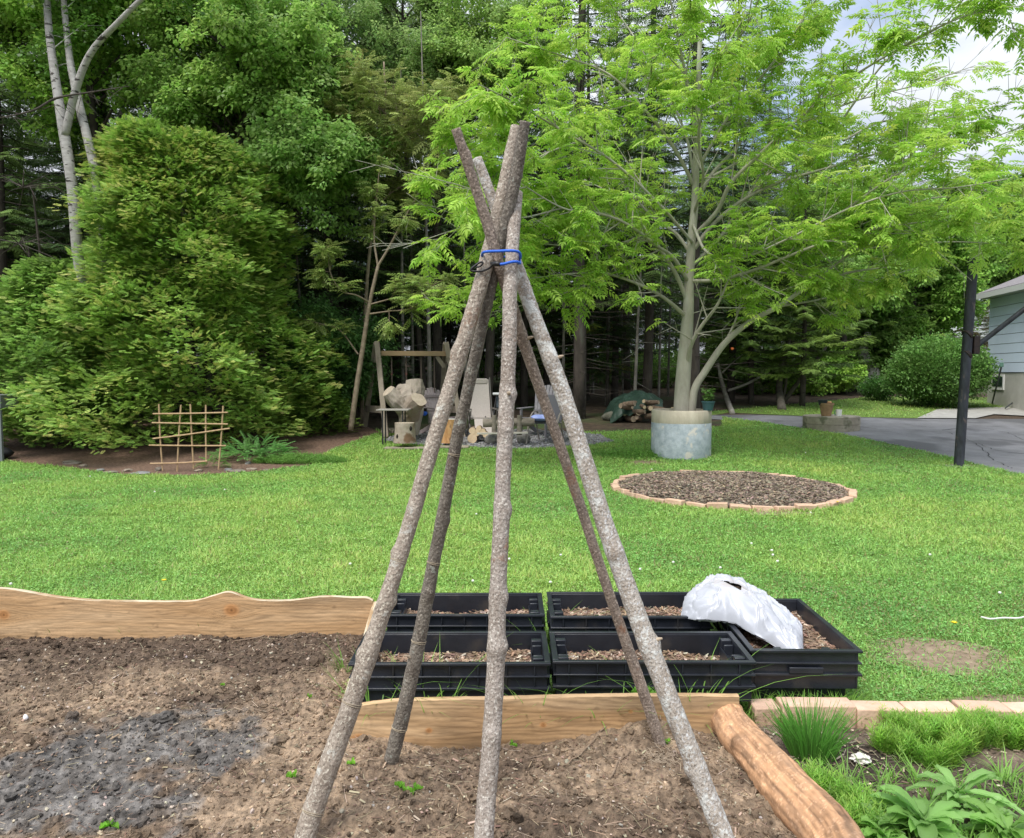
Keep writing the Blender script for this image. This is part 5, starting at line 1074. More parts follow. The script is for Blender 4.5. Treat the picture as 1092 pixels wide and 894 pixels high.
# -------- forest conifers
def conifer(seed, H, RB, bare, col1, col2, nb=120, tr=.15, droop=.25, st=7, dens=1.0, dead=True):
    r = np.random.default_rng(seed); g = G()
    tp_ = np.array([[.03*math.sin(z*.9+seed), .03*math.cos(z*.7+seed), z] for z in np.linspace(-.3, H, 14)]); g.tube(tp_, np.linspace(tr, .015, 14), 9)
    T, F = needle(st); P = []; D = []; U = []; S = []; C = []
    for k in range(nb):
        t = (k+r.uniform())/nb; z = bare+(H-bare-.2)*t**1.05; Lb = RB*(1-t)**.75*r.uniform(.55, 1.12)+.15; a = k*2.4+r.uniform(-.4, .4)
        if bare < 2.5 and z < 2: Lb *= .9
        dr = droop*r.uniform(.5, 1.5)*(1-.7*t); out = np.array([math.cos(a), math.sin(a), 0]); side = np.array([-math.sin(a), math.cos(a), 0])
        m = max(3, int(Lb/.16*dens)); tt = np.linspace(.22, 1, m)
        pos = np.array([0, 0, z])+out*(Lb*tt)[:, None]+np.array([0, 0, 1.])*(-dr*Lb*tt**1.3+.16*Lb*tt**3)[:, None]
        g.tube([[0, 0, z], np.array([0, 0, z])+out*Lb*.5+[0, 0, -dr*Lb*.4], pos[-1]], [.018, .012, .004], 4, cap=False)
        cc = np.array(col1)+(np.array(col2)-np.array(col1))*r.uniform()
        for q in range(m):
            for sgn in ((-1, 1) if q < m-1 else (0,)):
                ang = sgn*r.uniform(.5, 1.1); d = out*math.cos(ang)+side*math.sin(ang)+[0, 0, -.15-.3*dr+r.normal()*.15]; P.append(pos[q]); D.append(d); U.append([r.normal()*.25, r.normal()*.25, 1]); s = (.35+.75*(1-tt[q]*.55))*min(1, Lb*.7+.25)*r.uniform(.75, 1.2); S.append([s, s, s]); C.append(cc*r.uniform(.6, 1.35)*(1.35 if tt[q] > .8 else 1))
    if dead:
        for k in range(int(26+bare*12)):
            z = r.uniform(.5, max(bare, 1)+1.2); a = r.uniform(0, 6.28); l = r.uniform(.4, 1.5); o = np.array([math.cos(a), math.sin(a), r.uniform(-.35, .15)]); p1 = np.array([0, 0, z])+o*l*.5; g.tube([[0, 0, z], p1, p1+o*l*.5+r.normal(size=3)*.1], [.010, .006, .003], 3, cap=False)
    P, D, U, S, C = map(np.array, (P, D, U, S, C)); V, FF = scatter(T, F, frames(D, U), P, S)
    tv, tf, _ = g.arr(); return mesh('trunk', tv, tf, M_bark_s), mesh('crown', V, FF, LF, col=rep(np.clip(C, .004, .5), len(T)))
DK1, DK2 = (.12, .205, .06), (.22, .34, .09)
FC = [conifer(11, 15, 2.6, 3.2, DK1, DK2, 110), conifer(12, 17, 2.4, 4.2, DK1, (.05, .10, .03), 120, .17), conifer(13, 12, 2.2, 1.6, (.035, .075, .02), (.08, .14, .03), 110, .11), conifer(14, 14, 2.5, 2.4, (.03, .07, .022), (.06, .11, .03), 110, .13, droop=.4)]
def put(ms, name, x, y, s, rz, label, cat='tree', group=None, parts=('trunk', 'crown'), z=None, sz=None):
    root = thing(name, label, cat, (x, y, float(tz(y)) if z is None else z), group, rz); root.scale = (s, s, sz or s)
    for me, p in zip(ms, parts): link(me, root, p)
    return root
placed = []
r = np.random.default_rng(5)
def forest(y0, y1, n, md, xr, vs, label, group, smin=.85, smax=1.15, avoid=None):
    c = 0; tries = 0
    while c < n and tries < 4000:
        tries += 1; y = r.uniform(y0, y1); x = r.uniform(xr[0], xr[1])*y
        if any((x-a)**2+(y-b)**2 < md*md for a, b in placed): continue
        if avoid and avoid(x, y): continue
        placed.append((x, y)); put(FC[vs[c % len(vs)]], 'conifer', x, y, r.uniform(smin, smax), r.uniform(0, 6.28), label, 'conifer', group); c += 1
av = lambda x, y: x > .20*y and y < 31 or (x > .42*y)
# hand-set front trunks (pixel column, depth)
for (px, Y, v, s, lb) in [(617, 19.6, 1, 1.1, 'dark spruce with the thickest bare trunk, between the right poles and the concrete ring'), (690, 21.5, 0, 1.0, 'spruce standing behind the tarp-covered woodpile'), (738, 20.2, 1, 1.2, 'dark thick-trunked spruce directly behind the leaning pale tree'), (352, 19.0, 3, .95, 'drooping hemlock-like conifer right of the big cedar'), (300, 20.5, 2, 1.0, 'conifer standing behind the right shoulder of the cedar'), (468, 21.0, 0, 1.05, 'spruce behind the right leg of the swing frame'), (560, 22.5, 2, 1.1, 'full low-branched spruce behind the pole tripod'), (240, 20.0, 1, 1.0, 'dark spruce rising behind the middle of the cedar'), (655, 24, 2, 1.1, 'spruce deeper in the woods left of the concrete ring'), (120, 19.5, 1, 1.05, 'tall spruce behind the white birch stems'), (10, 18.5, 0, 1.0, 'dark spruce at the far left edge behind the cart'), (420, 24.5, 3, 1.1, 'drooping conifer seen through the swing frame'), (780, 24.0, 3, 1.0, 'drooping conifer right of the leaning pale tree')]:
    p = at(px, 440, Y); placed.append((p[0], Y)); put(FC[v], 'conifer', p[0], Y, s, r.uniform(0, 6.28), lb, 'conifer')
forest(21, 29, 26, 1.6, (-.80, .26), [0, 2, 1, 3], 'dark spruce among the first rows of the shaded woods', 'spruces in the first rows of the woods', avoid=av)
forest(29, 40, 30, 2.0, (-.80, .40), [1, 0, 3, 2], 'dark spruce deep in the woods behind the yard', 'spruces deep in the woods', avoid=av)
forest(34, 56, 70, 1.7, (-.86, .50), [2, 3, 2, 0], 'distant spruce closing off the back of the woods', 'spruces at the back of the woods', avoid=lambda x, y: x > .42*y and y < 44)
forest(18.5, 30, 9, 1.7, (-.95, -.62), [2, 3, 0], 'low-branched spruce crowding the shady left edge of the yard', 'spruces at the left edge', avoid=None)
forest(44, 60, 40, 1.5, (-.9, .5), [2, 3], 'full low-branched conifer at the very back of the woods', 'low-branched conifers at the back', smin=.7, smax=1.0)
for k_ in range(46):
    Y_ = r.uniform(19.5, 34); x_ = r.uniform(-.72, .20)*Y_
    if -.05*Y_ < x_ < .17*Y_ and Y_ < 22: continue
    if any((x_-a)**2+(Y_-b)**2 < 1.1 for a, b in placed): continue
    placed.append((x_, Y_)); put(FC[2] if k_ % 2 else FC[3], 'young_conifer', x_, Y_, r.uniform(.28, .62), r.uniform(0, 6.28), 'young feathery conifer filling the gaps between the spruce trunks', 'conifer', 'young conifers between the spruces')
# thin pale dead stems
g = G()
for px, Y, h in [(430, 19.5, 9), (441, 20.5, 8), (452, 22, 9), (459, 18.7, 10), (497, 20, 7), (510, 24, 9), (585, 25, 8), (600, 22, 7), (646, 23, 8), (664, 26, 9), (702, 23, 8), (330, 21, 7), (390, 22, 8), (408, 25, 9), (560, 26, 8), (632, 27, 8), (676, 20.5, 6.5), (712, 26, 8)]:
    p = at(px, 440, Y); z = float(tz(Y)); g = G(); l = random.uniform(-.3, .3); g.tube([(0, 0, -.1), (l*.3, 0, h*.4), (l, .1, h)], [random.uniform(.035, .065), .035, .012], 7)
    for k in range(10):
        zz = random.uniform(.8, h*.8); a = random.uniform(0, 6.28); ll = random.uniform(.2, .9); g.tube([(l*.3*zz/h, 0, zz), (ll*math.cos(a), ll*math.sin(a), zz+random.uniform(-.3, .2))], [.008, .003], 3, cap=False)
    V, F, _ = g.arr(); o = link(mesh('dead_sapling', V, F, pbr('dead_stem', (.13, .115, .10), (.27, .25, .22), scale=6, rough=.95), smooth=False)); o.location = (p[0], Y, z); tag(o, 'thin grey leafless stem standing in the shaded woods', 'dead tree', 'thin bare stems in the woods')

# -------- limb-and-twig broadleaf trees
def grow(limbs, seed, T, F, sub=(.5, 1.5), every=.35, ncl=5, lsz=1.0, colr=(.2, .4, .05), start=.25, cluster='frond', up=.25, tw=.012, cjit=.3, twist=.35, droop=.1, fpc=6, subtw=True, sag=.0, keep=None):
    """limbs: list of (points, radii). Returns wood G, leaf V,F,C, cluster points"""
    r = np.random.default_rng(seed); g = G(); tips = []
    for P, rad in limbs:
        P = spline(P, 8); rr = interp(rad, len(P)); g.tube(P, rr, 12 if rad[0] > .06 else 7, cap=False)
        seg = np.linalg.norm(np.diff(P, axis=0), axis=1); cum = np.concatenate([[0], np.cumsum(seg)]); Lt = cum[-1]
        s = Lt*start
        while s < Lt:
            i = min(np.searchsorted(cum, s), len(P)-1); p = P[i]; t = P[i]-P[i-1]; t /= np.linalg.norm(t)+1e-9
            for q in range(1 if r.uniform() < .5 else 2):
                d = t*r.uniform(.3, .9)+r.normal(size=3)*twist+[0, 0, up*r.uniform(0, 1.6)]; rd = np.cross(t, r.normal(size=3)); rd /= np.linalg.norm(rd)+1e-9; d = d+rd*.8; d /= np.linalg.norm(d)
                l = r.uniform(*sub)*(1-.35*s/Lt); d2 = d+[0, 0, .25*up-droop]; Q = spline([p, p+d*l*.5, p+d*l*.5+d2*l*.5], 3)
                g.tube(Q, np.linspace(min(tw, rr[i]*.6), .003, len(Q)), 5, cap=False)
                for tt in (.45, .7, .88, 1.0):
                    tips.append((Q[min(len(Q)-1, int(tt*(len(Q)-1)))], d2))
                if subtw:
                    for kk in range(2):
                        b = Q[r.integers(2, len(Q)-1)]; d3 = d+r.normal(size=3)*.6; d3 /= np.linalg.norm(d3); ll = l*r.uniform(.25, .5); g.tube([b, b+d3*ll], [.005, .002], 4, cap=False); tips.append((b+d3*ll, d3)); tips.append((b+d3*ll*.6, d3))
            s += every*r.uniform(.6, 1.4)
        tips.append((P[-1], P[-1]-P[-2]))
    tp = np.array([t[0] for t in tips]); td = np.array([t[1] for t in tips]); td /= np.linalg.norm(td, axis=1)[:, None]+1e-9
    if keep is not None: k_ = keep(tp, r); tp, td = tp[k_], td[k_]
    n = len(tp)*fpc; Pc = rep(tp, fpc)+r.normal(size=(n, 3))*.03; base = rep(td, fpc)
    a = r.uniform(0, 6.283, n); D = base*.45+np.stack([np.cos(a), np.sin(a), r.uniform(-.45, .35, n)], 1)
    if cluster != 'frond': Pc = Pc+r.normal(size=(n, 3))*.12*lsz
    M = frames(D, np.tile([0, 0, 1.0], (n, 1))+r.normal(size=(n, 3))*.25); V, FF = scatter(T, F, M, Pc, lsz*r.uniform(.7, 1.2, (n, 1))*np.ones((1, 3)))
    cl = rep(r.uniform(1-cjit, 1+cjit, (len(tp), 1)), fpc); C = np.array(colr)*cl*r.uniform(.8, 1.2, (n, 1))*(1+r.uniform(-.08, .08, (n, 3)))
    return g, V, FF, rep(np.clip(C, .005, .7), len(T)), tp
def A(px, py, Y=14.2): return at(px, py, Y)
# -------- the leaning pale tree in the concrete ring
YM = RC[1]; S0 = RC[2]+RH-.06
b0 = at(727, 441, YM); b0[2] = S0
def L3(pts, y0, y1, rad): rad = [q_*.72 for q_ in rad]; n = len(pts); return ([at(p[0], p[1], y0+(y1-y0)*(i/(n-1))**1.0) for i, p in enumerate(pts)], rad)
trunk = ([b0]+[at(a, b, YM) for a, b in ((728, 410), (731, 370), (734, 330), (735, 300), (738, 250), (741, 215), (743, 150), (745, 80), (748, 0), (750, -70), (752, -130))], [.155, .14, .125, .10, .085, .075, .066, .055, .044, .034, .024, .012])
stem2 = ([at(737, 442, YM-.05), at(741, 415, YM-.1), at(752, 396, YM-.15), at(773, 366, YM-.3), at(800, 343, YM-.5), at(830, 327, YM-.7), at(862, 306, YM-.9), at(900, 292, YM-1.1), at(945, 285, YM-1.3)], [.078, .07, .064, .056, .048, .04, .032, .02, .01])
limbs = [
 L3([(733, 388), (737, 368), (748, 348), (765, 325), (777, 296), (785, 262)], YM-.05, YM-1.3, [.06, .055, .045, .035, .02, .01]),
 L3([(773, 366), (784, 343), (790, 322), (800, 300), (815, 285)], YM-.3, YM-.7, [.035, .028, .02, .014, .008]),
 L3([(732, 338), (710, 319), (685, 305), (650, 293), (610, 292), (560, 298)], YM, YM-1.6, [.055, .045, .04, .03, .02, .01]),
 L3([(733, 322), (722, 295), (708, 272), (690, 250), (665, 235), (625, 225), (580, 205)], YM, YM-.8, [.06, .055, .05, .04, .03, .02, .01]),
 L3([(735, 302), (718, 275), (700, 262), (670, 240), (640, 228), (600, 222), (545, 190), (500, 170)], YM, YM-2.6, [.05, .045, .04, .035, .028, .02, .014, .008]),
 L3([(737, 272), (722, 250), (700, 235), (685, 220), (660, 190), (620, 150), (585, 110)], YM, YM+1.2, [.045, .04, .035, .03, .025, .018, .01]),
 L3([(741, 265), (760, 240), (790, 215), (830, 195), (880, 180), (950, 160), (1010, 150)], YM, YM-1.0, [.06, .05, .045, .038, .03, .02, .01]),
 L3([(742, 250), (765, 225), (780, 195), (815, 160), (860, 120), (920, 75), (1000, 30), (1060, 5)], YM, YM-2.4, [.06, .055, .05, .042, .034, .026, .018, .01]),
 L3([(742, 215), (760, 185), (790, 150), (810, 100), (850, 30), (880, -40)], YM, YM+.4, [.055, .05, .042, .032, .022, .012]),
 L3([(741, 200), (720, 160), (690, 120), (650, 80), (600, 60), (540, 40)], YM, YM-1.0, [.05, .045, .036, .028, .018, .01]),
 L3([(743, 160), (735, 100), (725, 50), (715, 0), (700, -60)], YM, YM-1.2, [.045, .038, .03, .022, .01]),
 L3([(736, 300), (770, 298), (810, 286), (870, 262), (930, 245), (1000, 236), (1060, 240)], YM, YM-2.6, [.05, .045, .038, .03, .024, .016, .01]),
 L3([(760, 188), (830, 150), (900, 112), (980, 90), (1040, 70)], YM, YM+.8, [.035, .03, .024, .016, .01]),
 L3([(745, 100), (775, 60), (800, 20), (820, -30)], YM, YM-1.8, [.035, .03, .02, .012]),
 L3([(739, 240), (755, 270), (790, 275), (840, 255), (900, 225), (960, 205), (1020, 200), (1080, 190)], YM-.1, YM-3.2, [.04, .035, .03, .026, .022, .018, .014, .01]),
 L3([(741, 225), (750, 190), (745, 140), (760, 80), (770, 20)], YM-.1, YM-3.0, [.04, .035, .028, .02, .01]),
 L3([(738, 258), (700, 215), (650, 170), (600, 140), (550, 110), (510, 90)], YM-.1, YM-3.2, [.04, .036, .03, .024, .018, .01]),
 L3([(737, 285), (770, 250), (800, 205), (840, 170), (890, 150)], YM+.1, YM+2.8, [.04, .035, .03, .02, .01]),
 L3([(738, 270), (700, 230), (660, 210), (620, 190)], YM+.1, YM+2.8, [.04, .03, .02, .01]),
 L3([(742, 200), (730, 140), (700, 80), (670, 30), (640, -10)], YM+.1, YM+2.2, [.04, .035, .025, .018, .01]),
 L3([(744, 180), (780, 120), (830, 60), (870, 0), (900, -50)], YM, YM-1.2, [.045, .036, .028, .02, .01]),
 L3([(900, 225), (950, 190), (1000, 165), (1050, 150), (1090, 135)], YM-1.5, YM-2.6, [.03, .024, .018, .012, .008]),
 L3([(900, 150), (940, 130), (990, 128), (1040, 122)], YM-1.0, YM-.4, [.03, .022, .014, .008]),
 L3([(930, 245), (980, 215), (1030, 210), (1085, 215)], YM+.3, YM+1.0, [.03, .022, .014, .008]),
 L3([(560, 100), (530, 130), (500, 150), (470, 160)], YM-1.6, YM-2.2, [.022, .018, .012, .008]),
 L3([(620, 150), (580, 165), (540, 190), (505, 215)], YM-.2, YM-.6, [.024, .018, .012, .008]),
 L3([(900, 125), (950, 60), (1010, 25), (1060, 10), (1110, 5)], YM-1.2, YM-3.4, [.025, .022, .018, .012, .008]),
 L3([(862, 306), (910, 270), (960, 262), (1020, 258), (1080, 262)], YM-.9, YM-1.6, [.03, .024, .018, .014, .008]),
 L3([(830, 327), (880, 318), (930, 300), (980, 285)], YM-.7, YM+.6, [.03, .022, .015, .008]),
 L3([(690, 250), (650, 262), (600, 262), (550, 255), (505, 240)], YM-.4, YM-1.8, [.03, .022, .018, .012, .008]),
 L3([(600, 222), (560, 232), (520, 235), (470, 250), (430, 265)], YM-1.6, YM-3.2, [.022, .018, .014, .010, .006]),
 L3([(560, 200), (520, 205), (480, 195), (440, 185)], YM-2.2, YM-3.4, [.018, .014, .010, .006]),
 L3([(650, 293), (610, 310), (560, 325), (510, 335), (470, 335)], YM-.9, YM-1.6, [.022, .018, .014, .010, .006]),
]
rootm = thing('shade_tree', 'large leaning pale-barked tree with bright green compound leaves growing from the concrete ring', 'tree', RC)
T, F = pinnate(4, .27, .135, .05, .30)
def keepm(tp, r):   # leave the lower middle open so trunk and limbs show, thin the sky corner
    d = tp-np.array([0, 0, CAMZ]); zc = d[:, 1]*CP-d[:, 2]*SP; px = 546+FPX*d[:, 0]/zc; py = 447-FPX*(d[:, 1]*SP+d[:, 2]*CP)/zc
    k = r.uniform(size=len(tp)) < np.where(np.hypot(px-745, (py-250)*.8) < 110, .45, .74)
    k &= px > 445
    k &= ~((py > 300) & (np.abs(px-745) < 30)) & ~(py > 345+.0*px)
    k &= ~((px > 985) & (py > 35) & (py < 108) & (r.uniform(size=len(tp)) < .72)) & ~((px > 905) & (px < 985) & (py > 70) & (py < 110) & (r.uniform(size=len(tp)) < .5)) & ~((px > 900) & (px < 950) & (py < 35) & (r.uniform(size=len(tp)) < .8)) 
    k &= ~((px > 1000) & (py > 285))
    return k
g, V, FF, C, tips = grow(limbs, 21, T, F, sub=(.5, 1.35), every=.25, fpc=4, lsz=.78, colr=(.40, .62, .10), start=.2, up=.28, tw=.016, keep=keepm, cjit=.22, droop=.05)
g.tube(spline(trunk[0], 10), interp(trunk[1], 10*(len(trunk[0])-1)+1), 24); g.tube(spline(stem2[0], 8), interp(stem2[1], 8*(len(stem2[0])-1)+1), 18)
tv, tf, _ = g.arr(); o_ = np.array(RC)
wpart('trunk', tv, tf, M_bark_l, rootm, smooth=True); wpart('crown', V, FF, LFB, rootm, col=C)
# extra twigs on stem2
g2, V2, FF2, C2, _ = grow([(stem2[0][4:], [.02, .01])], 22, T, F, sub=(.5, 1.2), every=.4, fpc=5, lsz=.85, colr=(.40, .62, .10), start=.05, up=.3)
tv, tf, _ = g2.arr(); wpart('side_twigs', tv, tf, M_bark_l, rootm); wpart('lower_leaves', V2, FF2, LFB, rootm, col=C2)
# hanging catkins
idx = rng.choice(len(tips), 300, replace=False); Pc = tips[idx]; ct = G(); tv, tf = tube([[0, 0, 0], [.006, 0, -.25], [.0, .004, -.5], [.01, 0, -.8], [0, 0, -1]], [.05, .11, .12, .10, .04], 5)
n = len(Pc); VV, FF = scatter(tv, tf[0], np.tile(np.eye(3), (n, 1, 1)), Pc, np.stack([np.full(n, .11), np.full(n, .11), rng.uniform(.10, .22, n)], 1)); o = wpart('catkins', VV, FF, LFB, rootm, col=rep(jit((.26, .36, .08), n, .25), len(tv))); tag(o, kind='stuff')
g = G(); V, F_ = blob(at(781, 372, YM-.40), (.03, .025, .025), 3, .15); g.add(V, F_); g.obj('bird_feeder', pbr('orange_red', (.7, .15, .04), rough=.5), 'tiny orange-red ball hanging on the low right limb of the pale tree', 'ball')

# -------- cedar
def cedar(root, H, Rx, seed, c1, c2, nb, tophole=None, lean=(0, 0), zlo=.15, size=1.0, prof=None, rot=0):
    r = np.random.default_rng(seed); T, F = fan(5, .145, .062, .0165)
    P = []; D = []; U = []; S = []; C = []
    for k in range(nb):
        t = r.uniform()**.9; h = zlo+(H-zlo)*t; a = r.uniform(0, 6.283)
        rr = Rx*np.interp(t, prof[0], prof[1])*(1+.75*float(fbm(math.cos(a)*2.2+h*.5, math.sin(a)*2.2, h*1.1, seed, 3))+.08*r.normal())
        inner = r.uniform() < .30
        if inner: rr *= r.uniform(.5, .85)
        out = np.array([math.cos(a), math.sin(a), 0]); c = np.array([lean[0]*t, lean[1]*t, h])+out*rr
        side = np.array([-math.sin(a), math.cos(a), 0]); dn = r.uniform(-.5, .4); main = out+side*r.uniform(-.7, .7)+[0, 0, dn+.3]; main /= np.linalg.norm(main)
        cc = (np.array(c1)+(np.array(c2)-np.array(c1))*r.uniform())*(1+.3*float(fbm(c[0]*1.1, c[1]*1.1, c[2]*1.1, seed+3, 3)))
        m = r.integers(14, 23); L = r.uniform(.28, .55)*size
        for q in range(m):
            s = q/m; pos = c+main*L*(s-.4)+side*r.normal()*.12*size+np.array([0, 0, r.normal()*.05-.18*s*s*size]); d = main+side*r.uniform(-.9, .9)+[0, 0, r.uniform(-.35, .25)]
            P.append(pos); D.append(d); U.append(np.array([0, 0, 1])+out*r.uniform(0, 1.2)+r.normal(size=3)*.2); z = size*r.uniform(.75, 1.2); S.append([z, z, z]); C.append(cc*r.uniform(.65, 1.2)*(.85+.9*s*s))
    P, D, U, S, C = map(np.array, (P, D, U, S, C)); V, FF = scatter(T, F, frames(D, U), P, S); return V, FF, rep(np.clip(C, .01, .6), len(T))
yc = 14.9; pc = at(186, 480, yc); root = thing('cedar_tree', 'large bushy yellow-green cedar filling the left of the yard', 'cedar', (pc[0], yc+1.0, float(tz(yc+1))))
prof = ([0, .06, .2, .4, .6, .75, .88, .96, 1], [.86, 1.0, 1.0, .86, .74, .68, .60, .48, .28])
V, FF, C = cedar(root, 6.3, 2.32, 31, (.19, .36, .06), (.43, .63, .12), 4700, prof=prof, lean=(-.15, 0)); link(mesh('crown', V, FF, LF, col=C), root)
g = G()
for a, b in (((0, 0), (-.15, 0)), ((.3, -.2), (.9, -.3)), ((-.3, .1), (-.9, .2)), ((.1, .3), (.3, .8))): g.tube([(a[0], a[1], -.1), ((a[0]+b[0])/2, (a[1]+b[1])/2, 2.5), (b[0], b[1], 5.2)], [.13, .09, .03], 9)
g.part('trunk', M_bark_s, root, local=True)
yc2 = 15.3; pc2 = at(62, 478, yc2); root = thing('cedar_tree', 'lower dark green spreading cedar at the left edge, below the white birch stems', 'cedar', (pc2[0], yc2, float(tz(yc2))))
V, FF, C = cedar(root, 3.7, 1.55, 32, (.15, .29, .055), (.30, .46, .10), 1700, prof=([0, .12, .3, .6, .85, 1], [.55, .85, 1.0, .75, .45, .1])); link(mesh('crown', V, FF, LF, col=C), root)
g = G(); g.tube([(0, 0, -.1), (.1, 0, 1.6), (0, .1, 3.2)], [.1, .07, .02], 8); g.part('trunk', M_bark_s, root, local=True)
# small conifer seedling skirt right of the cedar
p = gp(345, 462); root = thing('young_cedar', 'small low cedar bush at the right foot of the big cedar', 'cedar', p)
V, FF, C = cedar(root, 1.15, .62, 33, (.12, .24, .035), (.24, .38, .06), 240, prof=([0, .3, .7, 1], [1, .9, .6, .15]), size=.75, zlo=.05); link(mesh('crown', V, FF, LF, col=C), root); g = G(); g.tube([(0, 0, -.05), (0, 0, 1)], [.03, .01], 6); g.part('trunk', M_bark_s, root, local=True)

# -------- birch stems
YBi = 15.4; pb_ = at(96, 470, YBi+.8); root = thing('birch_tree', 'white birch with three crooked stems rising through the cedar at upper left', 'birch', (pb_[0], YBi+.8, float(tz(YBi+.8))))
T2, F2 = leafball(7, .2, .10, .075, 5)
bl = [([at(a, b, YBi+c) for a, b, c in ((112, 420, .6), (108, 330, -.2), (86, 290, -.6), (77, 200, -.6), (68, 140, -.4), (60, 90, -.2), (52, 30, 0), (48, -40, .2), (44, -110, .4))], [.11, .10, .10, .10, .10, .085, .07, .06, .04]),
      ([at(a, b, YBi+c) for a, b, c in ((112, 420, .6), (116, 330, -.1), (104, 200, -.5), (84, 110, -.2), (74, 60, 0), (66, -20, .2), (60, -90, .4))], [.09, .09, .085, .08, .065, .05, .035]),
      ([at(a, b, YBi+c) for a, b, c in ((69, 145, -.45), (82, 92, -.5), (98, 55, -.6), (125, 25, -.8), (160, -10, -1), (210, -60, -1.2))], [.075, .07, .06, .05, .045, .03]),
      ([at(a, b, YBi+c) for a, b, c in ((0, 126, -1.0), (35, 118, -.8), (60, 105, -.6), (100, 98, -.7), (138, 92, -.9))], [.012, .02, .022, .015, .006])]
g, V, FF, C, _ = grow([b for b in bl[:3]], 41, T2, F2, sub=(.6, 1.6), every=.5, fpc=5, colr=(.12, .25, .04), start=.68, up=.3, cluster='x')
for P, rad in bl[:3]: g.tube(spline(P, 8), interp(rad, 8*(len(P)-1)+1), 12)
tv, tf, _ = g.arr(); wpart('trunk', tv, tf, M_birch, root, smooth=True); wpart('crown', V, FF, LF, root, col=C)
g = G(); g.tube(spline(bl[3][0], 8), interp(bl[3][1], 33), 8)
for q in range(26):
    b_ = bl[3][0][0]+(bl[3][0][-1]-bl[3][0][0])*random.random(); g.tube([b_, b_+np.array([random.uniform(-.3, .5), random.uniform(-.3, .3), random.uniform(-.35, .2)])], [.006, .002], 4)
g.obj('bare_bough', M_bark_s, 'bare dark twiggy bough crossing in front of the birch stems', 'branch')

# -------- generic leafy tree with rounded crown made of limbs
def leafy_tree(name, label, px, Y, base_py, crown, colr, seed, T, F, nl=16, r0=.13, fpc=5, lsz=1.0, bark=M_bark_s, sub=(.5, 1.4), every=.4, cat='tree', mat=LF, group=None, cjit=.3, start=.3, up=.15, droop=.15, parts=True):
    """crown: (cx px, cy px, rx m, rz m, ry m)"""
    r = np.random.default_rng(seed); b = at(px, base_py, Y); zg = float(tz(Y)); c = at(crown[0], crown[1], Y); root = thing(name, label, cat, (b[0], Y, zg)); 
    if group: root['group'] = group
    base = np.array([b[0], Y, zg-.1]); topp = c+[0, 0, crown[3]*.8]; mid = (base+c)/2+[r.normal()*.15, 0, 0]
    tr = [base, mid, c, topp]; L_ = [(tr, [r0, r0*.8, r0*.5, .02])]; TP = spline(tr, 12)
    for k in range(nl):
        zt_ = r.uniform(-.9, .9); rr = math.sqrt(1-zt_*zt_); a = k*2.4+r.uniform(-.3, .3); e = c+np.array([crown[2]*rr*math.cos(a), crown[4]*rr*math.sin(a), crown[3]*zt_])*r.uniform(.7, 1.0)
        zs = min(max(e[2]-.4*np.linalg.norm(e[:2]-c[:2])-.2, zg+.35*(c[2]-zg)), topp[2]-.2); i = int(np.argmin(np.abs(TP[:, 2]-zs))); s = TP[i]; m = (s+e)/2+[0, 0, .12*np.linalg.norm(e-s)]; L_.append(([s, m, e], [r0*.32, r0*.22, .008]))
    g, V, FF, C, tp = grow(L_[1:], seed, T, F, sub=sub, every=every, fpc=fpc, lsz=lsz, colr=colr, start=start, up=up, cluster='x', cjit=cjit, droop=droop)
    g.tube(spline(tr, 8), interp([r0, r0*.8, r0*.5, .02], 25), 10); tv, tf, _ = g.arr(); wpart('trunk', tv, tf, bark, root); wpart('crown', V, FF, mat, root, col=C); return root
Tm, Fm_ = leafball(11, .20, .105, .08, 6, .6); Ts, Fs_ = leafball(10, .18, .085, .06, 7, .8); Tb, Fb_ = leafball(9, .16, .06, .045, 8, .9)
Tp, Fp = pinnate(5, .30, .10, .04, .25)
leafy_tree('maple_tree', 'leafy blue-green maple hanging over the top of the cedar', 240, 17.6, 445, (262, 70, 2.3, 2.3, 2.0), (.32, .51, .12), 51, Tm, Fm_, nl=34, every=.32, fpc=4, cjit=.25, mat=LFB)
leafy_tree('maple_tree', 'lower maple boughs reaching down right of the cedar top', 268, 17.0, 445, (330, 165, 1.3, .85, 1.4), (.31, .50, .13), 52, Tm, Fm_, nl=18, every=.3, fpc=4, mat=LFB)
leafy_tree('maple_tree', 'green leafy tree behind the birch stems at the top left corner', 130, 18.2, 445, (90, 30, 2.6, 2.2, 2), (.32, .53, .10), 53, Tm, Fm_, nl=28, every=.36, fpc=4, mat=LFB)
leafy_tree('poplar_tree', 'tall pale grey-green leafy tree at the top centre with sky showing through', 455, 21, 445, (430, 50, 2.3, 2.2, 1.8), (.34, .50, .17), 54, Ts, Fs_, nl=34, every=.4, fpc=5, bark=M_bark_s, r0=.09, cjit=.3, mat=LFB)
leafy_tree('poplar_tree', 'pale green leafy tree behind the tips of the pole tripod', 520, 20.5, 445, (520, 60, 1.9, 2.0, 1.8), (.34, .50, .14), 55, Ts, Fs_, nl=26, every=.42, fpc=5, bark=M_bark_s)
leafy_tree('young_ash', 'thin young tree with rusty green ferny leaves near the top of the poles', 385, 17.9, 445, (410, 130, 1.7, 1.7, 1.3), (.38, .45, .14), 56, Tp, Fp, nl=18, every=.34, fpc=4, r0=.05, bark=M_bark_y, cjit=.35)
leafy_tree('shrub_tree', 'broad dark glossy bush in the shade between the cedar and the swing frame', 345, 17.6, 452, (350, 375, 1.2, 1.1, 1.0), (.12, .25, .07), 57, Ts, Fs_, nl=26, every=.24, fpc=5, r0=.05, sub=(.3, .8))
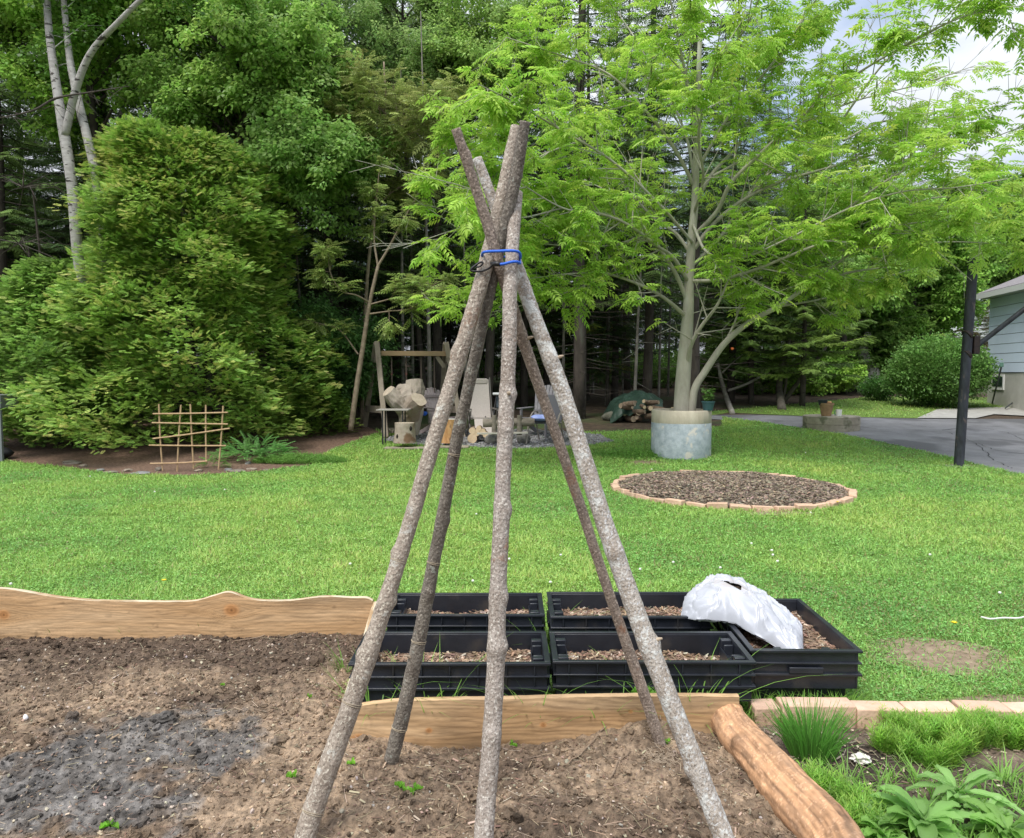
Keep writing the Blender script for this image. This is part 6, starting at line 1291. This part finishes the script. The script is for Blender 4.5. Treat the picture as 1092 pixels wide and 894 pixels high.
# right side behind the shade tree
leafy_tree('maple_tree', 'light green tree crowding behind the shade tree on the right', 900, 27, 430, (905, 260, 2.8, 2.6, 2), (.24, .42, .08), 58, Tm, Fm_, nl=30, every=.42, fpc=5, lsz=1.2)
leafy_tree('maple_tree', 'bright green tree left of the house roof, beneath the shade tree', 985, 29, 428, (975, 290, 2.6, 2.8, 2), (.25, .44, .08), 59, Tm, Fm_, nl=30, every=.42, fpc=5, lsz=1.2)
leafy_tree('maple_tree', 'green leafy tree rising behind the house roof', 1080, 34, 425, (1060, 250, 3.4, 2.6, 2.4), (.20, .36, .07), 60, Tm, Fm_, nl=30, every=.45, fpc=5, lsz=1.4)
leafy_tree('bush_tree', 'leafy thicket behind the round shrub and the low concrete ring', 930, 28.5, 430, (925, 370, 2.2, 1.7, 1.6), (.22, .38, .08), 61, Tm, Fm_, nl=26, every=.36, fpc=5, lsz=1.1, r0=.06, sub=(.4, 1.0))
leafy_tree('bush_tree', 'sprawling low bright-leaved sapling under the hemlock boughs', 870, 27, 430, (868, 405, 1.5, .75, 1.2), (.32, .54, .09), 62, Tm, Fm_, nl=16, every=.34, fpc=4, r0=.04, sub=(.3, .8))
leafy_tree('bush_tree', 'shady green undergrowth sapling at the back of the lawn right of the pale tree', 800, 27.5, 432, (800, 385, 1.8, 1.2, 1.4), (.15, .27, .05), 63, Ts, Fs_, nl=18, every=.36, fpc=5, r0=.04, sub=(.4, 1.0))
# right side conifers: near hemlock with light tips, tall ones on the skyline
HC = conifer(71, 9.5, 3.0, 1.3, (.09, .16, .035), (.22, .33, .06), 130, .12, droop=.22, dens=1.3)
HC2 = conifer(72, 13, 2.5, 1.2, (.08, .13, .04), (.16, .22, .07), 130, .14, droop=.15)
OR = conifer(73, 10.5, 2.4, 1.0, (.15, .16, .05), (.26, .20, .09), 120, .13, droop=.2)
for ms, px, Y, s, lb in [(HC, 855, 22.6, .78, 'hemlock with pale-tipped boughs hanging over the driveway end'), (HC, 800, 23.5, .85, 'hemlock with light tips just right of the shade tree trunk'), (HC, 930, 28.5, .8, 'hemlock behind the thicket near the round shrub'), (HC2, 1085, 46, .98, 'dark pointed spruce on the skyline at the right edge'), (HC2, 1056, 50, .95, 'slim grey-green spruce top on the skyline left of the right edge'), (HC2, 880, 36, .95, 'spruce behind the hemlock on the right'), (OR, 965, 36, 1.12, 'rusty-tinged spruce showing through the right of the shade tree'), (OR, 1030, 38, 1.02, 'rusty-tipped spruce behind the house roof'), (OR, 905, 38, 1.15, 'rusty green spruce under the sky gap'), (HC2, 845, 33, 1.0, 'dark spruce behind the upper right limbs of the shade tree'), (HC2, 1120, 40, .85, 'spruce behind the house at the right edge')]:
    p = at(px, 440, Y); put(ms, 'conifer', p[0], Y, s, r.uniform(0, 6.28), lb, 'conifer')
YS_ = conifer(74, 14.5, 2.3, 1.0, (.12, .15, .02), (.20, .22, .03), 140, .14, droop=.12)
p = at(625, 440, 24.5); put(YS_, 'conifer', p[0], 24.5, 1.0, .5, 'yellow-tinged dense spruce behind the upper left of the shade tree', 'conifer')
# bare trees at the back lawn edge, the forked one with dark bark
def bare_tree(label, limbs_, mat, nm='bare_tree'):
    p0 = np.array(limbs_[0][0][0]); root = thing(nm, label, 'tree', p0); g = G()
    for P, rad in limbs_: P = spline(P, 6); g.tube(P, interp(rad, len(P)), 9)
    tv, tf, _ = g.arr(); wpart('trunk', tv, tf, mat, root, smooth=True); return root
Yq = 23.2
q_ = lambda pts: [at(a, b, Yq) for a, b in pts]
bare_tree('small forked dark trunk on the back lawn beyond the driveway', [([gp(834, 437)]+q_([(831, 415), (833, 395), (836, 378), (842, 360)]), [.13, .10, .10, .09, .05]), (q_([(834, 430), (838, 410), (839, 385), (845, 370)]), [.05, .045, .04, .02]), (q_([(836, 428), (848, 412), (860, 396), (874, 380), (884, 366)]), [.07, .065, .06, .055, .03]), (q_([(833, 386), (828, 381), (826, 378), (834, 377)]), [.04, .03, .02, .01])], pbr('forked_trunk_bark', (.09, .08, .065), (.17, .15, .12), scale=7, rough=.95, bump=.006))
bare_tree('thin pale leaning stem with one long side branch right of the concrete ring', [([gp(781, 441)]+q_([(775, 425), (769, 405), (765, 385)]), [.08, .075, .06, .04]), (q_([(776, 417), (795, 410), (815, 400), (835, 392), (852, 378)]), [.04, .04, .035, .03, .015]), (q_([(770, 398), (780, 388), (792, 378)]), [.03, .02, .01])], pbr('grey_stem', (.22, .20, .17), (.34, .32, .28), scale=7, rough=.9))
Yq = 27.5
bare_tree('crooked white birch trunk at the back lawn edge left of the round shrub', [([at(922, 424, 27.5), at(924, 412, 27.5), at(930, 400, 27.5), at(925, 388, 27.5), at(920, 375, 27.5), at(926, 355, 27.5)], [.22, .24, .30, .20, .18, .12])], pbr('birch_bark2', (.34, .32, .28), (.55, .53, .48), scale=3, rough=.8, c3=(.10, .09, .07), s3=3, ramp3=(.55, .62)))
# round shrub and a small one
def shrub(label, c, rx, rz, n, colr, T, F, seed, sz=1.0, zoff=.0, nm='shrub'):
    r = np.random.default_rng(seed); root = thing(nm, label, 'shrub', c); d = r.normal(size=(n, 3)); d /= np.linalg.norm(d, axis=1)[:, None]; q = r.uniform(.35, 1.0, n)**.5; nn = 1+.18*fbm(d[:, 0]*2.5, d[:, 1]*2.5, d[:, 2]*2.5, seed, 3)
    P = d*np.array([rx, rx*.9, rz])*(q*nn)[:, None]+[0, 0, rz*1.02+zoff]; P[:, 2] = np.maximum(P[:, 2], .06)
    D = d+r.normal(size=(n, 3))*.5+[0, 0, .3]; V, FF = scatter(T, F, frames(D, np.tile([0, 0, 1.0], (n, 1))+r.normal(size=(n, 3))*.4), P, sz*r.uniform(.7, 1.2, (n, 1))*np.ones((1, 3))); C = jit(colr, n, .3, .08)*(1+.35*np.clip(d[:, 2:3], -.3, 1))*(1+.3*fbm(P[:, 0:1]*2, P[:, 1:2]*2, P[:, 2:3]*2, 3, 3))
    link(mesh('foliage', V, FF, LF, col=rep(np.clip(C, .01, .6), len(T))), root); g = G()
    for k in range(9): a = k*.7; g.tube([(0, 0, -.05), (rx*.3*math.cos(a), rx*.3*math.sin(a), rz*.8), (rx*.6*math.cos(a), rx*.6*math.sin(a), rz*1.5)], [.03, .02, .006], 5)
    g.part('stems', M_bark_y, root, local=True); return root
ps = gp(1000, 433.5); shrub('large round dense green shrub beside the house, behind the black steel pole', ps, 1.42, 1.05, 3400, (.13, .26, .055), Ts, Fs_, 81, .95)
ps = gp(937, 427); shrub('small dark shrub at the foot of the crooked birch trunk', ps, .55, .38, 420, (.08, .19, .04), Ts, Fs_, 82, .8)
# light green forest-floor bushes seen between the trunks
for k, (px, Y, rx, rz) in enumerate(((575, 30, 1.6, .8), (640, 31, 1.7, .7), (668, 33, 1.5, .8), (700, 30, 1.2, .6), (500, 30, 1.5, .8), (388, 22, .9, .5), (775, 30, 1.3, .7), (715, 34, 1.6, .8), (600, 35, 1.6, .7))):
    p = at(px, 440, Y); shrub('low light green undergrowth bush on the floor of the woods', (p[0], Y, float(tz(Y))), rx, rz, 420, (.18, .32, .07), Ts, Fs_, 90+k, 1.2, nm='undergrowth_bush')['group'] = 'undergrowth bushes in the woods'
# -------- sapling left of the swing
Yy_ = 16.2; b = gp(374, 459)
sl = [([at(374, 459, Yy_), at(380, 415, Yy_), at(387, 370, Yy_), at(394, 325, Yy_), at(403, 284, Yy_)], [.062, .055, .05, .042, .034]),
      ([at(403, 284, Yy_), at(416, 262, Yy_), at(430, 235, Yy_-.1), at(447, 205, Yy_-.2), at(456, 185, Yy_-.2)], [.030, .026, .02, .014, .008]),
      ([at(403, 284, Yy_), at(399, 255, Yy_+.1), at(401, 220, Yy_+.2), at(404, 185, Yy_+.2)], [.026, .02, .016, .008]),
      ([at(393, 322, Yy_), at(380, 315, Yy_-.2), at(364, 310, Yy_-.3), at(352, 290, Yy_-.3), at(350, 262, Yy_-.3)], [.022, .016, .013, .010, .006]),
      ([at(394, 335, Yy_), at(415, 332, Yy_-.3), at(440, 328, Yy_-.6), at(462, 305, Yy_-.8)], [.02, .016, .012, .006]),
      ([at(382, 378, Yy_), at(362, 352, Yy_+.1), at(340, 345, Yy_+.2), at(322, 340, Yy_+.3)], [.018, .014, .010, .006]),
      ([at(394, 325, Yy_), at(420, 318, Yy_-.2), at(445, 312, Yy_-.2), at(470, 300, Yy_-.3)], [.018, .014, .010, .006])]
root = thing('ash_sapling', 'slender leaning sapling with sparse rusty-green leaves left of the swing frame', 'sapling', b)
Tq, Fq_ = pinnate(5, .26, .085, .032, .3)
g, V, FF, C, _ = grow(sl[1:], 44, Tq, Fq_, sub=(.2, .6), every=.42, fpc=4, colr=(.30, .40, .11), start=.3, up=.3, tw=.008, cjit=.3, subtw=True)
P = spline(sl[0][0], 8); g.tube(P, interp(sl[0][1], len(P)), 12); tv, tf, _ = g.arr(); wpart('trunk', tv, tf, M_bark_y, root, smooth=True); wpart('crown', V, FF, LFB, root, col=C)
# dead brush left of the cedar and beside it
for k, (px, py, Y) in enumerate(((25, 200, 15.5), (20, 260, 15.6), (295, 225, 17.0), (310, 240, 16.8))):
    p = at(px, py, Y); r_ = random.Random(k); g = G()
    for q in range(16):
        a = r_.uniform(0, 6.28); l = r_.uniform(.4, 1.3); m = p+np.array([math.cos(a)*l*.5, math.sin(a)*l*.3, r_.uniform(-.3, .3)]); g.tube([p, m, m+np.array([math.cos(a)*l*.5, math.sin(a)*.3*l, r_.uniform(-.5, .1)])], [.012, .008, .003], 4)
    g.tube([p+[0, .3, 0], np.array([p[0]+.1, Y+.8, float(tz(Y))])], [.02, .05], 6)
    g.obj('dead_branch', M_bark_s, ['tangle of bare grey twigs at the upper left edge', 'second tangle of bare twigs lower on the left edge', 'bare twisted branch right of the cedar crown', 'lower bare twig tangle right of the cedar crown'][k], 'dead branch')

# -------- low plants
def fern_patch(label, c, rx, ry, n, h, colr, T, F, sz, nm, cat='plant', kind=None):
    r = np.random.default_rng(int(abs(c[0])*100)); a = r.uniform(0, 6.283, n); q = np.sqrt(r.uniform(size=n)); P = np.stack([rx*q*np.cos(a), ry*q*np.sin(a), h*(1-q*q*.6)*r.uniform(.2, 1, n)], 1); P[:, 2] += 0
    D = np.stack([np.cos(a)*q+r.normal(size=n)*.4, np.sin(a)*q+r.normal(size=n)*.4, r.uniform(.1, .9, n)], 1); V, FF = scatter(T, F, frames(D, np.tile([0, 0, 1.0], (n, 1))), P, sz*r.uniform(.7, 1.2, (n, 1))*np.ones((1, 3)))
    return wobj(nm, V+np.array(c), FF, LFB, label, cat, kind=kind, col=rep(jit(colr, n, .3, .08), len(T)))
Tf, Ff_ = pinnate(7, .30, .07, .03, .35)
c = gp(272, 490); fern_patch('clump of bright green ferny perennials beside the trellis at the foot of the cedar', c, .62, .35, 240, .34, (.20, .42, .12), Tf, Ff_, .75, 'fern_clump')
c = gp(320, 493); fern_patch('low mounded mat of fine green groundcover at the right end of the mulch bed', c+[0, 0, 0], .85, .26, 2600, .17, (.20, .38, .08), Tb, Fb_, .30, 'groundcover_mat', 'groundcover')
c = gp(228, 499); fern_patch('small green sprout growing at the base of the trellis', c, .14, .08, 40, .22, (.16, .34, .07), Tf, Ff_, .5, 'seedling')
c = gp(672, 486); fern_patch('patch of coarse low weeds left of the painted concrete ring', c, .75, .35, 600, .13, (.18, .36, .07), Tb, Fb_, .5, 'weed_patch', 'weeds')
g = G()
for (px, py, n, h, rd) in [(400, 747, 12, .22, .05), (452, 747, 16, .20, .06), (470, 746, 8, .25, .03), (640, 744, 14, .16, .07), (700, 744, 12, .18, .05), (725, 743, 18, .22, .06), (745, 743, 10, .24, .04), (575, 745, 14, .18, .03), (588, 700, 10, .2, .02), (583, 650, 10, .2, .02), (655, 744, 10, .14, .06)]:
    p = gp(px, 800 if py > 740 else 760); p = np.array([at(px, py, 3.22)[0], 3.23, 0]); p[1] = 3.24 if py > 740 else 3.9 if py > 690 else 4.2; p[0] = at(px, py, p[1])[0]; tuft(g, p, int(n*1.6), rd, h+.13, .007, (.25, .48, .09), .7, .6, 6)
g.obj('tall_grass', LFB, 'long bright grass blades rising between the front board and the trays', 'grass', kind='stuff')
g = G()
for k in range(80):
    x_ = random.uniform(1.02, 1.66); tuft(g, (x_, random.uniform(3.30, 3.46) if x_ < 1.6 else random.uniform(3.35, 3.9), 0), 14, .05, random.uniform(.05, .13), .006, (.24, .44, .08), .8, .6, 4)
for k in range(60): tuft(g, (random.uniform(1.6, 3.2), random.uniform(3.37, 3.5), 0), 10, .06, random.uniform(.03, .07), .006, (.22, .38, .07), .9, .6, 4)
for k in range(70):   # along the far side of the long board and trays
    tuft(g, (random.uniform(-3.3, -.8), random.uniform(4.45, 4.6), 0), 10, .06, random.uniform(.06, .12), .006, (.17, .34, .05), .6, .4, 3)
g.obj('long_grass', LFB, 'uncut longer grass fringing the trays, bricks and boards', 'grass', kind='stuff')
# chives
g = G(); c = gp(865, 806); c[2] = .0
for k in range(300):
    a = random.uniform(0, 6.28); q = .085*math.sqrt(random.random()); hh = random.uniform(.12, .22); d = np.array([math.cos(a), math.sin(a)])*q*1.1; b = c+[math.cos(a)*q, math.sin(a)*q, 0]
    g.tube([b, b+[d[0]*.5, d[1]*.5, hh*.6], b+[d[0]*1.2+random.gauss(0, .008), d[1]*1.2, hh]], [.0022, .002, .0006], 4, col=np.array((.20, .46, .09))*random.uniform(.7, 1.3), cap=False)
g.obj('chive_clump', LFB, 'dense upright tuft of chives just right of the peeled log', 'chives')
# feathery seedlings
Td, Fd_ = kites([((.0, 0, z), (math.cos(a), math.sin(a), .75), (0, 0, 1), .05, .006, 0) for z, a in [(i*.006, i*2.4) for i in range(16)]])
def feather(label, regs, seed):
    r = np.random.default_rng(seed); P = []
    for (px, py, rx, ry, n) in regs:
        c = gp(px, py); a = r.uniform(0, 6.283, n); q = np.sqrt(r.uniform(size=n)); P.append(np.stack([c[0]+rx*q*np.cos(a), c[1]+ry*q*np.sin(a), np.full(n, .0)], 1))
    P = np.concatenate(P); P = P[(P[:, 1] < 3.25) & (P[:, 0] > 1.05+np.clip(3.12-P[:, 1], 0, 2)*.12)]; P[:, 2] = rb_h(P[:, 0], P[:, 1]); n = len(P); out = []
    hs = r.uniform(.35, .85, n); dens_ = fbm(P[:, 0]*7, P[:, 1]*7, 0, 4, 2) > -.12; P = P[dens_]; hs = hs[dens_]; n = len(P)
    Vs, Fs_2 = scatter(Td, Fd_, frames(np.tile([1., 0, 0], (n, 1))+0*P, np.tile([0, 0, 1.], (n, 1))+r.normal(size=(n, 3))*.15), P, hs[:, None]*np.ones((1, 3)))
    # a second storey of leaflets
    P2 = P+np.stack([0*hs, 0*hs, hs*.06], 1); V2, F2_ = scatter(Td, Fd_, frames(rdir(n)*[1, 1, .01], np.tile([0, 0, 1.], (n, 1))+r.normal(size=(n, 3))*.2), P2, hs[:, None]*.8*np.ones((1, 3)))
    C = rep(jit((.30, .52, .09), n, .3, .12), len(Td)); return wobj('seedling_patch', np.concatenate([Vs, V2]), np.concatenate([Fs_2, F2_+len(Vs)]), LFB, label, 'seedlings', kind='stuff', col=np.concatenate([C, C]))
feather('band of feathery light green seedlings in front of the edging bricks', [(960, 800, .14, .12, 420), (1000, 800, .16, .12, 420), (1050, 795, .16, .10, 360), (1090, 795, .14, .10, 300), (925, 785, .12, .06, 160), (990, 820, .12, .06, 200)], 3)
feather('feathery light green seedlings along the right side of the peeled log', [(885, 868, .10, .10, 260), (905, 885, .14, .10, 300), (870, 850, .05, .06, 90), (935, 890, .12, .06, 150)], 4)
# broad-leaved plants
def broad(label, c, n, h, ll, ww, colr, seed):
    r = np.random.default_rng(seed); g = G(); c = np.array(c, float); root = thing('broadleaf_plant', label, 'plant', c)
    for k in range(n):
        a = r.uniform(0, 6.283); L_ = ll*r.uniform(.65, 1.15); el = r.uniform(.35, 1.2); st = np.array([0, 0, h*r.uniform(0, .6)]); m = 9; t = np.linspace(0, 1, m); out = L_*(t*math.cos(el)+.12*t*t); upz = L_*(t*math.sin(el)-.45*t**2.4)
        ax = np.array([math.cos(a), math.sin(a), 0]); sd = np.array([-math.sin(a), math.cos(a), 0]); w_ = ww*np.clip(np.sin(np.pi*np.clip((t-.12)/.92, 0, 1))**.8, 0.03, 1)*r.uniform(.8, 1.15); wave = .004*np.sin(t*18+k)
        mid = c+st+ax*out[:, None]+np.array([0, 0, 1.])*upz[:, None]; V = np.concatenate([mid-sd*w_[:, None]/2+[0, 0, .012]+np.array([0, 0, 1.])*wave[:, None], mid, mid+sd*w_[:, None]/2+[0, 0, .012]-np.array([0, 0, 1.])*wave[:, None]])
        i = np.arange(m-1); F_ = np.concatenate([np.stack([i, i+1, m+i+1, m+i], 1), np.stack([m+i, m+i+1, 2*m+i+1, 2*m+i], 1)]); cl = np.array(colr)*r.uniform(.75, 1.25); CC_ = np.tile(cl, (3*m, 1)); CC_[m:2*m] *= 1.25
        g.add(V, F_, CC_)
    g.part('leaves', LFB, root, smooth=True); return root
def rbp(px, py): p = gp(px, py); return (p[0], p[1], float(rb_h(p[0], p[1])))
broad('leafy green plant with broad pointed leaves in the lower right corner bed', rbp(985, 905), 40, .15, .19, .055, (.26, .47, .13), 5)
broad('smaller broad-leaved plant left of the largest one, at the bottom edge', rbp(938, 905), 30, .07, .13, .038, (.27, .48, .12), 6)
broad('tall narrow-leaved plant rising behind the corner plants', rbp(1022, 868), 18, .15, .20, .034, (.28, .48, .15), 7)
broad('broad-leaved plant cut by the right edge of the picture', rbp(1075, 905), 30, .10, .16, .042, (.25, .45, .11), 8)
broad('grey-green plant at the far lower right', rbp(1048, 885), 24, .08, .13, .030, (.30, .48, .17), 9)
for (px, py, lb, n, ll, ww) in [(686, 778, 'two-leaved green seedling sprouting behind the thin pole', 6, .075, .028), (730, 762, 'small leaf poking from the soil against the board behind the pale pole', 3, .07, .03), (312, 845, 'bright green seedling near the foot of the long tan pole', 4, .035, .02), (427, 852, 'ruffled small weed at the foot of the dark pole', 8, .03, .014), (441, 856, 'light green weed just right of the dark pole foot', 6, .035, .012), (365, 800, 'tiny green sprout left of the long tan pole', 3, .025, .012), (118, 893, 'small green leaf at the bottom edge in the ash patch', 4, .04, .022), (375, 832, 'tiny sprout between the two left poles', 3, .02, .01), (712, 812, 'tiny sprout at the foot of the slim pole', 3, .03, .012), (545, 805, 'pale sprout below the front board', 4, .025, .01), (330, 760, 'tiny seedling on the brown soil', 3, .02, .01), (236, 742, 'tiny pale seedling in the middle of the bed', 3, .02, .01)]:
    p = gp(px, py); p[2] = float(soil_h(p[0], p[1])); t = broad(lb, p, n, .01, ll, ww, (.24, .52, .06), int(px)); t.name = 'seedling'
g = G()
for (px, py) in ((383, 700), (386, 706)): p = at(px, py, 3.75); p[2] = .02; tuft(g, (p[0]-.10, p[1]+.1, .02), 14, .03, .17, .005, (.2, .36, .08), .8, .5, 5)
g.obj('grass_tuft', LFB, 'wispy grass tuft inside the side board near its middle', 'grass')
# clover heads, dandelions, litter on the lawn
V, F = ICO1
pts = [(598, 598), (587, 628), (824, 598), (829, 605), (768, 612), (718, 606), (823, 593), (508, 553), (38, 489)]+[(random.uniform(0, 1092), random.uniform(470, 640)) for _ in range(16)]
k = 0
for (px, py) in pts:
    p = gp(px, py)
    if not bool(notbed(np.array([p[0]]), np.array([p[1]]))[0]) or not bool(inpoly(np.array([p[0]]), np.array([p[1]]), lawn_poly)[0]): continue
    VV, FF = blob(p+[0, 0, .05], (.011, .011, .010), k, .25, 3, I=ICO2); wobj('clover_flower', VV, FF, pbr('clover_white', (.6, .6, .52), (.8, .8, .74), scale=80, rough=.9), 'tiny white clover head in the lawn', 'flower', 'white clover heads dotted over the lawn'); k += 1
for px, py, lb in ((175, 628, 'yellow dandelion just beyond the long left board'), (1017, 675, 'yellow dandelion at the bare patch right of the deep tray'), (893, 541, 'yellow dandelion at the right rim of the round bed')):
    p = gp(px, py); a = np.arange(26)*2.4; D = np.stack([np.cos(a), np.sin(a), .35+.02*np.arange(26)], 1); Tk, Fk = kites([((0, 0, 0), (1, 0, 0), (0, 0, 1), .022, .008, .1)]); VV, FF = scatter(Tk, Fk, frames(D, np.tile([0, 0, 1.], (26, 1))), np.tile(p+[0, 0, .06], (26, 1)), np.full((26, 1), 1.0)*np.ones((1, 3)))
    wobj('dandelion', VV, FF, pbr('dandelion_yellow', (.85, .62, .02), rough=.7), lb, 'flower')
g = G(); g.tube(spline([gp(1046, 668)+[0, 0, .06], gp(1056, 671)+[0, 0, .065], gp(1070, 669)+[0, 0, .06], gp(1085, 671)+[0, 0, .07], gp(1100, 666)+[0, 0, .06]], 5), .005, 5); g.obj('white_string', pbr('string_white', (.7, .7, .66), rough=.8), 'length of white string lying on the lawn at the right edge', 'string')
VV, FF = blob((*gp(918, 818)[:2], .035), (.032, .028, .018), 9, 1.1, 3.5); wobj('white_husk', VV, FF, pbr('husk', (.55, .50, .45), (.8, .76, .72), scale=60, rough=.9, bump=.004), 'crumpled whitish tuft lying among dry mulch left of the seedlings', 'husk')
g = G()
for q in range(260):
    x_ = random.uniform(1.15, 2.3); y_ = random.uniform(2.35, 2.85) if x_ > 1.35 else random.uniform(2.3, 2.9)
    if x_ < 1.06+max(0, 3.12-y_)*.12: continue
    tuft(g, (x_, y_, float(rb_h(x_, y_))), 5, .03, random.uniform(.05, .13), .006, (.27, .50, .10), .9, .6, 4)
g.obj('weedy_grass', LFB, 'loose weedy grass between the broad-leaved plants at the lower right', 'grass', kind='stuff')
p = gp(39, 814); VV, FF = blob((p[0]+.0, p[1], float(soil_h(p[0], p[1]))+.008), (.011, .009, .012), 3, .2); p = gp(28, 782); VV, FF = blob((p[0], p[1], float(soil_h(p[0], p[1]))+.008), (.011, .009, .014), 3, .2); wobj('white_pebble', VV, FF, pbr('pebble_white', (.8, .8, .82), rough=.5), 'small bright white pebble on the brown soil at far left', 'pebble')
# shredded roots at the slim pole's foot
g = G(); p = gp(706, 826)
for k in range(120): a = random.uniform(0, 6.28); q = random.uniform(.01, .08); b = np.array([p[0]+q*math.cos(a), p[1]+q*math.sin(a)*.7, 0]); b[2] = float(soil_h(b[0], b[1]))+random.uniform(0, .03); d = np.array([random.gauss(0, 1), random.gauss(0, 1), random.gauss(0, .5)]); d *= .03/np.linalg.norm(d); g.tube([b, b+d*.5+[0, 0, .006], b+d], [.0012, .0012, .0008], 3, cap=False)
g.obj('root_mat', pbr('root_col', (.26, .20, .14), (.38, .30, .21), scale=60), 'tangle of dry fibrous roots around the foot of the slim pole', 'roots', kind='stuff')
